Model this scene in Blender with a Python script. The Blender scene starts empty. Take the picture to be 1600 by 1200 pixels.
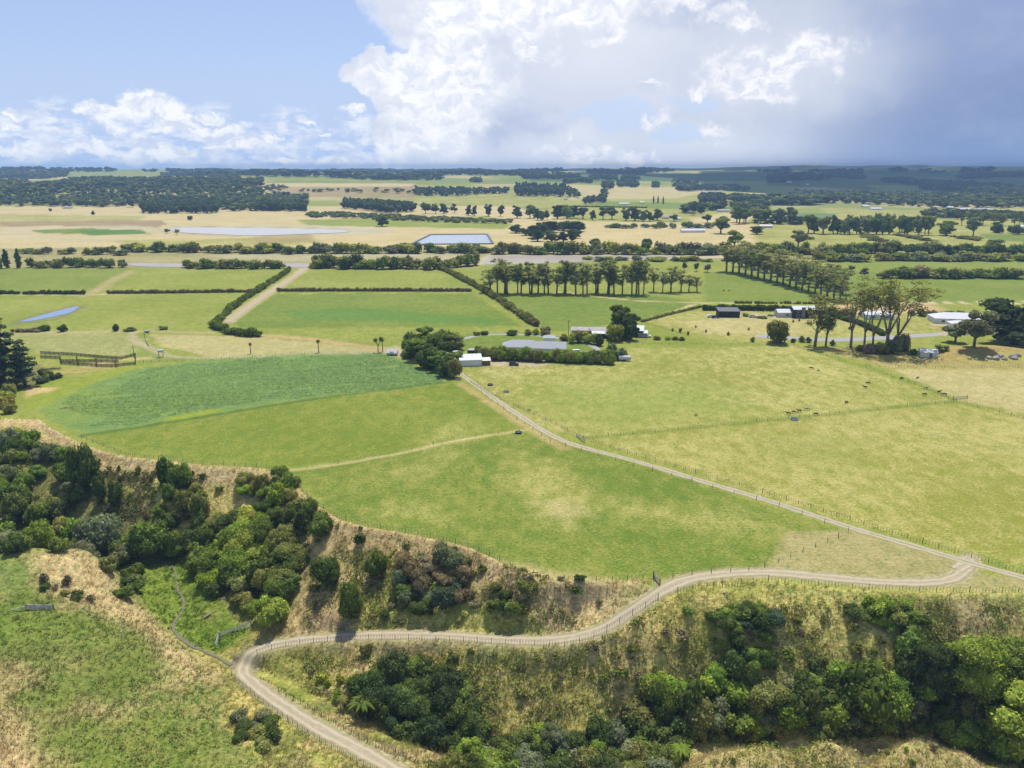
import bpy, bmesh, math, random
import numpy as np
from mathutils import Vector, Matrix, Euler

# ------------------------------------------------------------------ camera
SC = bpy.context.scene
COL = SC.collection
F = 1209.0; PITCH = math.radians(15.5); CAMH = 90.0
cam_d = bpy.data.cameras.new('camera'); cam = bpy.data.objects.new('camera', cam_d); COL.objects.link(cam)
cam.location = (0, 0, CAMH); cam.rotation_euler = (math.pi/2 - PITCH, 0, 0)
cam_d.sensor_width = 36.0; cam_d.lens = 36.0*F/1600.0
cam_d.clip_start = 0.5; cam_d.clip_end = 60000
SC.camera = cam
SC.view_settings.view_transform = 'Standard'; SC.view_settings.look = 'None'
SC.view_settings.exposure = 0.36; SC.view_settings.gamma = 1.0
SC.view_settings.use_curve_mapping = False
SC.cycles.max_bounces = 6; SC.cycles.transparent_max_bounces = 8
SC.cycles.volume_bounces = 0
SUN_AZ, SUN_EL = math.radians(14), math.radians(68)
sd = bpy.data.lights.new('sun', 'SUN'); sun = bpy.data.objects.new('sun', sd); COL.objects.link(sun)
sd.energy = 4.3; sd.angle = math.radians(0.5); sd.color = (1.0, 0.965, 0.90)
SDIR = Vector((math.sin(SUN_AZ)*math.cos(SUN_EL), math.cos(SUN_AZ)*math.cos(SUN_EL), math.sin(SUN_EL)))
sun.rotation_euler = SDIR.to_track_quat('Z', 'Y').to_euler()
sun.location = (0, 0, 400)

# ------------------------------------------------------------------ node helper
class NT:
    def __init__(s, tree): s.t = tree; s.n = tree.nodes; s.l = tree.links
    def add(s, typ, **kw):
        nd = s.n.new(typ)
        for k, v in kw.items(): setattr(nd, k, v)
        return nd
    def put(s, sock, v):
        if isinstance(v, bpy.types.NodeSocket): s.l.new(v, sock)
        elif v is not None: sock.default_value = v
    def math(s, op, a, b=None, c=None, clamp=False):
        nd = s.add('ShaderNodeMath', operation=op, use_clamp=clamp)
        for i, v in enumerate((a, b, c)):
            if v is not None: s.put(nd.inputs[i], v)
        return nd.outputs[0]
    def vmath(s, op, a, b=None, sc=None):
        nd = s.add('ShaderNodeVectorMath', operation=op)
        s.put(nd.inputs[0], a)
        if b is not None: s.put(nd.inputs[1], b)
        if sc is not None: s.put(nd.inputs['Scale'], sc)
        return nd.outputs['Value'] if op in ('LENGTH', 'DOT_PRODUCT') else nd.outputs[0]
    def noise(s, vec, scale, detail=4, rough=0.5, dist=0.0, col=False):
        nd = s.add('ShaderNodeTexNoise')
        s.put(nd.inputs['Vector'], vec); nd.inputs['Scale'].default_value = scale
        nd.inputs['Detail'].default_value = detail; nd.inputs['Roughness'].default_value = rough
        nd.inputs['Distortion'].default_value = dist
        return nd.outputs['Color' if col else 'Fac']
    def mapr(s, v, a, b, c=0.0, d=1.0, smooth=True):
        nd = s.add('ShaderNodeMapRange', interpolation_type='SMOOTHSTEP' if smooth else 'LINEAR')
        s.put(nd.inputs['Value'], v)
        for k, x in zip(('From Min', 'From Max', 'To Min', 'To Max'), (a, b, c, d)): s.put(nd.inputs[k], x)
        return nd.outputs[0]
    def mix(s, f, a, b, mode='MIX'):
        nd = s.add('ShaderNodeMix', data_type='RGBA', blend_type=mode)
        s.put(nd.inputs[0], f)
        s.put(nd.inputs[6], a if isinstance(a, bpy.types.NodeSocket) else (*a, 1))
        s.put(nd.inputs[7], b if isinstance(b, bpy.types.NodeSocket) else (*b, 1))
        return nd.outputs[2]

def lin(r, g, b):
    f = lambda c: (c/255.0)/12.92 if c/255.0 < 0.04045 else ((c/255.0+0.055)/1.055)**2.4
    return (f(r), f(g), f(b))

# ------------------------------------------------------------------ sky
def pix_azel(px, py):
    dx = (px-800)/F; u = (600-py)/F
    x, y, z = dx, math.cos(PITCH)+u*math.sin(PITCH), -math.sin(PITCH)+u*math.cos(PITCH)
    return math.degrees(math.atan2(x, y)), math.degrees(math.atan2(z, math.hypot(x, y)))

def build_world():
    w = bpy.data.worlds.new('World'); SC.world = w; w.use_nodes = True
    w.node_tree.nodes.clear(); N = NT(w.node_tree)
    out = N.add('ShaderNodeOutputWorld')
    sky = N.add('ShaderNodeTexSky', sky_type='NISHITA', sun_disc=False, sun_elevation=SUN_EL, sun_rotation=SUN_AZ)
    sky.air_density = 1.0; sky.dust_density = 0.6; sky.altitude = 90
    bg = N.add('ShaderNodeBackground'); bg.inputs['Strength'].default_value = 0.10
    tc = N.add('ShaderNodeTexCoord')
    sep = N.add('ShaderNodeSeparateXYZ'); N.l.new(tc.outputs['Generated'], sep.inputs[0])
    x, y, z = sep.outputs
    az = N.math('MULTIPLY', N.math('ARCTAN2', x, y), 57.2958)
    el = N.math('MULTIPLY', N.math('ARCSINE', z), 57.2958)
    cmb = N.add('ShaderNodeCombineXYZ'); N.l.new(az, cmb.inputs[0]); N.l.new(el, cmb.inputs[1])
    P = cmb.outputs[0]
    # the sky low down is paler
    hz = N.mapr(el, 0.0, 9.0, 1.0, 0.42)
    skyc = N.mix(hz, N.mix(1.0, sky.outputs[0], (.86, .84, 1.0), 'MULTIPLY'), tuple(8.2*c for c in lin(184, 206, 243)))
    N.l.new(skyc, bg.inputs['Color'])
    wn = N.vmath('SUBTRACT', N.noise(N.vmath('ADD', P, (3.1, 5.2, 0.9)), 0.45, 7.5, 0.60, col=True), (0.5, 0.5, 0.5))
    def warp(amp, ys=1.0):
        return N.vmath('ADD', P, N.vmath('MULTIPLY', wn, (amp, amp*ys, 0)))
    def blobs(Pw, lst, soft=1.0):
        acc = None
        for (px, py, rx, ry) in lst:
            a, e = pix_azel(px, py)
            k = 57.2958/F
            v = N.vmath('MULTIPLY', N.vmath('SUBTRACT', Pw, (a, e, 0)), (1/(rx*k), 1/(ry*k), 0))
            b = N.math('SUBTRACT', 1.0, N.vmath('LENGTH', v))
            acc = b if acc is None else N.math('SMOOTH_MAX', acc, b, 0.12)
        return acc
    # layer: soft small clouds near the horizon to the west
    Ph = N.vmath('MULTIPLY', P, (1.0, 2.6, 1.0))
    nh = N.noise(Ph, 0.42, 6, 0.62)
    band = N.math('MULTIPLY', N.mapr(el, -0.5, 0.3), N.mapr(el, 2.2, 5.2, 1.0, 0.0))
    westw = N.mapr(az, -60, 4, 1.0, 0.85)
    low = N.mapr(N.math('ADD', nh, N.math('MULTIPLY', band, 0.17)), 0.57, 0.74)
    low = N.math('MULTIPLY', N.math('MULTIPLY', low, N.math('MINIMUM', N.math('MULTIPLY', band, 1.6), 1.0)), westw)
    sw_ = N.add('ShaderNodeSeparateXYZ'); N.l.new(wn, sw_.inputs[0]); wz = sw_.outputs[2]
    # layer: western cumulus
    Pw = warp(2.8, 0.9)
    west = blobs(Pw, [(135, 168, 48, 20), (185, 182, 60, 20), (225, 165, 50, 24), (262, 180, 48, 26), (320, 185, 30, 12), (335, 205, 60, 22),
                      (240, 200, 95, 22), (25, 178, 30, 12), (20, 195, 40, 14), (420, 212, 22, 10), (485, 190, 28, 9), (548, 172, 30, 13),
                      (515, 212, 22, 6), (350, 228, 75, 16), (440, 248, 60, 12), (100, 235, 130, 18), (610, 248, 40, 14), (250, 238, 120, 18), (525, 250, 60, 12)])
    westm = N.mapr(N.math('ADD', west, N.math('MULTIPLY', wz, 2.0)), 0.27, 0.62)
    # self shading of the cumulus: brighter at tops
    shade = N.noise(N.vmath('MULTIPLY', Pw, (1, 1.6, 1)), 0.8, 4, 0.6)
    # layer: the storm cloud
    Ps = warp(4.2, 0.8)
    storm = blobs(Ps, [(900, -60, 330, 190), (1330, 60, 520, 240), (640, 118, 105, 34), (690, 110, 60, 55), (720, 40, 60, 60), (665, 150, 75, 50), (700, 175, 80, 60),
                       (760, 120, 90, 95), (900, 130, 200, 130), (680, 215, 100, 48), (820, 215, 140, 70), (1500, 180, 420, 170), (1150, 190, 330, 110)])
    sepS = N.add('ShaderNodeSeparateXYZ'); N.l.new(Ps, sepS.inputs[0])
    stm = N.mapr(storm, 0.02, 0.13)
    # openings of paler sky inside the storm
    hole = blobs(Ps, [(960, 180, 85, 26), (1090, 160, 55, 16), (1060, 215, 60, 16)])
    holem = N.math('MULTIPLY', N.mapr(hole, 0.02, 0.5), 0.75)
    white = blobs(Ps, [(680, 120, 115, 62), (720, 25, 70, 60), (640, 125, 90, 28), (690, 185, 90, 45), (650, 225, 80, 30), (760, 10, 120, 50), (900, -5, 110, 40)])
    whitem = N.mapr(N.math('ADD', white, N.math('MULTIPLY', wz, 1.2)), -0.15, 0.55)
    Pb = warp(5.2, 0.9)
    bright = blobs(Pb, [(828, 78, 45, 22), (950, 55, 40, 20), (1020, 136, 38, 7), (1125, 110, 45, 30), (1170, 95, 60, 28), (1245, 95, 75, 38), (1290, 85, 40, 28),
                        (1095, 135, 22, 14), (1060, 10, 50, 18), (1150, 30, 60, 22), (880, 232, 48, 22), (925, 244, 50, 14), (750, 85, 14, 12), (745, 128, 14, 8), (1010, 190, 40, 16), (1130, 215, 45, 18), (1000, 248, 60, 8), (1190, 140, 60, 22)])
    brightm = N.mapr(N.math('ADD', bright, N.math('MULTIPLY', wz, 2.6)), -0.05, 0.80)
    # storm colour: white in the west, slate blue in the east, dark bases
    nS = N.noise(N.vmath('MULTIPLY', P, (1, 1.5, 1)), 0.22, 4, 0.55)
    e1 = N.mapr(N.math('ADD', az, N.math('MULTIPLY', N.math('SUBTRACT', nS, 0.5), 12.0)), 0, 35)
    g1 = N.mix(N.mapr(e1, 0.0, 0.55), lin(208, 215, 232), lin(188, 198, 219))
    g2 = N.mix(N.mapr(e1, 0.50, 1.0), g1, lin(140, 158, 196))
    lowgrey = N.mapr(el, 1.0, 8.0, 1.0, 0.0)
    g2 = N.mix(N.math('MULTIPLY', lowgrey, N.mapr(az, 14, 30, 0.0, 0.8)), g2, lin(122, 145, 188))
    dk = N.mapr(blobs(Ps, [(1080, 25, 130, 26), (1560, 85, 90, 16), (1500, 30, 200, 40), (790, 190, 120, 40)]), 0.0, 0.7)
    g2 = N.mix(N.math('MULTIPLY', dk, 0.40), g2, lin(146, 163, 206))
    g2 = N.mix(N.math('MULTIPLY', N.mapr(nS, 0.42, 0.68), N.mapr(az, 10, 24, 0.45, 0.1)), g2, lin(226, 231, 243))
    veil = N.mapr(blobs(Ps, [(1220, 110, 190, 95), (950, 60, 180, 80), (1110, 230, 170, 45), (900, 235, 120, 40)]), -0.15, 0.8)
    g2 = N.mix(N.math('MULTIPLY', veil, 0.62), g2, lin(224, 229, 239))
    g3 = N.mix(whitem, g2, N.mix(N.mapr(shade, 0.35, 0.62), lin(222, 228, 241), lin(250, 251, 253)))
    g4 = N.mix(brightm, g3, N.mix(N.mapr(shade, 0.35, 0.60), lin(214, 220, 236), lin(247, 247, 250)))
    cb = N.add('ShaderNodeBackground'); cb.inputs['Strength'].default_value = 0.84
    wcol = N.mix(N.mapr(shade, 0.36, 0.60), lin(214, 222, 238), lin(250, 251, 253))
    cc = N.mix(stm, wcol, g4)
    cc = N.mix(N.math('MULTIPLY', holem, N.math('SUBTRACT', 1.0, brightm)), cc, lin(196, 215, 243))
    N.l.new(cc, cb.inputs['Color'])
    mask = N.math('MAXIMUM', stm, N.math('MAXIMUM', N.math('MULTIPLY', low, 0.72), N.math('MULTIPLY', westm, 0.94)))
    # below the horizon and behind: plain
    mask = N.math('MULTIPLY', mask, N.mapr(N.math('ABSOLUTE', az), 75, 110, 1.0, 0.0))
    ms = N.add('ShaderNodeMixShader'); N.l.new(mask, ms.inputs[0])
    N.l.new(bg.outputs[0], ms.inputs[1]); N.l.new(cb.outputs[0], ms.inputs[2])
    N.l.new(ms.outputs[0], out.inputs['Surface'])
    w.cycles.sampling_method = 'NONE'
build_world()

# ------------------------------------------------------------------ numpy noise
def _hash(ix, iy, seed):
    h = (ix.astype(np.int64)*374761393 + iy.astype(np.int64)*668265263 + seed*1274126177) & 0xffffffff
    h = ((h ^ (h >> 13))*1274126177) & 0xffffffff
    return ((h ^ (h >> 16)) & 0xffff)/65535.0
def vnoise(x, y, seed=0):
    x0 = np.floor(x); y0 = np.floor(y); fx = x-x0; fy = y-y0
    fx = fx*fx*(3-2*fx); fy = fy*fy*(3-2*fy)
    a = _hash(x0, y0, seed); b = _hash(x0+1, y0, seed); c = _hash(x0, y0+1, seed); d = _hash(x0+1, y0+1, seed)
    return (a*(1-fx)+b*fx)*(1-fy)+(c*(1-fx)+d*fx)*fy
def fbm(x, y, sc, oct=4, seed=0, gain=0.5):
    s = 0; a = 1; t = 0
    for o in range(oct):
        s = s + a*vnoise(x/sc*2**o+17.3*o, y/sc*2**o+9.1*o, seed+o); t += a; a *= gain
    return s/t - 0.5
def sstep(a, b, x):
    t = np.clip((x-a)/(b-a), 0, 1); return t*t*(3-2*t)

# ------------------------------------------------------------------ pixel rays -> ground
cp, sp = math.cos(PITCH), math.sin(PITCH)
def rays(px, py):
    px = np.asarray(px, float); py = np.asarray(py, float)
    dx = (px-800)/F; u = (600-py)/F
    d = np.stack([dx, cp+u*sp, -sp+u*cp], -1)
    return d                                    # length along the optical axis = parameter
def unproj(px, py, z):
    d = rays(px, py); t = (np.asarray(z)-CAMH)/d[..., 2]
    return d[..., 0]*t, d[..., 1]*t
def toz(px, py, z):
    x, y = unproj(px, py, z); return x, y, z

EDGE_PX = [(-700, 640), (-300, 640), (-60, 648), (20, 655), (60, 655), (78, 668), (112, 686), (150, 702), (200, 714), (270, 722), (330, 728), (400, 731), (440, 737),
           (462, 758), (485, 782), (530, 812), (575, 824), (620, 831), (700, 847), (735, 856), (770, 872), (800, 888), (835, 903), (880, 908), (960, 908), (1010, 905),
           (1050, 908), (1080, 906), (1140, 903), (1200, 910), (1340, 921), (1480, 927), (1600, 927), (1750, 927), (2300, 927)]
CTRL = [(100,750,-7),(250,790,-9),(0,760,-8),(0,830,-17),(120,850,-19),(240,872,-20.3),(-300,760,-8),(-300,850,-17),(-600,800,-14),
 (380,800,-8),(450,860,-9),(350,880,-14),(330,930,-18.6),(300,872,-19.3),(60,700,-4),(160,740,-4.5),
 (560,880,-6),(560,950,-12),(450,960,-15.2),(700,900,-5),(700,960,-10.5),(820,950,-5.5),(880,970,-7),(640,970,-12),(930,945,-4.5),
 (1030,925,-1),(980,960,-3.8),(940,985,-6),(880,1000,-8),(800,1002,-9.8),(700,993,-12),(610,992,-13.8),(530,995,-15.5),(430,1005,-17.6),(375,1040,-19.3),
 (225,890,-20.6),(280,900,-20.5),(270,960,-20.3),(320,1012,-20),(300,985,-20.1),(350,965,-19),(390,990,-18.2),
 (0,862,-6),(60,858,-6),(130,858,-7),(170,890,-10.5),(-300,880,-7),(-600,900,-6),
 (188,905,-17),(228,948,-19.4),(262,985,-19.9),(310,1040,-19.8),
 (100,900,-8),(150,960,-11),(220,1010,-13.5),(270,1050,-15.5),(325,1085,-17.5),(345,1120,-17.8),
 (0,950,-7),(50,1000,-9),(150,1050,-11.5),(0,1050,-9),(100,1120,-11.8),(250,1120,-14),(200,1200,-11.5),(0,1132,-6.5),(0,1200,-5),(60,1190,-9.5),
 (350,1200,-14.5),(430,1180,-16),(100,1200,-10.5),(420,1120,-18),(480,1160,-17.6),
 (430,1095,-18.9),(500,1140,-18.3),(560,1168,-17.8),(610,1195,-17.4),(680,1240,-16.5),
 (440,1050,-20.4),(490,1095,-21),(540,1110,-21.5),(640,1150,-22),(740,1188,-22.6),(700,1203,-18.5),(850,1195,-22.8),
 (700,1040,-15),(700,1100,-19),(880,1060,-13),(880,1120,-18),(560,1040,-17.5),(600,1080,-19.5),
 (1000,970,-3),(1000,1010,-7.5),(1000,1060,-12),(1000,1110,-17),(1000,1165,-21),(1120,1150,-21.5),(1200,1140,-20.5),
 (1200,960,-3.2),(1200,1000,-7),(1200,1060,-12.5),(1200,1100,-16.5),(1400,960,-3.2),(1400,1000,-7),(1400,1060,-12.5),(1400,1110,-18),
 (1100,940,-1.6),(1300,945,-1.6),(1500,950,-1.8),(1500,1000,-7.5),(1600,960,-3.2),(1600,1010,-7.5),(1600,1080,-14),(1500,1110,-18.5),(1500,1150,-21.5),(1620,1150,-21.5),
 (1800,1000,-8),(1800,1100,-17),(1800,1180,-21),(2200,1000,-8),(2200,1180,-20),
 (1070,1203,-14.5),(1120,1174,-11.2),(1200,1158,-8.6),(1300,1153,-7.8),(1430,1151,-8.6),(1490,1172,-12.5),(1540,1203,-15),(1300,1205,-11),(1300,1260,-13),(1200,1260,-13.5),(1400,1260,-13.5),
 (1560,1260,-17),(1040,1260,-17),
 (-300,1100,-8),(-700,1100,-5),(0,1400,-10),(400,1400,-13),(800,1400,-20),(1200,1400,-16),(1600,1400,-17),(2000,1400,-18),(-600,1400,-8)]
ex, ey = unproj([p[0] for p in EDGE_PX], [p[1] for p in EDGE_PX], 0.0)
EDGE = np.stack([ex, ey], -1)
def densify(pts, step):
    out = []
    for a, b in zip(pts[:-1], pts[1:]):
        n = max(1, int(np.hypot(*(b[:2]-a[:2]))/step))
        for k in range(n): out.append(a+(b-a)*k/n)
    out.append(pts[-1]); return np.array(out)
_cx, _cy = unproj([c[0] for c in CTRL], [c[1] for c in CTRL], [c[2] for c in CTRL]); _cz = [c[2] for c in CTRL]
_extra = [(12, 124, -21.5), (30, 123, -21.5), (48, 122, -21.5), (64, 122, -21.5), (78, 122, -21.5), (-118, 190, -19.5), (-100, 193, -20.3), (-88, 192, -20.6), (-140, 190, -19)]
ED8 = densify(EDGE, 8.0)
RX = np.concatenate([_cx, [e[0] for e in _extra], ED8[:, 0]]); RY = np.concatenate([_cy, [e[1] for e in _extra], ED8[:, 1]])
RZ = np.concatenate([_cz, [e[2] for e in _extra], np.zeros(len(ED8))])
def _phi(r): return np.sqrt(r*r+9.0)
def _fit():
    D = _phi(np.hypot(RX[:, None]-RX, RY[:, None]-RY)); n = len(RX)
    A = np.zeros((n+1, n+1)); A[:n, :n] = D - np.eye(n)*0.6; A[:n, n] = A[n, :n] = 1
    return np.linalg.solve(A, np.concatenate([RZ, [0]]))
RBW = _fit()
GX0, GX1, GY0, GY1, GS = -190.0, 230.0, 60.0, 300.0, 0.6
gx = np.arange(GX0, GX1, GS); gy = np.arange(GY0, GY1, GS)
GXX, GYY = np.meshgrid(gx, gy)
def rbf(x, y):
    sh = x.shape; x = x.ravel(); y = y.ravel(); out = np.empty(len(x))
    for i in range(0, len(x), 20000):
        r = _phi(np.hypot(x[i:i+20000, None]-RX, y[i:i+20000, None]-RY))
        out[i:i+20000] = r@RBW[:-1]+RBW[-1]
    return out.reshape(sh)
def pline_dist(x, y, P, want_t=False):
    best = np.full(x.shape, 1e9); idx = np.zeros(x.shape)
    for k in range(len(P)-1):
        ax, ay = P[k][:2]; bx, by = P[k+1][:2]; vx, vy = bx-ax, by-ay; L = vx*vx+vy*vy+1e-9
        t = np.clip(((x-ax)*vx+(y-ay)*vy)/L, 0, 1)
        d = np.hypot(x-ax-t*vx, y-ay-t*vy)
        m = d < best; best = np.where(m, d, best)
        if want_t: idx = np.where(m, k+t, idx)
    return (best, idx) if want_t else best
def inpoly(x, y, P):
    c = np.zeros(x.shape, bool); n = len(P)
    for i in range(n):
        x1, y1 = P[i][:2]; x2, y2 = P[(i+1) % n][:2]
        if y1 == y2: continue
        c ^= ((y1 > y) != (y2 > y)) & (x < (x2-x1)*(y-y1)/(y2-y1)+x1)
    return c
# south side of the terrace edge: polygon closed round the near side
GULLY = np.concatenate([EDGE, [[400, 20], [-400, 20]]])
_in = inpoly(GXX, GYY, GULLY); _dE = pline_dist(GXX, GYY, EDGE)
GIN = _in; GD = np.where(_in, _dE, -_dE)
zr = np.minimum(rbf(GXX, GYY), 0.4)
hum = fbm(GXX, GYY, 11.0, 4, 5)*3.4*sstep(1, 9, GD)
hum += (np.abs(fbm(GXX, GYY, 4.5, 3, 15))-0.12)*2.0*sstep(1, 5, GD)
KN = np.exp(-((GXX-47)/34.0)**4-((GYY-112)/9.5)**4); hum = hum*(1-.8*KN)
GZ = np.where(_in, (zr+hum)*sstep(0, 2.2, GD), 0.0)
# worn tracks cut level into the slope
def smooth_line(px, step=1.0, z=None, it=3):
    P = np.array(px, float)
    for _ in range(it):                       # Chaikin
        Q = [P[0]]
        for a, b in zip(P[:-1], P[1:]): Q += [a*0.75+b*0.25, a*0.25+b*0.75]
        Q.append(P[-1]); P = np.array(Q)
    return P
TRACK_DOWN = [(1516,872,0),(1508,890,0),(1492,905,0),(1450,911,0),(1380,910,0),(1290,902,0),(1200,893,0),(1120,897,0),(1068,906,-.2),(1030,925,-1),(980,960,-3.8),(940,985,-6),(880,1000,-8),(800,1002,-9.8),
              (700,993,-12),(610,992,-13.8),(530,995,-15.5),(430,1005,-17.6),(388,1022,-18.8),(375,1040,-19.3),(392,1066,-19.2),(430,1095,-18.9),(500,1140,-18.3),(560,1170,-17.8),(620,1205,-17.3),(700,1260,-16.5)]
_t = smooth_line(TRACK_DOWN); _tx, _ty = unproj(_t[:, 0], _t[:, 1], _t[:, 2]); TD = np.stack([_tx, _ty, _t[:, 2]], -1)
_d, _i = pline_dist(GXX, GYY, TD, True)
_zt = np.interp(_i, np.arange(len(TD)), TD[:, 2])
_w = 1-sstep(2.3, 5.0, _d)
GZ = np.where(_in | (_d < 5), GZ*(1-_w)+_zt*_w, GZ)
# creek bed
CREEK = [(262,868,-20.6),(276,895,-20.6),(274,915,-20.5),(288,935,-20.5),(286,955,-20.4),(270,970,-20.4),(270,985,-20.3),(300,1008,-20.2),(335,1022,-20.0),(362,1038,-19.8),(400,1050,-20.4),(440,1062,-20.8),(500,1098,-21.4),(560,1120,-21.9),(640,1150,-22.4),(760,1188,-22.9)]
_c = smooth_line(CREEK); _qx, _qy = unproj(_c[:, 0], _c[:, 1], _c[:, 2]); CK = np.stack([_qx, _qy, _c[:, 2]], -1)
_d, _i = pline_dist(GXX, GYY, CK, True)
_zt = np.interp(_i, np.arange(len(CK)), CK[:, 2])
_w = (1-sstep(1.2, 3.4, _d))
GZ = GZ*(1-_w)+(_zt-0.45)*_w
def near_h(x, y):
    fx = np.clip((x-GX0)/GS, 0, len(gx)-1.001); fy = np.clip((y-GY0)/GS, 0, len(gy)-1.001)
    ix = fx.astype(int); iy = fy.astype(int); fx = fx-ix; fy = fy-iy
    return (GZ[iy, ix]*(1-fx)+GZ[iy, ix+1]*fx)*(1-fy)+(GZ[iy+1, ix]*(1-fx)+GZ[iy+1, ix+1]*fx)*fy
MOUND = unproj(1535, 553, 0.0)
def far_h(x, y):
    R = np.hypot(x, y); az = np.degrees(np.arctan2(x, y))
    # west: an escarpment; east: gentler rise to higher hills
    e = sstep(-3, 22, az)
    zW = np.interp(R, [0, 2150, 2450, 2750, 4200, 6500, 9500, 16000], [0, 0, 8, 34, 50, 72, 84, 84])
    zE = np.interp(R, [0, 2150, 2900, 3600, 4600, 6000, 7500, 10000, 16000], [0, 0, 10, 24, 50, 88, 104, 96, 90])
    z = zW*(1-e)+zE*e
    k = sstep(2300, 4200, R)
    if R.size and R.max() > 1890: z = z + k*(fbm(x, y, 1000, 4, 3)*(48+58*e)) + sstep(1900, 2300, R)*fbm(x, y, 260, 3, 8)*6
    z = z - sstep(9000, 12000, R)*6
    # gentle swell of the terrace and the mound by the rocks in the east
    sw = sstep(230, 300, R)*(1-sstep(430, 520, R))
    if R.size and sw.max() > 0: z = z + sw*fbm(x, y, 90, 2, 30)*1.6
    mx, my = MOUND
    z = z + 4.2*np.exp(-((x-mx)/26.0)**2-((y-my)/11.0)**2)
    return z
def H(x, y):
    x = np.asarray(x, float); y = np.asarray(y, float)
    m = (y < GY1-2) & (x > GX0+1) & (x < GX1-1)
    if m.all(): return near_h(x, y)
    if not m.any(): return far_h(x, y)
    return np.where(m, near_h(x, y), far_h(x, y))
def ground(px, py, lift=0.0):
    """first hit of the pixel's ray with the terrain -> x, y, z (vectorised)"""
    px = np.atleast_1d(np.asarray(px, float)); py = np.atleast_1d(np.asarray(py, float)); d = rays(px, py)
    tt = 60*1.012**np.arange(460)
    if len(px) == 1 and py[0] > 345: tt = tt[:int(math.log(1.15*CAMH/max(1e-3, -d[0, 2])/60+1e-9)/math.log(1.012))+12 if -d[0, 2] > 1e-3 else 460]
    X = d[:, 0, None]*tt; Y = d[:, 1, None]*tt; Z = CAMH+d[:, 2, None]*tt
    below = Z < H(X, Y)+lift; k = np.where(below.any(1), below.argmax(1), len(tt)-1); k = np.maximum(k, 1)
    lo = tt[k-1]; hi = tt[k]
    for _ in range(18):
        m = (lo+hi)/2; b = CAMH+d[:, 2]*m < H(d[:, 0]*m, d[:, 1]*m)+lift
        hi = np.where(b, m, hi); lo = np.where(b, lo, m)
    t = hi; x = d[:, 0]*t; y = d[:, 1]*t
    return x, y, H(x, y)
def gpoly(pts):
    P = densify(np.array(pts+[pts[0]], float), 60.0)[:-1]
    x, y, z = ground(P[:, 0], P[:, 1]); return np.stack([x, y], -1)
def depth_at(x, y, z): return y*cp-(z-CAMH)*sp      # distance along the optical axis

# ------------------------------------------------------------------ mesh helper
def mesh_np(name, V, Fq, mats, parent=None, attrs=None, smooth=False, mi=None, kind=None, color=None):
    V = np.asarray(V, np.float32); Fq = np.asarray(Fq, np.int32)
    me = bpy.data.meshes.new(name); nv, nf, k = len(V), len(Fq), Fq.shape[1]
    me.vertices.add(nv); me.vertices.foreach_set('co', V.ravel())
    me.loops.add(nf*k); me.loops.foreach_set('vertex_index', Fq.ravel())
    me.polygons.add(nf); me.polygons.foreach_set('loop_start', np.arange(nf, dtype=np.int32)*k)
    me.polygons.foreach_set('use_smooth', np.full(nf, bool(smooth)))
    me.update(calc_edges=True)
    for an, arr in (attrs or {}).items():
        arr = np.asarray(arr, np.float32)
        if arr.ndim == 1:
            a = me.attributes.new(an, 'FLOAT', 'POINT'); a.data.foreach_set('value', arr)
        else:
            a = me.attributes.new(an, 'FLOAT_COLOR', 'POINT')
            if arr.shape[1] == 3: arr = np.concatenate([arr, np.ones((len(arr), 1), np.float32)], 1)
            a.data.foreach_set('color', arr.ravel())
    for m in (mats if isinstance(mats, (list, tuple)) else [mats]): me.materials.append(m)
    if mi is not None: me.polygons.foreach_set('material_index', np.asarray(mi, np.int32))
    o = bpy.data.objects.new(name, me); COL.objects.link(o)
    if parent: o.parent = parent
    if kind: o['kind'] = kind
    if color: o.color = (*color, 1)
    return o

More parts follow.
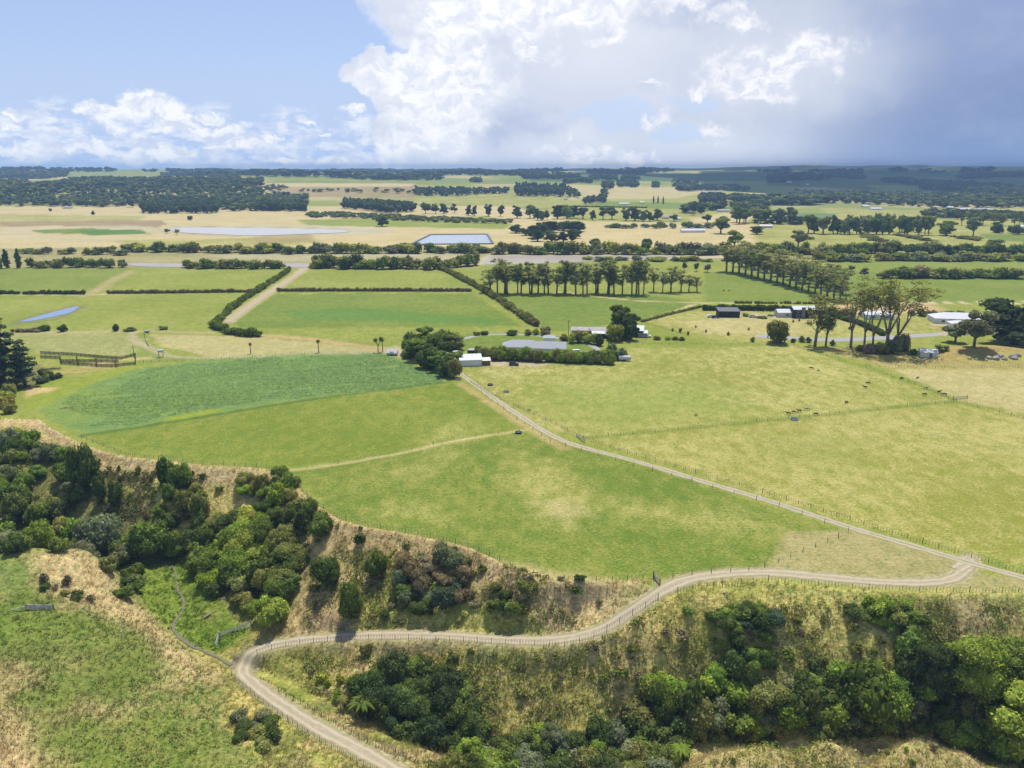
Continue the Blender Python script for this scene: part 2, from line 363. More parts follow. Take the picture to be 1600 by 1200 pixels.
# ------------------------------------------------------------------ ground material
def mat_ground():
    m = bpy.data.materials.new('ground'); m.use_nodes = True; N = NT(m.node_tree)
    bs = N.n['Principled BSDF']; bs.inputs['Roughness'].default_value = 0.95
    bs.inputs['Specular IOR Level'].default_value = 0.12
    A = N.add('ShaderNodeAttribute', attribute_name='col_a').outputs['Color']
    B = N.add('ShaderNodeAttribute', attribute_name='col_b').outputs['Color']
    T = N.add('ShaderNodeAttribute', attribute_name='rough').outputs['Fac']
    P = N.add('ShaderNodeNewGeometry').outputs['Position']
    big = N.noise(P, 0.018, 4, 0.6)
    Pst = N.vmath('MULTIPLY', P, (1.0, 0.62, 1.0))
    mid = N.noise(Pst, 0.22, 5, 0.65)
    fine = N.noise(N.vmath('MULTIPLY', P, (0.7, 1.3, 1.0)), 1.7, 3, 0.6)
    f = N.math('ADD', N.math('MULTIPLY', N.math('SUBTRACT', big, 0.5), 2.4), N.math('MULTIPLY', N.math('SUBTRACT', mid, 0.5), 3.0))
    f = N.math('ADD', f, N.math('MULTIPLY', N.math('SUBTRACT', fine, 0.5), 3.4))
    f = N.math('ADD', f, 0.42, clamp=True)
    c = N.mix(f, A, B)
    # clover and dung patches in the pasture
    sp1 = N.noise(N.vmath('MULTIPLY', P, (1.0, 0.8, 1.0)), 0.75, 3, 0.55)
    spot = N.math('MULTIPLY', N.mapr(sp1, 0.57, 0.66), N.mapr(big, 0.42, 0.54))
    c = N.mix(N.math('MULTIPLY', spot, 0.75), c, N.mix(1.0, c, (0.45, 0.80, 0.62), 'MULTIPLY'))
    streak = N.noise(N.vmath('MULTIPLY', P, (0.55, 1.5, 1.0)), 0.62, 5, 0.7)
    v = N.math('ADD', 0.17, N.math('ADD', N.math('MULTIPLY', fine, 0.75), N.math('MULTIPLY', streak, 0.90)))
    hv = N.add('ShaderNodeHueSaturation'); N.l.new(c, hv.inputs['Color']); N.l.new(v, hv.inputs['Value'])
    N.l.new(N.mix(1.0, hv.outputs[0], (1.02, .96, .74), 'MULTIPLY'), bs.inputs['Base Color'])
    bp = N.add('ShaderNodeBump'); bp.inputs['Distance'].default_value = 0.5
    hh = N.math('ADD', N.noise(P, 0.9, 5, 0.65), N.math('MULTIPLY', mid, 1.2))
    N.l.new(hh, bp.inputs['Height']); N.l.new(N.math('ADD', 0.12, N.math('MULTIPLY', T, 0.88)), bp.inputs['Strength'])
    N.l.new(bp.outputs[0], bs.inputs['Normal'])
    return m
# real world base colours (linear): a = the greener, b = the drier
PAS  = ((.155, .200, .034), (.250, .262, .072))      # ordinary pasture
LUSH = ((.100, .162, .026), (.165, .205, .045))
FOG  = ((.180, .205, .042), (.355, .330, .140))      # yellowing
DRYP = ((.345, .300, .165), (.470, .385, .255))      # tan dry pasture
CROP = ((.115, .190, .060), (.165, .240, .080))
TAN  = ((.390, .300, .165), (.540, .430, .265))      # standing dead grass
GUL  = ((.275, .275, .080), (.520, .430, .190))
OLIV = ((.245, .285, .066), (.430, .395, .145))
HILL = ((.140, .190, .045), (.290, .265, .110))
SWMP = ((.105, .165, .022), (.165, .215, .038))
BRN  = ((.220, .165, .100), (.300, .235, .150))
SILT = ((.330, .300, .240), (.420, .390, .320))
WOOD = ((.055, .075, .030), (.085, .110, .045))  # dark forest ground, also standing in for cloud shade in the east
LOAM = ((.105, .120, .042), (.180, .165, .068))
GRAV = ((.300, .260, .195), (.390, .340, .265))

def build_ground():
    dep = list(np.radians(np.arange(48, 2.35, -0.0775)))
    R = [CAMH/math.tan(a) for a in dep]
    while R[-1] < 15000: R.append(R[-1]*1.011)
    R = np.array(R); az = np.radians(np.linspace(-47, 47, 1180))
    RR, AA = np.meshgrid(R, az, indexing='ij'); X = RR*np.sin(AA); Y = RR*np.cos(AA)
    nr, na = X.shape; x = X.ravel(); y = Y.ravel(); z = H(x, y)
    n = len(x); ca = np.zeros((n, 3), np.float32); cb = np.zeros((n, 3), np.float32); ro = np.zeros(n, np.float32)
    rr = RR.ravel()
    # noise used to fray the region borders, in proportion to distance
    k = np.clip(rr/300, 0.5, 12)
    wx = x+fbm(x, y, 5, 2, 51)*3.0*k**.5; wy = y+fbm(x, y, 5, 2, 77)*3.0*k**.5
    def put(w, pal, rough=0.0):
        nonlocal ca, cb, ro
        a, b = pal; w3 = w[0]; i = w[1]
        ca[i] = ca[i]*(1-w3[:, None])+np.array(a, np.float32)*w3[:, None]
        cb[i] = cb[i]*(1-w3[:, None])+np.array(b, np.float32)*w3[:, None]
        ro[i] = ro[i]*(1-w3)+rough*w3
    allw = (np.ones(n, np.float32), np.arange(n)); put(allw, PAS)
    def poly(pts, pal, f=0.0, rough=0.0, fray=1.0, op=1.0, world=None):
        P = gpoly(pts) if world is None else world
        bb0 = P.min(0)-f-8; bb1 = P.max(0)+f+8
        i = np.nonzero((x > bb0[0]) & (x < bb1[0]) & (y > bb0[1]) & (y < bb1[1]))[0]
        if not len(i): return
        xx = x[i]+(wx[i]-x[i])*fray; yy = y[i]+(wy[i]-y[i])*fray
        ins = inpoly(xx, yy, P)
        if f > 0:
            Q = np.concatenate([P, P[:1]]); d = pline_dist(xx, yy, Q); w = np.where(ins, 0.5+d/(2*f), 0.5-d/(2*f)); w = np.clip(w, 0, 1)
        else: w = ins.astype(float)
        m = w > 0; put(((w[m]*op).astype(np.float32), i[m]), pal, rough)
    def line(pts, width, pal, f=0.5, rough=0.0, fray=0.4, op=1.0, sm=True, world=None):
        if world is None:
            p = smooth_line(pts, it=2) if sm else np.array(pts, float)
            gx_, gy_, _ = ground(p[:, 0], p[:, 1]); P = np.stack([gx_, gy_], -1)
        else: P = world
        bb0 = P.min(0)-width-f-8; bb1 = P.max(0)+width+f+8
        i = np.nonzero((x > bb0[0]) & (x < bb1[0]) & (y > bb0[1]) & (y < bb1[1]))[0]
        if not len(i): return
        xx = x[i]+(wx[i]-x[i])*fray; yy = y[i]+(wy[i]-y[i])*fray
        d = pline_dist(xx, yy, P); w = np.clip((width/2+f-d)/(2*f), 0, 1); m = w > 0
        put(((w[m]*op).astype(np.float32), i[m]), pal, rough)
    def patches(mask_i, sc, thr, pal, soft=0.05, seed=0, op=1.0, rough=0.0):
        v = fbm(x[mask_i], y[mask_i], sc, 4, seed); w = sstep(thr-soft, thr+soft, v)*op
        m = w > 0; put((w[m].astype(np.float32), mask_i[m]), pal, rough)
    # ---- the far country
    far = np.nonzero(rr > 1500)[0]; patches(far, 420, 0.02, DRYP, 0.08, 91, 0.8); patches(far, 700, 0.10, LUSH, 0.05, 95, 0.8)
    poly([(-300,322),(800,322),(900,345),(1250,350),(1250,392),(760,392),(-300,398)], DRYP, 6)
    poly([(-300,330),(230,338),(200,352),(-300,350)], FOG, 6, op=.7)
    poly([(0,347),(110,345),(250,344),(262,350),(240,357),(100,353),(0,354)], BRN, 3)
    poly([(0,358),(200,352),(255,356),(240,362),(60,364),(0,364)], SILT, 3, op=.8)
    poly([(50,360),(130,356),(230,362),(150,366),(60,364)], LUSH, 3); poly([(120,360),(220,359),(235,366),(140,368)], ((.06,.14,.03),(.10,.18,.04)), 3)
    poly([(0,366),(120,370),(230,375),(130,378),(0,372)], SILT, 3, op=.5)
    poly([(180,376),(480,370),(500,380),(400,388),(200,386)], FOG, 5, op=.8)
    poly([(460,343),(760,338),(800,350),(790,358),(480,352)], PAS, 5)
    poly([(270,352),(480,352),(560,354),(620,360),(600,366),(420,368),(330,366),(240,364)], SILT, 3)
    line([(620,360),(700,356),(800,360),(900,358)], 10, SILT, 4, op=.6)
    poly([(395,372),(440,362),(480,362),(500,378),(400,382)], BRN, 5, op=.6)
    poly([(600,285),(850,300),(1000,290),(1160,300),(1160,318),(940,315),(860,326),(720,318),(640,314),(560,315)], FOG, 8)
    poly([(410,286),(650,287),(660,300),(640,310),(430,306)], BRN, 8, op=.75); poly([(410,286),(650,287),(640,291),(420,292)], DRYP, 5)
    poly([(880,288),(1150,296),(1060,310),(890,312)], DRYP, 10, op=.85)
    poly([(60,267),(620,270),(620,284),(180,280),(100,276)], PAS, 10); poly([(150,277),(420,276),(420,285),(160,284)], FOG, 10, op=.8)
    poly([(820,272),(1340,268),(1340,282),(830,284)], ((.060,.105,.040),(.090,.130,.055)), 10)
    poly([(1200,270),(1700,266),(1700,320),(1450,300),(1200,290)], WOOD, 10, op=.8)  # forest colour that also carries the cloud shade on the hills
    poly([(1200,295),(1290,300),(1200,310)], PAS, 8); poly([(1350,289),(1450,291),(1475,302),(1400,302)], PAS, 8)
    poly([(1440,300),(1530,304),(1480,310)], FOG, 8); poly([(1350,267),(1440,265),(1500,274),(1400,278)], ((.055,.10,.045),(.075,.12,.055)), 8)
    poly([(1180,326),(1700,330),(1700,395),(1180,395)], FOG, 6); poly([(1180,326),(1280,326),(1300,336),(1180,340)], PAS, 6)
    poly([(1230,334),(1310,333),(1300,340),(1240,340)], ((.09,.16,.08),(.12,.20,.10)), 5)
    poly([(1190,362),(1420,364),(1700,372),(1700,392),(1190,380)], FOG, 6); poly([(1530,365),(1700,368),(1700,385),(1540,374)], LUSH, 6)
    poly([(1060,336),(1190,330),(1160,352),(1090,350)], DRYP, 6)
    poly([(820,330),(900,322),(1150,330),(1060,345),(900,340)], FOG, 6); line([(1180,318),(1600,322)], 14, SILT, 5, op=.5)
    # ---- the river and its bed
    poly([(-300,392),(200,386),(420,388),(760,392),(1280,396),(1290,412),(750,414),(740,419),(-300,418)], ((.20,.20,.09),(.33,.29,.17)), 4, 0.3)
    poly([(310,399),(700,397),(760,404),(700,410),(400,408)], SILT, 5, op=.5)
    poly([(760,399),(1110,396),(1160,402),(900,410),(740,414)], SILT, 3)
    poly([(800,413),(1060,404),(1130,408),(1130,422),(800,424)], PAS, 3)
    # ---- the river flat paddocks
    poly([(-300,419),(1120,419),(1150,408),(1700,404),(1700,560),(-300,560)], PAS, 2)
    poly([(-300,419),(205,419),(132,462),(-300,462)], LUSH, 2, op=.6)
    poly([(-300,464),(128,464),(20,508),(-300,520)], PAS, 2)
    poly([(225,419),(452,419),(420,452),(175,456)], PAS, 2, op=.4)
    poly([(480,419),(680,420),(728,452),(440,452)], PAS, 1.5)
    poly([(435,457),(735,457),(812,508),(790,528),(420,528),(362,505)], LUSH, 1.5, op=.85)
    poly([(440,486),(560,480),(700,492),(780,500),(770,506),(600,502),(470,500)], ((.075,.165,.035),(.10,.19,.04)), 5, op=.8)  # cloud shadow on the flat, painted as darker green grass
    poly([(400,513),(812,510),(800,540),(600,560),(420,530)], PAS, 3)
    poly([(780,462),(1000,460),(1075,468),(1085,476),(1005,500),(860,520),(815,492)], LUSH, 1.5)
    poly([(1290,408),(1700,404),(1700,430),(1290,430)], LUSH, 2, op=.5); poly([(1100,425),(1700,425),(1700,476),(1100,472)], LUSH, 2, op=.75)
    line([(20,508),(60,496),(120,482),(124,478)], 9, ((.16,.2,.06),(.2,.22,.08)), 3)
    line([(22,505),(60,492),(95,482),(126,476),(128,481),(100,495),(60,503),(24,507)], 5, ((.13,.15,.05),(.22,.2,.1)), 2.5, .3, fray=1.2)
    line([(640,383),(674,366),(762,365.5),(773,382),(640,383)], 9, DRYP, 3); line([(250,358),(290,354),(400,355),(480,356),(560,359),(470,368),(400,371),(330,368),(250,361)], 9, BRN, 5, fray=1.2, op=.8)
    line([(0,460),(130,461),(170,459)], 4, DRYP, 1.5); line([(130,463),(155,452),(178,436),(205,424)], 9, ((.25,.23,.11),(.36,.30,.17)), 3)
    line([(170,460),(400,458)], 3, FOG, 1); line([(440,459),(735,458)], 3, FOG, 1)
    line([(355,503),(400,470),(440,445),(476,420)], 9, ((.33,.28,.18),(.42,.36,.25)), 1.5)
    line([(870,456),(940,464),(990,470),(1082,474),(1600,474)], 3.6, DRYP, 1); line([(1082,476),(1060,488),(1010,500)], 4.5, DRYP, 1.2)
    line([(1170,474),(1620,471)], 2.5, SILT, 1)
    poly([(1300,477),(1450,474),(1480,484),(1420,492),(1310,494)], ((.34,.24,.15),(.45,.34,.22)), 3)
    poly([(1010,503),(1100,483),(1290,492),(1380,512),(1400,522),(1270,534),(1130,534),(1075,524)], FOG, 2); poly([(1060,505),(1180,490),(1280,500),(1240,525),(1100,520)], DRYP, 7, op=.55)
    poly([(1170,491),(1290,488),(1290,496),(1200,497)], GRAV, 1)
    poly([(1400,490),(1560,488),(1560,520),(1400,520)], FOG, 2)
    # ---- the bench below the house and the yards
    poly([(-300,525),(30,516),(180,518),(235,530),(212,548),(200,556),(60,552),(40,540),(-300,560)], ((.20,.225,.08),(.30,.29,.14)), 1.5)
    poly([(235,522),(400,526),(620,548),(600,556),(450,556),(330,558),(250,540)], ((.27,.26,.12),(.37,.33,.18)), 1.5)
    line([(400,524),(450,526),(560,540),(620,549)], 7, ((.30,.24,.12),(.40,.31,.17)), 2, 0.5); line([(20,519),(100,520),(180,517),(330,520)], 5, ((.27,.24,.12),(.36,.31,.17)), 2, 0.4)
    poly([(215,540),(240,540),(262,555),(340,562),(212,568)], ((.15,.20,.05),(.22,.24,.08)), 1.5)
    line([(208,518),(205,530),(222,538),(240,548),(262,556),(300,560),(420,556),(520,550),(600,552)], 4.2, GRAV, 1.2, op=.7)
    poly([(595,545),(615,540),(632,546),(640,556),(720,562),(722,570),(690,575),(620,558)], GRAV, 2, op=.9)
    poly([(758,565),(800,563),(870,568),(820,575),(770,574)], GRAV, 1.2)
    poly([(715,525),(760,520),(840,520),(900,530),(940,545),(900,552),(740,550),(700,548)], LUSH, 1.2)
    poly([(760,535),(1500,540),(1490,560),(760,560)], PAS, 3, op=0)
    # ---- the terrace paddocks
    poly([(130,680),(420,632),(712,598),(790,640),(818,668),(700,690),(540,722),(440,731),(330,726),(210,712)], ((.115,.166,.023),(.197,.220,.045)), 1.2)
    poly([(820,672),(1000,726),(1310,826),(1210,884),(1080,900),(1030,906),(900,906),(800,885),(620,828),(530,810),(450,738),(560,722)], ((.098,.154,.023),(.200,.217,.053)), 1.0)
    poly([(840,668),(720,580),(770,572),(960,572),(985,545),(1240,540),(1490,625),(920,683)], FOG, 1.2)
    poly([(920,688),(1490,630),(1700,660),(1700,895),(1600,885),(1290,806),(1000,712)], ((.188,.206,.040),(.345,.318,.135)), 1.0)
    poly([(1395,577),(1700,574),(1700,665),(1500,626)], DRYP, 1.5, op=.65)
    poly([(1250,540),(1400,548),(1500,560),(1700,566),(1700,580),(1400,577),(1380,572)], ((.24,.22,.08),(.35,.30,.13)), 2, .6)
    poly([(1430,565),(1500,540),(1700,535),(1700,560)], ((.25,.21,.08),(.38,.29,.13)), 2, .5); poly([(1480,560),(1700,548),(1700,566)], OLIV, 2, .6, op=.7)
    poly([(850,600),(1000,592),(1130,610),(1150,640),(950,665),(860,640)], ((.155,.215,.045),(.22,.25,.065)), 14, op=.75)  # soft cloud shadow across the paddock, put into the grass colour
    poly([(1180,680),(1350,690),(1330,730),(1200,720)], ((.165,.205,.045),(.23,.24,.07)), 10, op=.6)
    poly([(780,700),(860,720),(930,770),(880,830),(830,800),(800,750)], FOG, 5, op=.8, fray=3); poly([(900,775),(1150,800),(1200,830),(1000,815)], FOG, 6, op=.8, fray=3)
    poly([(840,790),(900,782),(920,800),(860,812)], DRYP, 3, op=.5, fray=3); poly([(560,790),(680,790),(700,815),(600,812)], FOG, 4, op=.6, fray=3)
    poly([(600,740),(700,700),(740,712),(650,745)], FOG, 4, op=.5, fray=3); poly([(640,690),(720,650),(760,665),(680,705)], FOG, 5, op=.6, fray=3)
    poly([(1230,830),(1330,828),(1440,858),(1500,878),(1490,903),(1380,908),(1200,890)], ((.215,.205,.085),(.300,.270,.140)), 1.0, .3)
    poly([(1340,915),(1520,890),(1600,905),(1700,930),(1600,926),(1480,925)], ((.22,.215,.085),(.30,.27,.14)), 1.0, .3)
    # crop
    poly([(62,642),(92,622),(140,600),(205,578),(330,562),(470,553),(600,552),(700,590),(690,600),(430,630),(240,662),(130,680),(90,660)], CROP, 2.2, .6, fray=1.6)
    poly([(50,600),(140,588),(205,566),(235,562),(200,580),(140,602),(90,628),(40,645),(40,612)], ((.17,.22,.03),(.22,.26,.05)), 2, .5)
    poly([(150,640),(260,618),(420,606),(300,640),(200,655)], ((.13,.20,.04),(.17,.23,.05)), 5, .5, op=.5, fray=2)
    poly([(72,640),(140,605),(190,610),(150,650),(110,660)], ((.15,.21,.04),(.20,.25,.05)), 4, .5, op=.6, fray=3); poly([(255,655),(330,638),(345,642),(270,660)], ((.19,.25,.02),(.23,.27,.03)), 2, .5, op=.9, fray=1.5)
    line([(130,680),(240,664),(430,632),(560,614),(700,597)], 2.2, ((.05,.10,.025),(.07,.12,.03)), 1.2, .5)
    line([(140,572),(180,562),(230,560)], 4, TAN, 2, .5); poly([(60,588),(100,578),(190,566),(200,572),(120,584)], ((.24,.22,.07),(.34,.27,.12)), 2, .5)
    line([(230,595),(420,582),(560,570)], 1.6, ((.05,.10,.035),(.07,.13,.04)), 1.5, .5, op=.7)
    poly([(0,560),(60,570),(75,590),(50,606),(0,612)], LOAM, 2, .5); poly([(40,606),(90,606),(75,612),(40,620)], TAN, 1.5, .6)
    line([(718,600),(760,625),(830,672),(880,700)], 4, ((.30,.24,.11),(.40,.32,.17)), 1.5, .4, op=.8)
    # fence-line dry strips
    line([(445,736),(520,727),(620,710),(720,686),(815,673)], 1.6, DRYP, 0.7, .4, op=.85)
    line([(918,684),(1100,668),(1240,655),(1490,628)], 1.5, ((.13,.17,.04),(.2,.22,.07)), .8, .3, op=.6)
    # ---- the gully
    zi = np.nonzero((x > GX0) & (x < GX1) & (y < GY1-2))[0]; gi = zi[inpoly(x[zi], y[zi], GULLY)]
    dE = pline_dist(x[gi], y[gi], EDGE)
    put((np.ones(len(gi), np.float32), gi), GUL, 1.0)
    patches(gi, 14, 0.02, OLIV, .08, 201, .85, 1); patches(gi, 11, 0.08, TAN, .07, 207, .75, 1); patches(gi, 7, 0.16, LOAM, .06, 211, .6, 1)
    # spur
    poly([(-300,860),(130,858),(175,890),(235,955),(330,1045),(350,1085),(345,1130),(440,1230),(400,1400),(-300,1400)], HILL, 1, 1)
    sp_ = gpoly([(-300,862),(130,860),(170,892),(225,955),(320,1045),(340,1085),(335,1130),(430,1230),(400,1400),(-300,1400)])
    si = gi[inpoly(x[gi], y[gi], sp_)]
    patches(si, 16, 0.09, TAN, .08, 301, .6, 1); patches(si, 22, 0.03, ((.105,.155,.03),(.17,.20,.05)), .05, 305, .9, .7)
    poly([(60,862),(130,860),(170,892),(225,955),(325,1045),(335,1070),(300,1060),(200,975),(100,945),(60,905)], TAN, 3, 1, fray=1.5, op=.85)
    poly([(-300,870),(40,868),(50,900),(20,930),(-300,930)], ((.13,.19,.05),(.20,.24,.08)), 4, .5, fray=1.5, op=.9)
    poly([(0,960),(120,970),(90,1000),(0,1000)], ((.12,.19,.03),(.17,.22,.05)), 4, .5, op=.8)
    poly([(40,1125),(280,1118),(330,1160),(380,1230),(200,1230),(100,1185)], ((.12,.175,.03),(.20,.22,.06)), 3, .7, fray=1.5, op=.85)
    poly([(-200,1110),(0,1125),(60,1180),(80,1260),(-200,1300)], TAN, 2, 1, fray=1.3)
    # rim of dead grass
    w = (1-sstep(3.5, 7.5, dE+fbm(x[gi], y[gi], 6, 3, 400)*6)); azg = np.degrees(np.arctan2(x[gi], y[gi])); w = w*np.where(azg < 7.8, 1, 0.0)
    put(((w*.92).astype(np.float32), gi), TAN, 1)
    poly([(780,880),(960,912),(975,925),(930,950),(850,968),(760,940),(740,890)], TAN, 3, 1, fray=1.6, op=.75)
    poly([(640,890),(760,930),(830,960),(820,985),(660,985),(600,960),(560,940)], OLIV, 3, 1, fray=1.6, op=.6)
    poly([(980,935),(1060,912),(1200,905),(1340,918),(1600,924),(1600,945),(1340,940),(1120,930),(1020,945)], ((.26,.29,.07),(.43,.39,.15)), 2, .8, fray=1.5)
    poly([(900,1010),(1000,960),(1100,960),(1200,1000),(1150,1040),(1080,1060),(920,1050)], ((.31,.29,.08),(.52,.42,.18)), 4, 1, fray=1.6, op=.7)
    poly([(1080,1000),(1140,1000),(1150,1030),(1100,1035)], SWMP, 3, .8, op=.6)
    poly([(400,1030),(520,1010),(520,1060),(480,1080)], ((.25,.27,.07),(.42,.37,.15)), 3, 1)
    poly([(780,1090),(1000,1010),(980,1080),(900,1150)], ((.28,.25,.08),(.46,.36,.16)), 4, 1, op=.7)
    poly([(420,1020),(470,1008),(560,1004),(900,1012),(960,990),(960,998),(900,1022),(560,1018)], ((.27,.23,.16),(.36,.31,.22)), 1.0, .6, fray=1.5, op=.65)
    # swampy floor
    poly([(205,876),(262,870),(300,876),(330,905),(350,950),(390,985),(372,1004),(340,1022),(300,1012),(262,985),(228,948),(205,915)], SWMP, 1.2, .5)
    poly([(305,955),(335,955),(350,972),(320,975)], FOG, 1.2, .5, op=.7)
    poly([(440,1075),(480,1078),(500,1100),(440,1090)], SWMP, 1.5, .6, op=.7)
    # knoll
    poly([(1060,1210),(1120,1172),(1200,1157),(1300,1152),(1430,1150),(1495,1172),(1550,1210),(1600,1400),(1000,1400)], ((.27,.25,.09),(.47,.39,.21)), 1.2, .9)
    line([(1060,1207),(1120,1172),(1200,1158),(1300,1154),(1430,1152),(1490,1172),(1545,1205)], 2.6, TAN, 1.5, .9)
    # bush floor
    for P in ([(500,1095),(620,1050),(720,1060),(760,1110),(780,1180),(700,1190),(560,1130)], [(980,1100),(1100,1020),(1180,1060),(1380,1050),(1460,1010),(1620,980),(1620,1200),(1520,1180),(1400,1150),(1100,1165),(900,1200),(800,1200),(900,1170)],
              [(0,690),(60,685),(140,740),(280,880),(200,880),(130,856),(-300,862),(-300,690)], [(290,870),(320,820),(420,850),(460,960),(420,985),(350,940)]):
        poly(P, LOAM, 2.5, 1, op=.75, fray=1.5)
    poly([(390,985),(450,985),(520,988),(400,1004)], BRN, 1, .7, op=.5)
    poly([(480,962),(540,955),(545,985),(480,985)], ((.30,.22,.16),(.38,.29,.21)), 1.2, .8, op=.7)
    poly([(1050,1155),(1150,1120),(1450,1105),(1500,1150),(1430,1149),(1300,1151),(1200,1156),(1120,1171)], OLIV, 1.5, 1, op=.8)
    # track verge wear, ford
    line(None, 5.4, ((.22,.21,.11),(.31,.28,.17)), .6, .4, world=TD[:, :2], op=.85)
    line(None, 4.0, GRAV, .35, .3, world=TD[:, :2]); 
    poly([(365,1022),(400,1008),(430,1008),(412,1030),(400,1052),(372,1052),(352,1035)], ((.20,.18,.14),(.28,.25,.20)), .8, .3)
    i00 = (np.arange(nr-1)[:, None]*na+np.arange(na-1)[None]).ravel()
    Fq = np.stack([i00, i00+1, i00+na+1, i00+na], -1)[:, ::-1]
    V = np.stack([x, y, z], -1)
    o = mesh_np('ground', V, Fq, mat_ground(), attrs={'col_a': ca, 'col_b': cb, 'rough': ro}, smooth=True, kind='structure')
    o['label'] = 'rolling farm ground of pasture and gully'
    return V, ca, cb
GROUND_V, GROUND_A, GROUND_B = build_ground()

# ------------------------------------------------------------------ materials for things
MATS = {}
def mat(name, rgb, rough=0.8, metal=0.0, var=0.12, scale=1.5, spec=0.3, bump=0.0, var2=None):
    if name in MATS: return MATS[name]
    m = bpy.data.materials.new(name); m.use_nodes = True; N = NT(m.node_tree); bs = N.n['Principled BSDF']
    bs.inputs['Roughness'].default_value = rough; bs.inputs['Metallic'].default_value = metal
    bs.inputs['Specular IOR Level'].default_value = spec
    P = N.add('ShaderNodeNewGeometry').outputs['Position']; n = N.noise(P, scale, 5, 0.6)
    c2 = var2 if var2 else tuple(c*(1-2.2*var) for c in rgb)
    c = N.mix(N.mapr(n, 0.32, 0.68), c2, rgb); N.l.new(c, bs.inputs['Base Color'])
    if bump:
        bp = N.add('ShaderNodeBump'); bp.inputs['Distance'].default_value = bump; bp.inputs['Strength'].default_value = 0.8
        N.l.new(N.noise(P, scale*4, 4, 0.6), bp.inputs['Height']); N.l.new(bp.outputs[0], bs.inputs['Normal'])
    MATS[name] = m; return m
def mat_leaf(name='foliage', trans=0.42, dry=False):
    """leaf colour = the object's own colour x the mesh's leaf tone"""
    m = bpy.data.materials.new(name); m.use_nodes = True; N = NT(m.node_tree); N.n.clear()
    out = N.add('ShaderNodeOutputMaterial'); oi = N.add('ShaderNodeObjectInfo')
    tone = N.add('ShaderNodeAttribute', attribute_name='tone').outputs['Color']
    c = N.mix(1.0, oi.outputs['Color'], tone, 'MULTIPLY')
    P = N.add('ShaderNodeNewGeometry').outputs['Position']
    n = N.noise(P, 0.55, 3, 0.6)
    hs = N.add('ShaderNodeHueSaturation'); N.l.new(c, hs.inputs['Color'])
    N.l.new(N.mapr(n, 0.3, 0.7, 0.78, 1.28), hs.inputs['Value'])
    N.l.new(N.mapr(n, 0.3, 0.7, 0.515, 0.49), hs.inputs['Hue'])
    c = hs.outputs[0]
    d = N.add('ShaderNodeBsdfDiffuse'); N.l.new(c, d.inputs['Color'])
    t = N.add('ShaderNodeBsdfTranslucent'); N.l.new(N.mix(0.5, c, N.mix(1.0, c, (1.5, 1.35, 0.5), 'MULTIPLY')), t.inputs['Color'])
    g = N.add('ShaderNodeBsdfGlossy'); g.inputs['Roughness'].default_value = 0.5; g.inputs['Color'].default_value = (.8, .85, .9, 1)
    mx = N.add('ShaderNodeMixShader'); mx.inputs[0].default_value = trans
    N.l.new(d.outputs[0], mx.inputs[1]); N.l.new(t.outputs[0], mx.inputs[2])
    N.n.remove(g); N.l.new(mx.outputs[0], out.inputs['Surface']); return m
LEAF = mat_leaf(); STRAW = mat_leaf('grass_blades', 0.35, True)
BARK = mat('bark', (.16, .13, .10), 0.9, var=.2, scale=3); PALEBARK = mat('gum_bark', (.30, .26, .21), 0.85, var=.25, scale=1.2)

# ------------------------------------------------------------------ shape primitives (numpy, triangles)
def _ico(sub):
    bm = bmesh.new(); bmesh.ops.create_icosphere(bm, subdivisions=sub, radius=1.0)
    V = np.array([v.co[:] for v in bm.verts]); T = np.array([[v.index for v in f.verts] for f in bm.faces]); bm.free(); return V, T
ICO = {1: _ico(1), 2: _ico(2), 3: _ico(3)}
class Tri:
    def __init__(s): s.V = []; s.T = []; s.C = []; s.n = 0
    def add(s, V, T, C=(1, 1, 1)):
        V = np.asarray(V, float); s.V.append(V); s.T.append(np.asarray(T)+s.n); s.n += len(V)
        C = np.asarray(C, float); s.C.append(np.tile(C, (len(V), 1)) if C.ndim == 1 else C)
    def arrays(s): return np.concatenate(s.V), np.concatenate(s.T), np.concatenate(s.C)
    def build(s, name, m, parent=None, smooth=False, kind=None, color=None):
        V, T, C = s.arrays(); return mesh_np(name, V, T, m, parent, {'tone': C}, smooth, kind=kind, color=color)
def tube(t, pts, rad, seg=7, C=(1, 1, 1)):
    pts = np.array(pts, float); n = len(pts); V = []; a = np.linspace(0, 2*np.pi, seg, endpoint=False)
    for i in range(n):
        d = pts[min(i+1, n-1)]-pts[max(i-1, 0)]; d = d/(np.linalg.norm(d)+1e-9)
        u = np.cross(d, [0.3, 1, 0.1]); u /= np.linalg.norm(u)+1e-9; w = np.cross(d, u)
        V.append(pts[i]+rad[i]*(np.cos(a)[:, None]*u+np.sin(a)[:, None]*w))
    V = np.concatenate(V+[pts[:1], pts[-1:]]); T = []
    for i in range(n-1):
        for k in range(seg):
            a0 = i*seg+k; a1 = i*seg+(k+1) % seg; T += [[a0, a1, a1+seg], [a0, a1+seg, a0+seg]]
    for k in range(seg): T += [[n*seg, (k+1) % seg, k], [n*seg+1, (n-1)*seg+k, (n-1)*seg+(k+1) % seg]]
    t.add(V, T, C)
def leaf_quads(P, Nrm, size, rng, jit=0.6, asp=1.0):
    n = len(P); nn = Nrm+rng.normal(0, jit, (n, 3)); nn /= np.linalg.norm(nn, axis=1)[:, None]+1e-9
    a = np.cross(nn, rng.normal(0, 1, (n, 3))); a /= np.linalg.norm(a, axis=1)[:, None]+1e-9; b = np.cross(nn, a)
    s = (size*rng.uniform(0.6, 1.4, n))[:, None]*0.5
    V = np.stack([P-a*s*asp, P-b*s/asp, P+a*s*asp, P+b*s/asp], 1)
    i = np.arange(n)[:, None]*4; T = np.concatenate([i+[0, 1, 2], i+[0, 2, 3]])
    return V.reshape(-1, 3), T
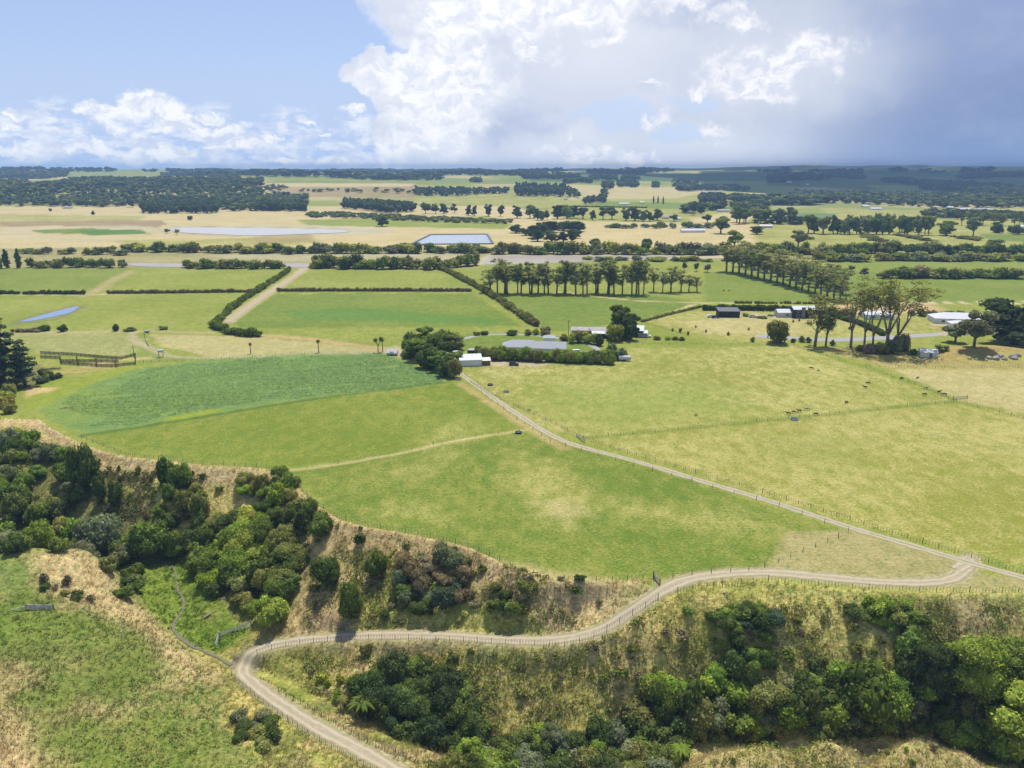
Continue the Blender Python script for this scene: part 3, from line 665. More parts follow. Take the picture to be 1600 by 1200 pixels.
def blobs_mesh(t, blobs, leaf, dens, rng, core=0.86, sub=2, jit=0.6, tvar=0.25, flat_bottom=True):
    """blobs: (centre, radii). rough solid hearts with small leaf clumps standing off them"""
    Cn = np.array([b[0] for b in blobs], float); Rd = np.array([b[1] if np.ndim(b[1]) else (b[1],)*3 for b in blobs], float)
    iv, it = ICO[sub]
    for c, r in zip(Cn, Rd):
        tone = rng.uniform(0.82, 1.18); seed = rng.integers(1000)
        nz = 1+0.26*(vnoise(iv[:, 0]*1.9+seed, iv[:, 1]*1.9+iv[:, 2]*1.3, seed)-0.5)+rng.normal(0, .05, len(iv))
        t.add(c+iv*r*core*nz[:, None], it, np.outer(np.full(len(iv), tone*0.8), (1, 1, 1)))  # heart toned darker: shade between the leaves put into its colour
        area = 4*np.pi*((r[0]*r[1])**1.6/3+(r[0]*r[2])**1.6/3+(r[1]*r[2])**1.6/3)**(1/1.6)
        n = int(dens*area/(leaf*leaf))
        if n < 3: continue
        d = rng.normal(0, 1, (n, 3)); d /= np.linalg.norm(d, axis=1)[:, None]
        P = c+d*r*rng.uniform(0.86, 1.12, n)[:, None]
        q = (((P[:, None]-Cn)/Rd)**2).sum(2); keep = ((q < 0.62).sum(1) == 0)
        if flat_bottom: keep &= d[:, 2] > -0.55
        P = P[keep]; nm = d[keep]/r; nm /= np.linalg.norm(nm, axis=1)[:, None]
        V, T = leaf_quads(P, nm+[0, 0, .25], leaf, rng, jit)
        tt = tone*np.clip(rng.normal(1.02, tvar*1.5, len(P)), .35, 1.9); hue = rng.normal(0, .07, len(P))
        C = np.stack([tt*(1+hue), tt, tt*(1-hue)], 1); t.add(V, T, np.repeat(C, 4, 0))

PROTO = {}
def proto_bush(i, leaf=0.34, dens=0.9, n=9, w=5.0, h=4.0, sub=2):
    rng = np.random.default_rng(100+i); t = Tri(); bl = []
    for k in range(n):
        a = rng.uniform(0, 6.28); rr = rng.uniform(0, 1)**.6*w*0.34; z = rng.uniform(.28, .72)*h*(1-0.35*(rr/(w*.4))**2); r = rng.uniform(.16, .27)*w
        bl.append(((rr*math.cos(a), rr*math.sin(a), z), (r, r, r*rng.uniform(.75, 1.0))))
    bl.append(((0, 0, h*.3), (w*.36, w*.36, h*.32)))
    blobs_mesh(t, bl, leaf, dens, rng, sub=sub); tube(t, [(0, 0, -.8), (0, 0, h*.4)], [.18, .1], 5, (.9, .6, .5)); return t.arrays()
def proto_tree(i, w=8.0, h=9.0, leaf=0.42, n=14, dens=.85):
    rng = np.random.default_rng(300+i); t = Tri(); k_ = Tri(); bl = []
    tube(k_, [(0, 0, -1), (.1, 0, h*.25), (0, .1, h*.7)], [w*.045, w*.035, w*.012])
    for k in range(n):
        a = k*2.4+rng.uniform(-.5, .5); q = rng.uniform(0, 1)**.5; zz = rng.uniform(.38, .88); rr = q*w*.36*math.sqrt(max(.05, 1-((zz-.55)/.5)**2)); r = rng.uniform(.13, .22)*w
        c = (rr*math.cos(a), rr*math.sin(a), zz*h); bl.append((c, (r, r, r*.8)))
        tube(k_, [(0, 0, h*.22), (c[0]*.5, c[1]*.5, h*(.2+zz*.3)), c], [w*.02, w*.014, w*.006], 5)
    blobs_mesh(t, bl, leaf, dens, rng); return t.arrays(), k_.arrays()
def proto_gum(i, w=9.0, h=20.0, leaf=0.42, n=26, bare=.34, flat=.8, lean=1.0):
    rng = np.random.default_rng(500+i); t = Tri(); k_ = Tri(); bl = []
    lx, ly = rng.uniform(-lean, lean, 2)
    top = np.array([lx, ly, h*.8]); tube(k_, [(0, 0, -1), (lx*.2, ly*.2, h*.3), (lx*.6, ly*.6, h*.6), top], [.38, .3, .2, .07])
    for k in range(n):
        a = k*2.4+rng.uniform(-.6, .6); zz = rng.uniform(bare, .93); q = rng.uniform(.1, 1); rr = q*w*.42*(0.5+0.5*math.sin(min(1, (zz-bare)/(.93-bare)*1.15)*2.6)); r = rng.uniform(.07, .15)*w
        b = np.array([lx*zz, ly*zz, 0]); c = b+[rr*math.cos(a), rr*math.sin(a), zz*h]; bl.append((tuple(c), (r, r, r*flat*rng.uniform(.8, 1.5))))
        s = b*.7+[0, 0, h*(zz*.62)]; tube(k_, [s, (s+c)/2+[0, 0, -.2], c], [.13, .08, .03], 4)
    blobs_mesh(t, bl, leaf, .6, rng, core=.55, jit=.9, flat_bottom=False); return t.arrays(), k_.arrays()
def proto_biggum(i, w=17.0, h=26.0):
    rng = np.random.default_rng(640+i); t = Tri(); k_ = Tri(); bl = []; nl = 4
    tube(k_, [(0, 0, -1), (.2, 0, h*.14), (.3, .1, h*.24)], [.42, .34, .28], 8)
    for j in range(nl):
        a = j*6.283/nl+rng.uniform(-.4, .4); rr = w*rng.uniform(.16, .30); top = np.array([rr*math.cos(a), rr*math.sin(a), h*rng.uniform(.72, .86)]); m1 = np.array([top[0]*.35, top[1]*.35, h*.42])
        tube(k_, [(.3, .1, h*.2), m1, (m1+top)/2+rng.normal(0, .5, 3), top], [.22, .17, .11, .04], 6)
        for q in range(6):
            f = rng.uniform(.25, 1.05); p = m1+(top-m1)*f; b = a+rng.uniform(-1.5, 1.5); L = w*rng.uniform(.06, .20); c = p+[L*math.cos(b), L*math.sin(b), rng.uniform(.2, 2.2)]
            tube(k_, [p, (p+c)/2+[0, 0, .1], c], [.1, .07, .03], 4); r = w*rng.uniform(.055, .10); bl.append((tuple(c), (r*1.25, r*1.25, r*.55)))
    blobs_mesh(t, bl, .38, .5, rng, core=.35, sub=1, jit=1.1, flat_bottom=False); return t.arrays(), k_.arrays()
def proto_macro(i, w=12.0, h=11.0, leaf=.5, n=22):
    rng = np.random.default_rng(700+i); t = Tri(); k_ = Tri(); bl = []
    for j in range(3):
        a = j*2.1; tube(k_, [(0, 0, -1), (.5*math.cos(a), .5*math.sin(a), h*.25), (w*.15*math.cos(a), w*.15*math.sin(a), h*.75)], [.5, .35, .1])
    for k in range(n):
        a = k*2.4; zz = rng.uniform(.16, .88); env = math.sqrt(max(.08, 1-((zz-.40)/.58)**2)); rr = rng.uniform(.25, 1)*w*.40*env; r = rng.uniform(.11, .19)*w
        bl.append(((rr*math.cos(a), rr*math.sin(a), zz*h), (r, r, r*.55)))
    bl.append(((0, 0, h*.45), (w*.28, w*.28, h*.36)))
    blobs_mesh(t, bl, leaf, .85, rng, jit=.5); return t.arrays(), k_.arrays()
def proto_pine(i, w=9.0, h=16.0, leaf=.6):
    rng = np.random.default_rng(800+i); t = Tri(); k_ = Tri(); bl = []
    tube(k_, [(0, 0, -1), (.1, 0, h*.5), (0, 0, h*.97)], [.45, .28, .05])
    for k in range(34):
        zz = .1+.86*k/34; a = k*2.4+rng.uniform(-.4, .4); env = (1-zz)**.7*.9+.08; rr = rng.uniform(.45, 1)*w*.45*env; r = (.10+.07*rng.random())*w*(.5+.6*env)
        c = (rr*math.cos(a), rr*math.sin(a), zz*h+rr*.12); bl.append((c, (r*1.15, r*1.15, r*.6))); tube(k_, [(0, 0, zz*h-.4), c], [.09, .03], 4)
    bl.append(((0, 0, h*.45), (w*.15, w*.15, h*.38)))
    blobs_mesh(t, bl, leaf, .8, rng, core=.75, jit=.9, flat_bottom=False); return t.arrays(), k_.arrays()
def proto_column(i, w=3.0, h=13.0, leaf=.45):
    rng = np.random.default_rng(900+i); t = Tri(); bl = []
    for k in range(10):
        zz = .08+.84*k/9; r = w*.5*math.sin(min(1, zz*1.15)*math.pi*.8+.35)**.6*rng.uniform(.7, .95); bl.append(((rng.uniform(-.25, .25), rng.uniform(-.25, .25), zz*h), (r, r, h*.09)))
    blobs_mesh(t, bl, leaf, .8, rng, jit=.7); return t.arrays()
def proto_far(i, w=8.0, h=9.0, n=5, leaf=1.1, dens=.5, trunk=True, base=.1):
    rng = np.random.default_rng(1000+i); t = Tri(); bl = []
    for k in range(n):
        a = k*2.4+i; rr = rng.uniform(.1, .8)*w*.3; r = rng.uniform(.2, .31)*w; zz = rng.uniform(base+.2, .78); bl.append(((rr*math.cos(a), rr*math.sin(a), zz*h), (r, r, r*.85)))
    blobs_mesh(t, bl, leaf, dens, rng, sub=1, core=.95, jit=.8, tvar=.3)
    if trunk: tube(t, [(0, 0, -1), (0, 0, h*.5)], [.3, .2], 4, (1.6, 1.2, 1.3))
    return t.arrays()
def link_mesh(name, arr, m):
    V, T, C = arr; o = mesh_np(name, V, T, m, None, {'tone': C}, smooth=True); me = o.data; bpy.data.objects.remove(o); return me
class Proto:
    def __init__(s, crown, trunk=None, bark=None):
        V = crown[0]; s.w = np.percentile(np.abs(V[:, :2]), 98)*2; s.h = V[:, 2].max()
        s.crown = link_mesh('crown', crown, LEAF); s.trunk = link_mesh('trunk', trunk, bark or BARK) if trunk else None
        if trunk:       # a one-mesh version for far copies
            V2, T2, C2 = trunk; V_, T_, C_ = crown
            s.single = link_mesh('tree', (np.concatenate([V_, V2]), np.concatenate([T_, T2+len(V_)]), np.concatenate([C_, C2*[2.2, 1.5, 2.0]])), LEAF)
        else: s.single = s.crown
for i in range(6): PROTO['bush', i] = Proto(proto_bush(i))
for i in range(3): PROTO['fine', i] = Proto(proto_bush(20+i, leaf=.26, dens=.95, n=13, w=6, h=4.6))
for i in range(4): PROTO['scrub', i] = Proto(proto_bush(40+i, leaf=.6, dens=.9, n=7, w=6, h=5, sub=1))
for i in range(3): PROTO['shrub', i] = Proto(proto_bush(60+i, leaf=.30, dens=.9, n=5, w=2.4, h=1.9, sub=1))
for i in range(4): PROTO['tree', i] = Proto(*proto_tree(i))
for i in range(4): PROTO['gum', i] = Proto(*proto_gum(i), PALEBARK)
for i in range(3): PROTO['biggum', i] = Proto(*proto_biggum(i), PALEBARK)
for i in range(2): PROTO['huge', i] = Proto(*proto_tree(50+i, w=12, h=14, leaf=.36, n=46, dens=.8))
for i in range(3): PROTO['macro', i] = Proto(*proto_macro(i))
for i in range(2): PROTO['pine', i] = Proto(*proto_pine(i))
for i in range(2): PROTO['column', i] = Proto(proto_column(i))
for i in range(6): PROTO['far', i] = Proto(proto_far(i))
NPK = {}
for k in PROTO: NPK[k[0]] = NPK.get(k[0], 0)+1

# ------------------------------------------------------------------ naming and placing
def ordw(n):
    return {1: 'first', 2: 'second', 3: 'third', 4: 'fourth', 5: 'fifth', 6: 'sixth', 7: 'seventh', 8: 'eighth', 9: 'ninth', 10: 'tenth'}.get(
        n, '%d%s' % (n, 'th' if 10 < n % 100 < 14 else {1: 'st', 2: 'nd', 3: 'rd'}.get(n % 10, 'th')))
def tag(o, label, cat, group=None, kind=None):
    o['label'] = label; o['category'] = cat
    if group: o['group'] = group
    if kind: o['kind'] = kind
    return o
def thing(name, loc, rz=0.0, sc=1.0):
    o = bpy.data.objects.new(name, None); COL.objects.link(o); o.location = loc; o.rotation_euler = (0, 0, rz)
    o.scale = (sc, sc, sc) if np.isscalar(sc) else sc; o.empty_display_size = .5; return o
RNG = np.random.default_rng(7)
TONES = {'dark green': (0.096, 0.131, 0.033), 'mid green': (0.152, 0.205, 0.040), 'bright green': (0.211, 0.287, 0.042), 'olive green': (0.211, 0.222, 0.061), 'grey green': (0.187, 0.211, 0.099),
         'yellow green': (0.287, 0.322, 0.053), 'gum olive': (0.252, 0.263, 0.094), 'gum green': (0.193, 0.216, 0.070), 'brownish': (0.240, 0.199, 0.105), 'golden': (0.363, 0.316, 0.064), 'blackish green': (0.068, 0.094, 0.033), 'blue green': (0.084, 0.117, 0.058)}
def plant(kind, x, y, w, h, tone, name, parts=None, z=None, rz=None, var=None):
    """one plant, base at (x, y), crown width w and height h in metres"""
    p = PROTO[kind, int(RNG.integers(NPK[kind])) if var is None else var]
    if z is None: z = float(H(x, y))
    sc = (w/p.w, w/p.w, h/p.h); rz = RNG.uniform(0, 6.28) if rz is None else rz
    c = np.array(TONES[tone])*RNG.uniform(.92, 1.34)*np.array([RNG.uniform(.92, 1.1), 1, RNG.uniform(.9, 1.1)])
    if parts and p.trunk:
        o = thing(name, (x, y, z), rz, sc)
        for nm, me in (('crown', p.crown), ('trunk', p.trunk)):
            q = bpy.data.objects.new(nm, me); COL.objects.link(q); q.parent = o; q.color = (*c, 1)
    else:
        o = bpy.data.objects.new(name, p.single); COL.objects.link(o); o.location = (x, y, z); o.rotation_euler = (0, 0, rz); o.scale = sc; o.color = (*c, 1)
    o['_t'] = '' if tone.startswith('gum') else tone
    return o
def at(px, py): x, y, z = ground([px], [py]); return float(x[0]), float(y[0]), float(z[0])
def px_size(x, y, z, px): return px*depth_at(x, y, z)/F
def plant_px(kind, bx, by, top, w, tone, name, parts=True, vert=1.0):
    x, y, z = at(bx, by); D = depth_at(x, y, z)
    el = math.atan2(CAMH-z, math.hypot(x, y)); h = (by-top)*D/F/max(.6, math.cos(el))*vert
    return plant(kind, x, y, w*D/F, h, tone, name, parts, z)
def name_row(objs, desc, where, cat, group, key=None, lead=''):
    """ordinal labels along a row, counted from its named end"""
    objs = sorted(objs, key=key or (lambda o: o.location.x))
    for i, o in enumerate(objs, 1):
        t = o.get('_t', ''); t = t if t and t.split()[0] not in desc else ''
        tag(o, f"{(t+' ') if t else ''}{desc}, {ordw(i)} {where}", cat, group)
        if '_t' in o: del o['_t']
def near_to(px, py):
    x, y, z = at(px, py); return lambda o: math.hypot(o.location.x-x, o.location.y-y)
TDD = densify(TD[:, :2], 1.0)
def cluster(poly, n, wr, hr, kinds, tones, name, desc, where, cat, group, anchor, sep=.45, seed=0, parts=False):
    rng = np.random.default_rng(seed+1000); P = gpoly(poly); bb0, bb1 = P.min(0), P.max(0); pts = []; objs = []; tries = 0
    while len(pts) < n and tries < 6000:
        tries += 1; x, y = rng.uniform(bb0, bb1)
        if not inpoly(np.array([x]), np.array([y]), P)[0]: continue
        w = rng.uniform(*wr)*(1.12 if wr[1] > 3.7 else 1)
        if x*x+y*y < 90000 and np.hypot(TDD[:, 0]-x, TDD[:, 1]-y).min() < 2.4+w*.5: continue
        if any(math.hypot(x-a, y-b) < sep*(w+c)/2 for a, b, c in pts): continue
        pts.append((x, y, w))
    for x, y, w in pts:
        objs.append(plant(kinds[int(rng.integers(len(kinds)))], x, y, w, w*rng.uniform(hr[0]*.85, hr[1]*1.2), tones[int(rng.integers(len(tones)))], name, parts))
    name_row(objs, desc, where, cat, group, near_to(*anchor)); return objs

# ------------------------------------------------------------------ gully bush
def gully_plants():
    C = cluster; mix1 = ['dark green', 'mid green', 'mid green', 'olive green', 'bright green', 'grey green']
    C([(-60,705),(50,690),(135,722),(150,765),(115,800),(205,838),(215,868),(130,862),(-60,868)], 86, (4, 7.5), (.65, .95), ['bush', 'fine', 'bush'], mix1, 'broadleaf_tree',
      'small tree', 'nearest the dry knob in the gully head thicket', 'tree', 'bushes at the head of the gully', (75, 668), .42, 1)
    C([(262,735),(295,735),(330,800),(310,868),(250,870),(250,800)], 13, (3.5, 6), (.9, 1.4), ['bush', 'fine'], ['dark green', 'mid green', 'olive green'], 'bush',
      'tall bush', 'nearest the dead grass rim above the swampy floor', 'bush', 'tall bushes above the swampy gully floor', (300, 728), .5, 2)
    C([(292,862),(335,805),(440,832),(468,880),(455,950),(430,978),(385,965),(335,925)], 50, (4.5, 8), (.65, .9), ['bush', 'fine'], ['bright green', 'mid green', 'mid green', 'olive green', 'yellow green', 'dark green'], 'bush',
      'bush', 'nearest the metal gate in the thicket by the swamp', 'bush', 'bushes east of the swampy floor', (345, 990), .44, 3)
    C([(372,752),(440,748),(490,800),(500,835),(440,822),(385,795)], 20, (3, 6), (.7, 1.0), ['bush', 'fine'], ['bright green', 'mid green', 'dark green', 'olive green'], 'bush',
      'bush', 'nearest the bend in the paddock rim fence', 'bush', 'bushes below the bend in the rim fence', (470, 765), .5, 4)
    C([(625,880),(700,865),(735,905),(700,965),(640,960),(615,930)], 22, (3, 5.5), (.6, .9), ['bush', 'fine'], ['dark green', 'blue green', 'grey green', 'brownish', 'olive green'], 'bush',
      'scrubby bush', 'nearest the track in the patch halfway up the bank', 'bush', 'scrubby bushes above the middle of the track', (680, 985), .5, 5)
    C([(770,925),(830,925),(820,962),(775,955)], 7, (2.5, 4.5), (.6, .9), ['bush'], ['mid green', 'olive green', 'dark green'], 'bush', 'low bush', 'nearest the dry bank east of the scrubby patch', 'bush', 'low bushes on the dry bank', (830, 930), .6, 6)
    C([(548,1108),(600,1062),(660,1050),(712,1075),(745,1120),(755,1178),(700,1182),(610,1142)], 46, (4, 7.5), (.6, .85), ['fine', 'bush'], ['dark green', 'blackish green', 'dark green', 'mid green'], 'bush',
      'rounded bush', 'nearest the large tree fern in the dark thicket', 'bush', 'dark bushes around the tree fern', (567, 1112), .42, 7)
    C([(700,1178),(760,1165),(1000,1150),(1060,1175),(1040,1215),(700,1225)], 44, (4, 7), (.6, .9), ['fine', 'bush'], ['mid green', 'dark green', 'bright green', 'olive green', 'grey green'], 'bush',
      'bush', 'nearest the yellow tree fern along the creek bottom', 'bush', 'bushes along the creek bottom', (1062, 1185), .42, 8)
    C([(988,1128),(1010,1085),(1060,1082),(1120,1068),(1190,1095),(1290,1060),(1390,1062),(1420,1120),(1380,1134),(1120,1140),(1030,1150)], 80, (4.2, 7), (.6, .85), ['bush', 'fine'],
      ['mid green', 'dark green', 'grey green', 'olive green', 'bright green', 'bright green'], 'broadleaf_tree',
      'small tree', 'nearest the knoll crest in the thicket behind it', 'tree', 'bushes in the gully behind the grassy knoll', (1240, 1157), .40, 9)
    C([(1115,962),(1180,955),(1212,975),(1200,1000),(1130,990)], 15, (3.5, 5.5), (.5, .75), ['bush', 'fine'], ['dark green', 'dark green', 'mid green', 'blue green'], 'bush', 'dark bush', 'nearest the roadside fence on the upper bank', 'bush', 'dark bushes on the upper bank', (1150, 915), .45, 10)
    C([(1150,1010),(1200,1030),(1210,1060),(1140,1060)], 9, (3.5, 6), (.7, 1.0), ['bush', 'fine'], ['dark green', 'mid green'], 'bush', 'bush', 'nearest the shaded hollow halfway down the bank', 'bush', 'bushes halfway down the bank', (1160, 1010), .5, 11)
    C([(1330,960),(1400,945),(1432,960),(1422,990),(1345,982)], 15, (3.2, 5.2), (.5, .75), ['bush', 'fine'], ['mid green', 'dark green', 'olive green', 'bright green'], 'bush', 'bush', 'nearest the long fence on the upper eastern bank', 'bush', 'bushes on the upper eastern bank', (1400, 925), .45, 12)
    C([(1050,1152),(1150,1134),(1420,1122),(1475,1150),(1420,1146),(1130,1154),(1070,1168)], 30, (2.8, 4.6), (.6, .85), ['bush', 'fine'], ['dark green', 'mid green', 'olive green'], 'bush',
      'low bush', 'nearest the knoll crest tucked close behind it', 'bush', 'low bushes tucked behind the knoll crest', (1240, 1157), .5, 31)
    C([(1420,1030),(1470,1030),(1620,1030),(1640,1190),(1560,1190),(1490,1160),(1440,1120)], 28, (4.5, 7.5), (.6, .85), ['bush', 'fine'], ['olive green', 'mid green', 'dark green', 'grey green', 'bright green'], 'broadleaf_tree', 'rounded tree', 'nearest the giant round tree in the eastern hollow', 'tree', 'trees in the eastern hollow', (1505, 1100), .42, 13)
    C([(-60,610),(20,605),(48,640),(40,685),(-60,690)], 16, (3.5, 6.5), (.7, .95), ['bush', 'fine'], ['golden', 'yellow green', 'olive green', 'yellow green'], 'bush', 'bush', 'nearest the big pine beside the crop', 'bush', 'golden bushes below the big pine', (20, 605), .45, 14)
    C([(52,588),(92,580),(100,594),(60,600)], 8, (2.5, 4.5), (.5, .8), ['bush'], ['dark green', 'olive green'], 'bush', 'low bush', 'nearest the brush pile beside the big pine', 'bush', 'low bushes beside the big pine', (80, 580), .5, 15)
    C([(60,908),(120,918),(150,940),(110,945),(70,930)], 10, (1.6, 3.2), (.5, .8), ['shrub'], ['dark green', 'brownish', 'olive green'], 'shrub', 'low shrub', 'nearest the timber barrier on the grassy spur', 'shrub', 'low shrubs on the grassy spur', (60, 950), .6, 16)
    C([(160,900),(215,890),(225,925),(185,935)], 9, (3, 4.5), (.6, .85), ['bush'], ['dark green', 'olive green', 'mid green'], 'bush', 'bush', 'nearest the creek where the spur meets the swamp', 'bush', 'bushes where the spur meets the swamp', (230, 900), .5, 17)
    C([(365,1130),(420,1125),(440,1165),(400,1180),(370,1160)], 9, (2.8, 4.4), (.5, .75), ['bush', 'fine'], ['grey green', 'dark green', 'olive green'], 'bush', 'bush', 'nearest the lower fence beside the track', 'bush', 'bushes beside the lower track', (440, 1120), .5, 18)
    C([(500,1062),(560,1075),(560,1105),(520,1100)], 7, (1.8, 3), (.7, 1.0), ['shrub'], ['yellow green', 'bright green'], 'shrub', 'leafy shrub', 'nearest the large tree fern across the creek', 'shrub', 'leafy shrubs across the creek', (567, 1112), .6, 19)
    # scattered shrubs over the banks
    C([(330,745),(440,745),(520,815),(700,852),(800,895),(960,915),(930,950),(820,985),(500,985),(480,900),(340,810)], 70, (.9, 3.6), (.4, .7), ['shrub'], ['olive green', 'brownish', 'dark green', 'olive green'], 'shrub',
      'scattered shrub', 'nearest the rim gate on the dead grass bank', 'shrub', 'scattered shrubs on the bank above the track', (1027, 905), .6, 20)
    C([(430,1020),(900,1015),(1000,960),(1320,945),(1500,960),(1400,1030),(1000,1070),(760,1110),(600,1050)], 64, (.8, 3.4), (.4, .7), ['shrub'], ['olive green', 'brownish', 'mid green', 'olive green'], 'shrub',
      'scattered shrub', 'nearest the ford on the bank below the track', 'shrub', 'scattered shrubs on the bank below the track', (385, 1030), .6, 21)
    C([(140,722),(330,742),(300,830),(215,840),(150,800)], 26, (1.2, 2.6), (.7, 1.2), ['shrub'], ['olive green', 'brownish', 'dark green'], 'shrub', 'shrub', 'nearest the head thicket on the dry gully side', 'shrub', 'shrubs on the dry gully side', (140, 780), 1.1, 22)
    C([(1170,1175),(1290,1165),(1480,1180),(1500,1215),(1100,1215)], 12, (1.0, 2.2), (.6, .9), ['shrub'], ['yellow green', 'mid green', 'brownish'], 'shrub', 'shrub', 'nearest the knoll crest on its sunny top', 'shrub', 'shrubs on the grassy knoll', (1275, 1158), 1.2, 23)
    one = [('huge', 1510, 1122, 1003, 96, 'bright green', 'huge round-crowned bright green tree towering in the eastern hollow'),
           ('huge', 1448, 1108, 1012, 62, 'blackish green', 'dark tree behind the huge bright green round tree'),
           ('huge', 1585, 1080, 1006, 80, 'mid green', 'leafy mid green tree beyond the huge round tree beside the eastern bank'),
           ('huge', 1600, 1192, 1088, 128, 'yellow green', 'broad yellow green tree at the end of the grassy knoll'),
           ('bush', 1407, 1062, 1026, 30, 'dark green', 'small dark round bush perched above the eastern thicket'),
           ('bush', 1272, 1052, 1028, 26, 'dark green', 'lone dark upright bush on the open bank above the thicket'),
           ('fine', 512, 915, 868, 42, 'dark green', 'lone dark bush on the bank between two bright thickets'),
           ('fine', 548, 968, 905, 40, 'mid green', 'broad green bush just above the track bend'),
           ('bush', 590, 900, 862, 36, 'mid green', 'small green bush halfway up the dead grass bank'),
           ('bush', 478, 832, 795, 36, 'blackish green', 'dark glossy bush under the rim fence bend'),
           ('bush', 500, 838, 800, 44, 'mid green', 'spreading green bush beside the dark glossy one'),
           ('bush', 135, 765, 690, 44, 'dark green', 'tall dark bush standing out of the head thicket'),
           ('bush', 182, 790, 745, 22, 'dark green', 'narrow dark bush on the dry gully side'), ('bush', 158, 785, 740, 20, 'dark green', 'narrow leaning bush on the dry gully side by the thicket'),
           ('bush', 1075, 1118, 1062, 46, 'dark green', 'tall dark bush at the top of the knoll thicket'), ('fine', 1035, 1110, 1060, 40, 'mid green', 'tall green bush at the western tip of the knoll thicket'),
           ('bush', 1350, 1120, 1045, 80, 'mid green', 'broad domed green tree in the middle of the knoll thicket'), ('bush', 190, 880, 850, 44, 'grey green', 'grey green rounded bush where the spur crest meets the swamp'),
           ('fine', 165, 862, 800, 64, 'grey green', 'wide grey green bush at the foot of the head thicket'), ('fine', 235, 866, 812, 66, 'mid green', 'wide dense bush above the swampy floor'),
           ('tree', 735, 1205, 1160, 40, 'bright green', 'bright green small tree at the lower end of the dark thicket')]
    for k, bx, by, top, w, tone, lab in one:
        o = plant_px(k, bx, by, top, w, tone, 'tree' if k in ('tree', 'huge') else 'bush', True); tag(o, lab, 'tree' if k in ('tree', 'huge') else 'bush'); del o['_t']
gully_plants()

# ------------------------------------------------------------------ trees and shrubs of the plain
def row_px(kind, pts, tone, name, desc, where, cat, group, parts=False, jit=0.0, vert=1.0):
    objs = []
    for p in pts:
        bx, by, top, w = p[:4]; w = w*(1.35 if kind == ['scrub'] else 1); tn = tone if isinstance(tone, str) else tone[int(RNG.integers(len(tone)))]
        k = kind if isinstance(kind, str) else kind[int(RNG.integers(len(kind)))]
        objs.append(plant_px(k, bx+RNG.uniform(-jit, jit), by, top, w, tn, name, parts, vert))
    name_row(objs, desc, where, cat, group)
def spread(x0, y0, x1, y1, n, h, w, hv=.3, wv=.3, jy=1.0):
    out = []
    for i in range(n):
        t = (i+.5)/n; x = x0+(x1-x0)*t+RNG.uniform(-.55, .55)*(x1-x0)/n; y = y0+(y1-y0)*t+RNG.uniform(-jy, jy)
        out.append((x, y, y-h*RNG.uniform(1-hv, 1+hv), w*RNG.uniform(1-wv, 1+wv)))
    return out
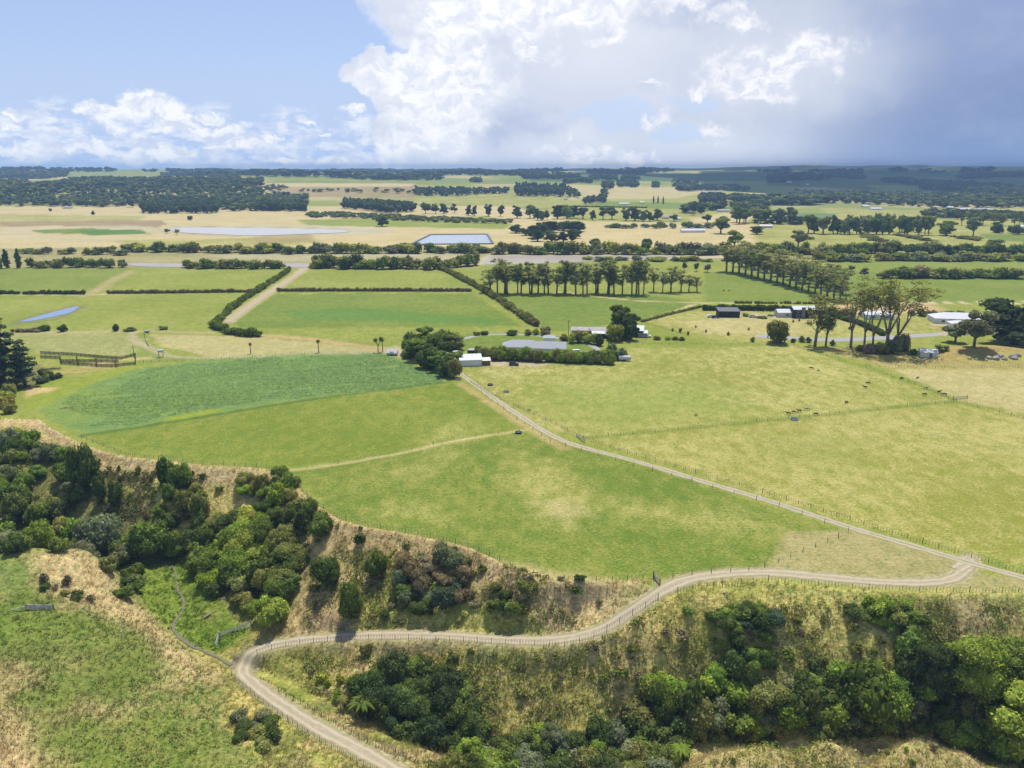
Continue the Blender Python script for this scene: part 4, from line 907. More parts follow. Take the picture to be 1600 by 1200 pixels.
def plain_plants():
    # the long row of tall gums
    row_px('gum', spread(762, 458, 1015, 460, 27, 46, 31, .2, .3), ['gum olive', 'gum green'], 'eucalyptus_tree', 'tall gum', 'from the hedge end of the long row', 'tree', 'tall gums in the long row', True)
    row_px('gum', [(1021,456,418,20),(1035,457,424,18),(1048,457,416,30),(1064,456,422,24),(1076,456,430,20),(1089,456,432,22)], ['gum olive', 'gum green'], 'eucalyptus_tree', 'shorter gum', 'past the gap at the end of the long row', 'tree', 'gums past the gap', True)
    r = np.random.default_rng(3); B = []
    for i in range(19):
        t = i/18; bx = 1135+(1312-1135)*t; by = 424+(472-424)*t**1.2; B.append((bx, by, by-42-4*t, 34)); 
        if i % 2: B.append((bx+14, by-9, by-50, 34))
    row_px('gum', B, ['gum olive', 'gum green'], 'eucalyptus_tree', 'gum', 'along the diagonal belt counted from its river end', 'tree', 'gums in the diagonal belt', True)
    # lone gums beside the road
    for bx, by, top, w, lab in [(1273, 541, 462, 48, 'leaning gum with pale forked trunk at the paddock corner'), (1290, 541, 478, 30, 'short dark gum beside the leaning forked gum'),
                                (1329, 543, 438, 66, 'slender tall gum with straight dark trunk beside the road'), (1363, 549, 448, 62, 'tall gum with bare lower limbs by the road'),
                                (1384, 549, 434, 92, 'tallest spreading gum with flat-topped crown beside the road'), (1402, 548, 450, 84, 'outermost gum of the roadside clump nearest the white house'),
                                (1350, 546, 440, 60, 'gum with thin crown behind the tallest spreading gum')]:
        o = plant_px('gum' if w < 50 else 'biggum', bx, by, top, w*1.1, 'olive green', 'eucalyptus_tree', True); tag(o, lab, 'tree'); del o['_t']
    cl = [(1358,552,536,20),(1376,553,533,22),(1395,552,524,26),(1407,548,520,26),(1345,548,538,16)]
    row_px('fine', cl, ['grey green', 'brownish', 'olive green'], 'bush', 'twiggy bush', 'under the roadside gums', 'bush', 'twiggy bushes under the roadside gums')
    P = [('macro', 1585, 538, 468, 112, 'blackish green', 'huge dark macrocarpa beside the white-roofed house'), ('tree', 1522, 542, 486, 52, 'grey green', 'thin grey tree in front of the huge dark macrocarpa'),
         ('tree', 1492, 535, 505, 40, 'grey green', 'low sparse grey tree below the white-roofed house'), ('bush', 1214, 536, 498, 40, 'olive green', 'round olive tree at the top of the big paddock fence'),
         ('macro', 970, 528, 477, 38, 'dark green', 'domed dark tree behind the old farm shed'), ('macro', 985, 531, 490, 26, 'dark green', 'dark tree partly hiding the white-roofed shed'), ('bush', 961, 533, 505, 30, 'yellow green', 'yellow green willow in front of the old farm shed'),
         ('bush', 852, 524, 508, 22, 'brownish', 'reddish round bush at the end of the diagonal hedge'), ('bush', 937, 540, 520, 16, 'dark green', 'small dark tree at the bend of the house drive'),
         ('pine', 6, 606, 496, 66, 'blue green', 'big ragged pine at the edge of the frame by the crop'), ('pine', 40, 604, 530, 40, 'blue green', 'smaller pine leaning out from the big ragged pine'),
         ('pine', -34, 600, 490, 70, 'blue green', 'pine standing partly outside the picture'),
         ('bush', 70, 517, 507, 21, 'dark green', 'dark round bush beyond the sunny bench'), ('bush', 98, 518, 506, 14, 'dark green', 'small round tree on the flat near the dark bush'),
         ('bush', 181, 517, 505, 13, 'dark green', 'dark bush at the head of the farm lane'), ('shrub', 255, 515, 509, 14, 'olive green', 'low shrub beside the farm lane bank'),
         ('shrub', 205, 517, 511, 22, 'dark green', 'low spreading shrub beside the dark bush on the lane'), ('shrub', 50, 518, 512, 16, 'brownish', 'low brown shrub on the bank above the bench'),
         ('column', 11, 419, 389, 11, 'dark green', 'dark poplar nearest the frame edge by the river'), ('column', 30, 419, 388, 10, 'dark green', 'second dark poplar standing by the river'), ('column', 0, 419, 398, 10, 'bright green', 'bright poplar beside the two dark poplars'),
         ('tree', 1147, 388, 359, 28, 'mid green', 'broad lone tree standing in the river paddocks'), ('tree', 1126, 365, 338, 27, 'mid green', 'tall leafy tree beyond the broad lone tree'), ('macro', 597, 354, 337, 20, 'dark green', 'dark cone-shaped tree alone in the dry flats'),
         ('macro', 1182, 366, 353, 20, 'dark green', 'small domed dark tree by the white farm buildings'), ('bush', 930, 384, 372, 18, 'dark green', 'domed dark bush above the river scrub near the macrocarpa grove'),
         ('bush', 1011, 385, 372, 16, 'dark green', 'second domed dark bush above the river scrub'), ('bush', 894, 377, 357, 16, 'dark green', 'dark bush at the edge of the macrocarpa grove'),
         ('macro', 1478, 368, 345, 26, 'mid green', 'round tree in the flats past the avenue'), ('tree', 1520, 369, 339, 24, 'grey green', 'tall grey tree in the eastern flats'), ('macro', 1556, 363, 345, 18, 'dark green', 'dark conical tree by the cut bank'),
         ('tree', 1247, 386, 360, 28, 'grey green', 'pale grey tree in front of the willow avenue'), ('shrub', 146, 336, 329, 7, 'dark green', 'small dark bush alone in the western dry flat'), ('bush', 79, 330, 325, 6, 'dark green', 'tiny dark bush alone in the western dry flat'),
         ('bush', 297, 344, 337, 10, 'dark green', 'small round bush on the flat below the pine stand'), ('tree', 261, 365, 357, 9, 'grey green', 'small tree at the pale pond edge'), ('tree', 277, 366, 358, 9, 'grey green', 'twin small tree at the pale pond edge'),
         ('macro', 372+0, 0, 0, 0, '', '')]
    for k, bx, by, top, w, tone, lab in P[:-1]:
        small = (by-top) < 24; nm = {'pine': 'pine_tree', 'bush': 'bush', 'shrub': 'shrub', 'column': 'poplar_tree'}.get(k, 'tree')
        o = plant_px(k, bx, by, top, w, tone, nm, not small); tag(o, lab, 'bush' if nm in ('bush', 'shrub') else 'tree'); del o['_t']
    # trees between crop and drive
    row_px(['tree', 'bush', 'macro'], [(645,552,517,44),(668,546,512,44),(700,545,513,42),(655,562,528,42),(684,566,524,46),(712,548,522,34),(640,558,535,34),(668,576,542,38),(690,580,550,36),(680,572,538,34),(697,588,558,30),(709,590,560,26),(716,568,548,20)],
           ['mid green', 'dark green', 'olive green', 'mid green'], 'tree', 'leafy tree', 'in the grove beside the white shed', 'tree', 'trees in the grove beside the white shed', True)
    row_px(['bush', 'fine'], spread(752, 561, 965, 569, 19, 20, 24, .18, .2, .8), ['olive green', 'mid green', 'olive green', 'bright green'], 'bush', 'shelter bush', 'from the shed end in front of the long house', 'bush', 'shelter bushes in front of the long house')
    row_px(['bush'], [(692+55,556,540,14),(762,554,543,12),(955,560,536,20),(968,562,542,20),(975,560,546,12)], ['grey green', 'olive green'], 'bush', 'greyish bush', 'at the ends of the house shelter', 'bush', 'greyish bushes at the ends of the shelter')
    row_px('bush', [(882,533,521,18),(893,536,520,16),(905,535,516,20),(918,536,517,22),(929,538,520,16),(745,524,518,12),(757,523,517,14),(800,523,516,20),(826,523,514,16),(838,523,513,14)], ['olive green', 'dark green', 'yellow green'], 'bush', 'garden bush', 'around the back of the long house', 'bush', 'garden bushes behind the long house')
    row_px('shrub', [(1028,531,524,14),(1042,531,526,12),(1054,531,525,14),(1066,532,526,12),(1176,534,526,10),(1252,534,524,14),(1240,535,528,12),(1263,535,526,12),(1300,540,530,10),(1425,553,545,18),(1470,548,538,22),(1462,552,545,14)], ['dark green', 'olive green', 'mid green'], 'shrub', 'low shrub', 'along the terrace edge fence', 'bush', 'low shrubs along the terrace edge')
    row_px('shrub', [(1063,520,512,5),(1075,524,517,4),(1103,520,514,4),(1138,524,518,6),(1051,518,512,4),(1087,512,508,4),(1170,516,511,4),(1239,504,499,4),(1249,502,497,4),(1262,506,502,4),(1327,515,510,5)], ['olive green', 'brownish', 'dark green'], 'sapling', 'newly planted sapling', 'across the pale lawn by the dark shed', 'tree', 'saplings on the pale lawn')
    row_px('bush', [(1143,493,482,12),(1165,494,489,12),(1190,497,494,18),(1205,494,491,12)], ['dark green', 'mid green', 'bright green'], 'shrub', 'clipped garden shrub', 'beside the dark shed drive', 'bush', 'clipped shrubs by the dark shed')
    row_px('scrub', [(1318,495,481,16),(1331,494,480,14),(1348,494,482,16),(1364,494,484,14),(1424,493,483,16),(1440,494,482,18),(1455,493,484,16),(1480,492,485,20),(1500,491,485,16)], ['olive green', 'dark green', 'brownish'], 'bush', 'hedgerow bush', 'in the hedgerow behind the road houses', 'bush', 'bushes behind the road houses')
    # cabbage-tree spots come later; river scrub bands
    sc = ['scrub']; T = ['olive green', 'mid green', 'yellow green', 'olive green', 'grey green']
    row_px(sc, spread(35, 396, 200, 398, 9, 11, 16), T, 'willow_bush', 'scrub willow', 'on the far bank of the western river bend', 'bush', 'scrub on the western bank')
    row_px(sc, spread(205, 393, 460, 396, 18, 15, 22, .3), T, 'willow_bush', 'scrub willow', 'in the band south of the pale pond', 'bush', 'scrub south of the pale pond')
    row_px(sc, spread(460, 395, 760, 395, 22, 14, 20, .3), T, 'willow_bush', 'scrub willow', 'in the band south of the blue reservoir', 'bush', 'scrub south of the blue reservoir')
    row_px(sc, spread(775, 396, 1130, 398, 34, 17, 20, .25), T, 'willow_bush', 'scrub willow', 'on the far bank behind the grey river', 'bush', 'scrub behind the grey river')
    row_px(sc, spread(1130, 397, 1345, 398, 20, 17, 20, .3), ['mid green', 'dark green', 'olive green'], 'willow_bush', 'scrub willow', 'behind the crown of the diagonal gum belt', 'bush', 'scrub behind the gum belt')
    row_px(sc, spread(1345, 395, 1610, 398, 22, 16, 20, .3), ['dark green', 'mid green', 'olive green'], 'willow_bush', 'tall scrub willow', 'in the far band of the eastern river', 'bush', 'far band of eastern river scrub')
    row_px(sc, spread(1270, 408, 1610, 407, 22, 13, 24, .25), T, 'willow_bush', 'scrub willow', 'in the near band of the eastern river', 'bush', 'near band of eastern river scrub')
    row_px(sc, spread(1380, 435, 1590, 434, 15, 17, 24, .25), ['olive green', 'mid green', 'brownish'], 'willow_bush', 'shelter bush', 'in the broken row across the eastern paddock', 'bush', 'broken row across the eastern paddock')
    row_px(sc, spread(40, 418, 200, 418, 12, 15, 16, .25), ['dark green', 'mid green', 'olive green'], 'willow_bush', 'bush', 'on the river side of the western paddock', 'bush', 'bushes behind the western paddock')
    row_px(sc, spread(285, 419, 440, 419, 12, 13, 16, .3), ['mid green', 'olive green'], 'willow_bush', 'bush', 'on the river side of the second paddock', 'bush', 'bushes behind the second paddock')
    row_px(sc, spread(485, 419, 700, 420, 19, 19, 20, .25), T+['dark green'], 'willow_bush', 'bush', 'on the river side of the central paddock', 'bush', 'bushes behind the central paddock')
    row_px(sc, spread(700, 418, 750, 414, 5, 18, 18), T, 'willow_bush', 'bush', 'at the western end of the grey river', 'bush', 'bushes at the end of the grey river')
    row_px(sc, spread(905, 407, 1120, 408, 11, 7, 18, .3), T, 'willow_bush', 'low scrub', 'on the near bank of the grey river', 'bush', 'low scrub on the near river bank')
    row_px(['far'], [(1088,424,410,9),(1069,423,409,9),(1105,425,412,12),(1330,424,414,12),(1350,432,418,18)], 'grey green', 'tree', 'thin pale tree', 'scattered behind the gum rows', 'tree', 'thin pale trees behind the gums')
    # macrocarpa grove and shelter belts beyond the river
    row_px(['macro'], [(806,364,351,24),(835,372,350,28),(848,366,348,26),(862,363,345,28),(880,360,345,26),(896,361,345,28),(905,362,348,20),(840,377,360,22),(862,378,360,24),(880,378,362,18),(822,368,356,20),(900,372,358,18)], ['blackish green', 'dark green'], 'macrocarpa_tree', 'dark macrocarpa', 'in the grove beyond the grey river', 'tree', 'macrocarpas in the grove')
    row_px(['macro', 'far'], [(665,334,316,18),(681,334,318,16),(694,334,318,14),(710,333,318,14),(732,337,320,9),(741,337,321,9),(763,338,319,13),(782,338,320,12),(808,341,321,16),(828,341,320,20),(840,344,326,14),(847,345,330,10),(855,344,328,10)], ['dark green', 'blackish green'], 'macrocarpa_tree', 'dark shelter tree', 'in the broken belt past the dark wood', 'tree', 'broken shelter belt')
    row_px(['macro', 'tree'], [(871,342,320,18),(886,342,320,20),(897,341,321,14),(911,342,324,18),(926,344,328,10),(942,343,323,16),(956,343,324,18),(978,345,325,16),(992,345,324,18),(1005,346,328,14),(1015,346,330,12),(1027,344,326,18),(1053,346,335,14),(1083,336,314,14),(1095,334,322,12),(1105,348,335,16)], ['dark green', 'blackish green', 'mid green'], 'macrocarpa_tree', 'dark shelter tree', 'along the belt behind the grove', 'tree', 'shelter belt behind the grove')
    row_px(['tree', 'far'], spread(1150, 347, 1245, 350, 9, 22, 17, .2)+[(1155,350,322,22),(1165,349,325,20)], ['mid green', 'dark green', 'grey green'], 'tree', 'leafy tree', 'at the start of the eastern avenue', 'tree', 'trees at the start of the avenue')
    row_px(['tree', 'macro'], spread(1256, 365, 1455, 367, 20, 27, 18, .12, .2, .6), ['mid green', 'dark green', 'grey green', 'mid green'], 'tree', 'avenue tree', 'in the willow avenue', 'tree', 'trees in the avenue')
    row_px(['far'], spread(1325, 362, 1450, 363, 12, 28, 16, .12), ['olive green', 'grey green'], 'tree', 'taller tree', 'behind the willow avenue', 'tree', 'trees behind the avenue')
    row_px(['gum'], spread(1500, 352, 1610, 354, 10, 19, 13, .15), ['dark green', 'olive green'], 'tree', 'slim tree', 'in the thin row at the eastern edge', 'tree', 'thin row at the eastern edge')
    row_px(['scrub'], spread(1560, 365, 1610, 366, 5, 14, 14), ['dark green'], 'bush', 'dark bush', 'below the cut bank at the eastern edge', 'bush', 'bushes below the cut bank')
    row_px(['scrub'], spread(950, 356, 1110, 356, 13, 8, 16, .3), ['mid green', 'grey green'], 'bush', 'willow scrub', 'below the dry bank behind the grove', 'bush', 'willow scrub below the dry bank')
    row_px(['scrub'], [(x, y, y-h, w) for x, y, h, w in [(1353,371,4,16),(1368,376,6,20),(1380,378,5,14),(1265,374,5,14),(1430,372,5,20),(1445,376,5,14),(1460,378,4,12),(1505,373,5,18),(1523,375,5,16),(1555,379,5,18)]], ['olive green', 'dark green'], 'bush', 'low round bush', 'across the eastern flats', 'bush', 'low bushes across the eastern flats')
    row_px(['column'], [(1021,318,306,3),(1028,318,306,3),(1036,319,307,3),(870,0,0,0)][:3], ['dark green'], 'poplar_tree', 'thin poplar', 'beside the far white roof', 'tree', 'thin poplars by the far white roof')
plain_plants()

# ------------------------------------------------------------------ woodland masses far off
def far_wood():
    R_ = np.random.default_rng(44); arrs = [proto_far(30+i, n=4, leaf=1.6, dens=.4, trunk=False, base=0) for i in range(5)]
    lite = [proto_far(50+i, n=3, leaf=3.0, dens=.12, trunk=False, base=0) for i in range(4)]
    def wood(name, label, polys, tones, hr=(8, 14), wk=.9):
        t = Tri(); tot = 0
        for pts, sp in polys:
            P = gpoly(pts); b0, b1 = P.min(0), P.max(0); area = abs(np.dot(P[:, 0], np.roll(P[:, 1], 1))-np.dot(P[:, 1], np.roll(P[:, 0], 1)))/2
            n = int(min(area/(sp*sp), 1500)); X = R_.uniform(b0, b1, (n*8+50, 2)); X = X[inpoly(X[:, 0], X[:, 1], P)]; X = X[(fbm(X[:, 0]+50, X[:, 1]*.6, 320, 3, 555) > (.035 if sp > 55 else -.03 if sp >= 30 else -1))][:n]
            Z = H(X[:, 0], X[:, 1])
            for (x, y), z in zip(X, Z):
                V, T, C = (lite if y > 2600 else arrs)[R_.integers(4)]; h = R_.uniform(*hr)*(max(sp, 9)/11)**.5; w = min(max(sp*1.25, h*wk), h*2.0)*R_.uniform(.8, 1.3); a = R_.uniform(0, 6.28)
                ca, sa = math.cos(a)*w/8, math.sin(a)*w/8
                Q = np.stack([V[:, 0]*ca-V[:, 1]*sa+x, V[:, 0]*sa+V[:, 1]*ca+y, V[:, 2]*h/9+z-.5], 1)
                tn = np.array(TONES[tones[R_.integers(len(tones))]])/np.array(TONES['mid green']); t.add(Q, T, C*tn*R_.uniform(.8, 1.25)); tot += 1
        o = t.build(name, LEAF, kind='stuff', color=TONES['mid green'], smooth=True); o['label'] = label; o['category'] = 'woodland'; return tot
    D = ['dark green', 'blackish green', 'mid green', 'blue green', 'olive green', 'grey green']; K = ['blackish green', 'dark green', 'blue green']
    n = 0
    n += wood('woodland', 'mixed woodland covering the river bluff in the west', [([(-60,300),(120,284),(250,290),(405,287),(410,305),(340,322),(200,324),(-60,322)], 17), ([(-60,290),(40,284),(60,300),(-60,305)], 20), ([(330,300),(480,308),(475,330),(350,330)], 16), ([(0,272),(60,271),(110,276),(60,282),(0,281)], 30), ([(110,282),(410,282),(410,292),(110,296)], 24)], ['dark green', 'mid green', 'olive green', 'grey green', 'blue green', 'dark green'], (8, 16))
    n += wood('pine_stand', 'dark pine stand with bare stems below the western bluff', [([(222,334),(340,334),(345,322),(225,322)], 10)], K, (17, 22), .55)
    n += wood('pine_stand', 'dark pine wood beside the long dry flat', [([(400,330),(478,331),(478,322),(400,322)], 11), ([(536,326),(610,334),(650,331),(640,324),(560,318),(536,318)], 10)], K, (16, 22), .6)
    n += wood('scrub_belt', 'pale scrub along the foot of the dark wood', [([(480,334),(530,334),(700,342),(800,346),(800,350),(690,348),(560,342),(480,340)], 11)], ['grey green', 'olive green', 'mid green'], (5, 8), 1.1)
    n += wood('pine_stand', 'square pine plantation on the far slope', [([(804,306),(880,308),(884,296),(806,293)], 13)], K, (20, 26), .5)
    n += wood('plantation', 'long dark plantation beyond the dry bluff', [([(642,306),(690,307),(790,302),(795,297),(650,296)], 15)], K, (10, 14), .7)
    n += wood('scrub_belt', 'scrub dotting the dry bluff face', [([(470,300),(640,302),(640,298),(480,296)], 26), ([(410,298),(450,300),(450,292),(420,290)], 24)], ['olive green', 'grey green', 'brownish'], (5, 8), 1.1)
    n += wood('woodland', 'scattered farm trees on the western plateau', [([(60,274),(400,276),(640,282),(640,278),(400,273),(60,271)], 56), ([(250,275),(310,275),(310,273),(250,272)], 22), ([(328,280),(375,280),(375,276),(328,276)], 16), ([(560,281),(650,284),(690,283),(690,277),(560,276)], 34), ([(734,286),(752,286),(752,281),(736,281)], 14)], D, (10, 16))
    n += wood('woodland', 'blue treeline along the far horizon', [([(-60,269),(260,270),(620,270),(620,267.5),(260,267),(-60,266)], 62), ([(520,271),(800,271),(900,269),(800,267),(520,268.5)], 52), ([(900,270),(1240,269),(1240,267.5),(900,268)], 60), ([(620,274),(840,276),(840,272),(620,271)], 60)], K, (9, 14))
    n += wood('woodland', 'dark forest on the eastern hills', [([(1200,288),(1340,288),(1350,278),(1260,276),(1200,280)], 34), ([(1340,290),(1480,300),(1560,310),(1700,320),(1700,290),(1500,284),(1400,282)], 32), ([(1480,282),(1700,290),(1700,276),(1520,274)], 48), ([(1240,271),(1345,274),(1345,268),(1250,268)], 46), ([(1500,271),(1700,272),(1700,267),(1500,268)], 70), ([(1390,270),(1480,271),(1480,268),(1390,267)], 60), ([(900,271),(1000,273),(1010,269),(900,268)], 50), ([(800,269),(820,280),(900,280),(905,276),(830,270)], 40)], K+['dark green'], (10, 15))
    n += wood('woodland', 'belts of trees across the middle slopes', [([(920,281),(965,282),(965,277),(922,276)], 16), ([(970,281),(1000,281),(1000,278),(972,277)], 16), ([(940,296),(958,296),(958,288),(942,287)], 14), ([(964,293),(997,293),(997,285),(966,284)], 16), ([(1050,292),(1090,294),(1090,288),(1052,286)], 18), ([(880,288),(925,287),(925,282),(880,282)], 22),
               ([(1020,294),(1030,294),(1030,288),(1020,288)], 14), ([(820,281),(905,280),(905,276),(820,276)], 24), ([(912,319),(945,318),(948,301),(940,301),(935,314),(914,313)], 14), ([(885,308),(905,310),(902,300),(886,298)], 18)], K+['dark green', 'mid green'], (11, 17))
    n += wood('pine_stand', 'dark pine block by the village road', [([(1092,318),(1132,318),(1133,308),(1094,308)], 12)], K, (15, 20), .5)
    n += wood('woodland', 'village trees on the eastern plain', [([(1140,302),(1240,306),(1300,318),(1240,322),(1140,318)], 34), ([(1230,316),(1320,318),(1420,322),(1480,326),(1560,326),(1620,324),(1620,310),(1470,304),(1350,302),(1240,300)], 18), ([(1060,336),(1110,330),(1200,330),(1200,322),(1080,324)], 26), ([(1060,300),(1140,306),(1180,300),(1150,294),(1060,292)], 32), ([(1440,340),(1620,348),(1620,338),(1450,334)], 15)], D, (9, 14))
    n += wood('scrub_belt', 'thicket of scrub at the foot of the avenue', [([(1440,334),(1500,338),(1620,344),(1620,338),(1450,332)], 14), ([(1180,350),(1260,352),(1250,344),(1180,342)], 18)], D, (6, 10), 1.1)
    print('WOOD', n)
far_wood()

# ------------------------------------------------------------------ tracks, water
def strip_mat(name, base, edge, mid=None, rough=.95, wet=None):
    m = bpy.data.materials.new(name); m.use_nodes = True; N = NT(m.node_tree); bs = N.n['Principled BSDF']; bs.inputs['Roughness'].default_value = rough; bs.inputs['Specular IOR Level'].default_value = .15
    lat = N.add('ShaderNodeAttribute', attribute_name='lat').outputs['Fac']; P = N.add('ShaderNodeNewGeometry').outputs['Position']
    n = N.noise(P, 1.1, 6, .65); n2 = N.noise(P, .25, 3, .6); al = N.math('ABSOLUTE', lat)
    c = N.mix(N.mapr(n, .3, .7), tuple(v*.78 for v in base), base)
    c = N.mix(N.math('MULTIPLY', N.mapr(n2, .45, .7), .35), c, tuple(v*1.12 for v in base))
    if mid: c = N.mix(N.math('MULTIPLY', N.mapr(N.math('ADD', al, N.math('MULTIPLY', N.math('SUBTRACT', n, .5), .5)), .02, .3, 1, 0), N.mapr(n2, .35, .6)), c, mid)
    rut = N.mapr(N.math('ABSOLUTE', N.math('SUBTRACT', al, .46)), .0, .22, 1.0, 0.0)
    c = N.mix(N.math('MULTIPLY', rut, .6), c, tuple(min(.7, v*1.25) for v in base))
    c = N.mix(N.mapr(N.math('ADD', al, N.math('MULTIPLY', N.math('SUBTRACT', n, .5), 1.6)), .55, .95), c, edge)
    N.l.new(c, bs.inputs['Base Color'])
    bp = N.add('ShaderNodeBump'); bp.inputs['Distance'].default_value = .06; N.l.new(n, bp.inputs['Height']); N.l.new(bp.outputs[0], bs.inputs['Normal']); return m
def ribbon(name, P, width, m, lift, label, nl=14, step=.5, zs=None, jit=.55, kind='structure'):
    P = np.asarray(P, float)[:, :2]; L = np.concatenate([[0], np.cumsum(np.hypot(*np.diff(P, axis=0).T))]); n = max(3, int(L[-1]/step)); s = np.linspace(0, L[-1], n)
    C = np.stack([np.interp(s, L, P[:, 0]), np.interp(s, L, P[:, 1])], -1); T = np.gradient(C, axis=0); T /= np.linalg.norm(T, axis=1)[:, None]+1e-9; Nn = np.stack([-T[:, 1], T[:, 0]], -1)
    u = np.linspace(-1, 1, nl+1); w = width/2*(1+jit*(vnoise(s/3.0, s*0, 5)*.6+vnoise(s/.9, s*0, 6)*.4-.5))
    X = C[:, None]+Nn[:, None]*(u[None, :, None]*w[:, None, None]); x, y = X[..., 0].ravel(), X[..., 1].ravel()
    if zs is None: z = H(x, y)+lift
    else: z = np.repeat(np.interp(s, L, zs), nl+1)+lift
    z = z-np.tile((np.abs(u) > .99)*.25*(zs is None), n)*min(1, lift*4)
    i = (np.arange(n-1)[:, None]*(nl+1)+np.arange(nl)).ravel(); Fq = np.stack([i, i+1, i+nl+2, i+nl+1], -1)
    o = mesh_np(name, np.stack([x, y, z], -1), Fq[:, ::-1], m, None, {'lat': np.tile(u, n)}, True, kind=kind)
    if o.data.polygons[0].normal.z < 0: o.data.flip_normals()
    o['label'] = label; return o
GRAVEL = strip_mat('gravel', (.375, .31, .205), (.25, .225, .105), (.285, .255, .16)); GRAVEL2 = strip_mat('farm_track', (.36, .305, .21), (.27, .245, .11), (.19, .20, .075)); ASPH = strip_mat('road', (.30, .29, .28), (.22, .22, .12))
ribbon('gravel_track', TD, 3.9, GRAVEL, .07, 'gravel track winding down the bank to the ford')
TM = smooth_line([(714,580),(730,592),(790,635),(830,662),(870,685),(900,697),(1000,722),(1100,753),(1200,782),(1290,812),(1340,828),(1440,857),(1520,881),(1620,908),(1750,945)], it=2)
def gl(px): x, y, z = ground([p[0] for p in px], [p[1] for p in px]); return np.stack([x, y, z], -1)
TMg = gl(TM); ribbon('farm_track', TMg, 3.3, GRAVEL2, .09, 'two-rut farm track crossing the terrace')
ribbon('farm_track', gl(smooth_line([(1495,890),(1510,880),(1512,872)], it=1)), 4.5, GRAVEL, .085, 'gravel spur joining the two farm tracks')
ribbon('farm_track', gl(smooth_line([(355,504),(400,471),(440,446),(478,420)])), 5.0, GRAVEL, .15, 'pale farm lane beside the hedge across the flats', step=3)
ribbon('road', gl(smooth_line([(1180,525),(1290,532),(1370,529),(1440,524),(1500,521),(1620,519),(1720,520)])), 10.0, ASPH, .12, 'pale sealed road passing the white houses', step=3)
ribbon('driveway', gl(smooth_line([(905,563),(932,552),(935,545),(915,536),(870,527),(810,522),(750,523),(722,530)])), 4.0, ASPH, .1, 'curved driveway looping behind the long house', step=2)
ribbon('driveway', gl(smooth_line([(1166,493),(1190,495),(1230,494),(1260,494)])), 7.0, GRAVEL, .12, 'gravel forecourt beside the dark shed', step=2)
ribbon('driveway', gl(smooth_line([(1290,500),(1330,506),(1372,512),(1420,520)])), 2.5, GRAVEL, .12, 'narrow path across the pale lawn', step=2)
ribbon('driveway', gl(smooth_line([(1452,508),(1480,508),(1500,512),(1470,524)])), 6, GRAVEL, .12, 'driveway of the white-roofed house', step=2)
def mat_water(name, col, rough=.08, spec=.5):
    m = bpy.data.materials.new(name); m.use_nodes = True; N = NT(m.node_tree); bs = N.n['Principled BSDF']; bs.inputs['Base Color'].default_value = (*col, 1)
    bs.inputs['Roughness'].default_value = rough; bs.inputs['IOR'].default_value = 1.33; bs.inputs['Specular IOR Level'].default_value = spec
    P = N.add('ShaderNodeNewGeometry').outputs['Position']; bp = N.add('ShaderNodeBump'); bp.inputs['Distance'].default_value = .05; bp.inputs['Strength'].default_value = .4
    N.l.new(N.noise(P, .9, 3, .6), bp.inputs['Height']); N.l.new(bp.outputs[0], bs.inputs['Normal']); return m
_k = int(len(CK)*.60)
ribbon('creek', CK[:_k, :2], .8, mat_water('creek_water', (.15, .14, .08), .35), -.22, 'narrow creek threading the green swampy floor', nl=3, step=.6, zs=CK[:_k, 2]-0.08, jit=1.5)
def sheet(name, px, m, lift, label, smooth=True, thick=None):
    p = np.array(px+[px[0]], float); p = smooth_line(p, it=2) if smooth else p
    g = gl(p[:-1]); z = g[:, 2].min()+lift; bm = bmesh.new()
    f = bm.faces.new([bm.verts.new((a, b, z)) for a, b in g[:, :2]]); bmesh.ops.recalc_face_normals(bm, faces=bm.faces[:])
    if f.normal.z < 0: f.normal_flip()
    me = bpy.data.meshes.new(name); bm.to_mesh(me); bm.free(); me.materials.append(m); o = bpy.data.objects.new(name, me); COL.objects.link(o)
    o['kind'] = 'structure'; o['label'] = label; return o
MILK = mat_water('silt_water', (.42, .40, .36), .35); BLUEW = mat_water('pond_water', (.20, .25, .33), .12); GREYW = mat_water('river_water', (.33, .28, .22), .35)
sheet('pond', [(262,358),(290,356),(330,356),(400,356.5),(480,358),(552,360),(540,364),(470,366),(400,369),(330,366),(280,364)], MILK, .4, 'long milky pond on the dry western flats')
sheet('pond', [(643,381.5),(674,367.6),(760,366.8),(769,380.5)], BLUEW, .5, 'rectangular blue reservoir', False)
sheet('river', [(762,401),(800,399),(900,400),(1000,399),(1068,400),(1030,404),(960,406),(900,410),(820,413),(752,414),(758,407)], GREYW, .2, 'grey silty river bend')
sheet('river', [(196,412),(230,411),(330,414),(330,418),(210,417)], GREYW, .2, 'river reach glimpsed in the west'); sheet('river', [(445,412),(480,411),(500,418),(448,419)], GREYW, .2, 'short reach of the river by the lane end')
sheet('pond', [(28,503.5),(60,494),(95,485),(122,478),(124,480),(112,489),(80,496),(50,502)], mat_water('pool_water', (.16, .22, .34), .10), .15, 'narrow blue pool in the western paddock')
ST = mat('bank_liner', (.10, .11, .13), .6)
def wall_line(name, px, w, h, m, label, cat, lift=0.0, close=False):
    g = gl(px+([px[0]] if close else [])); t = Tri()
    for a, b in zip(g[:-1], g[1:]): box_between(t, a, b, w, h, lift)
    o = t.build(name, m); tag(o, label, cat); return o
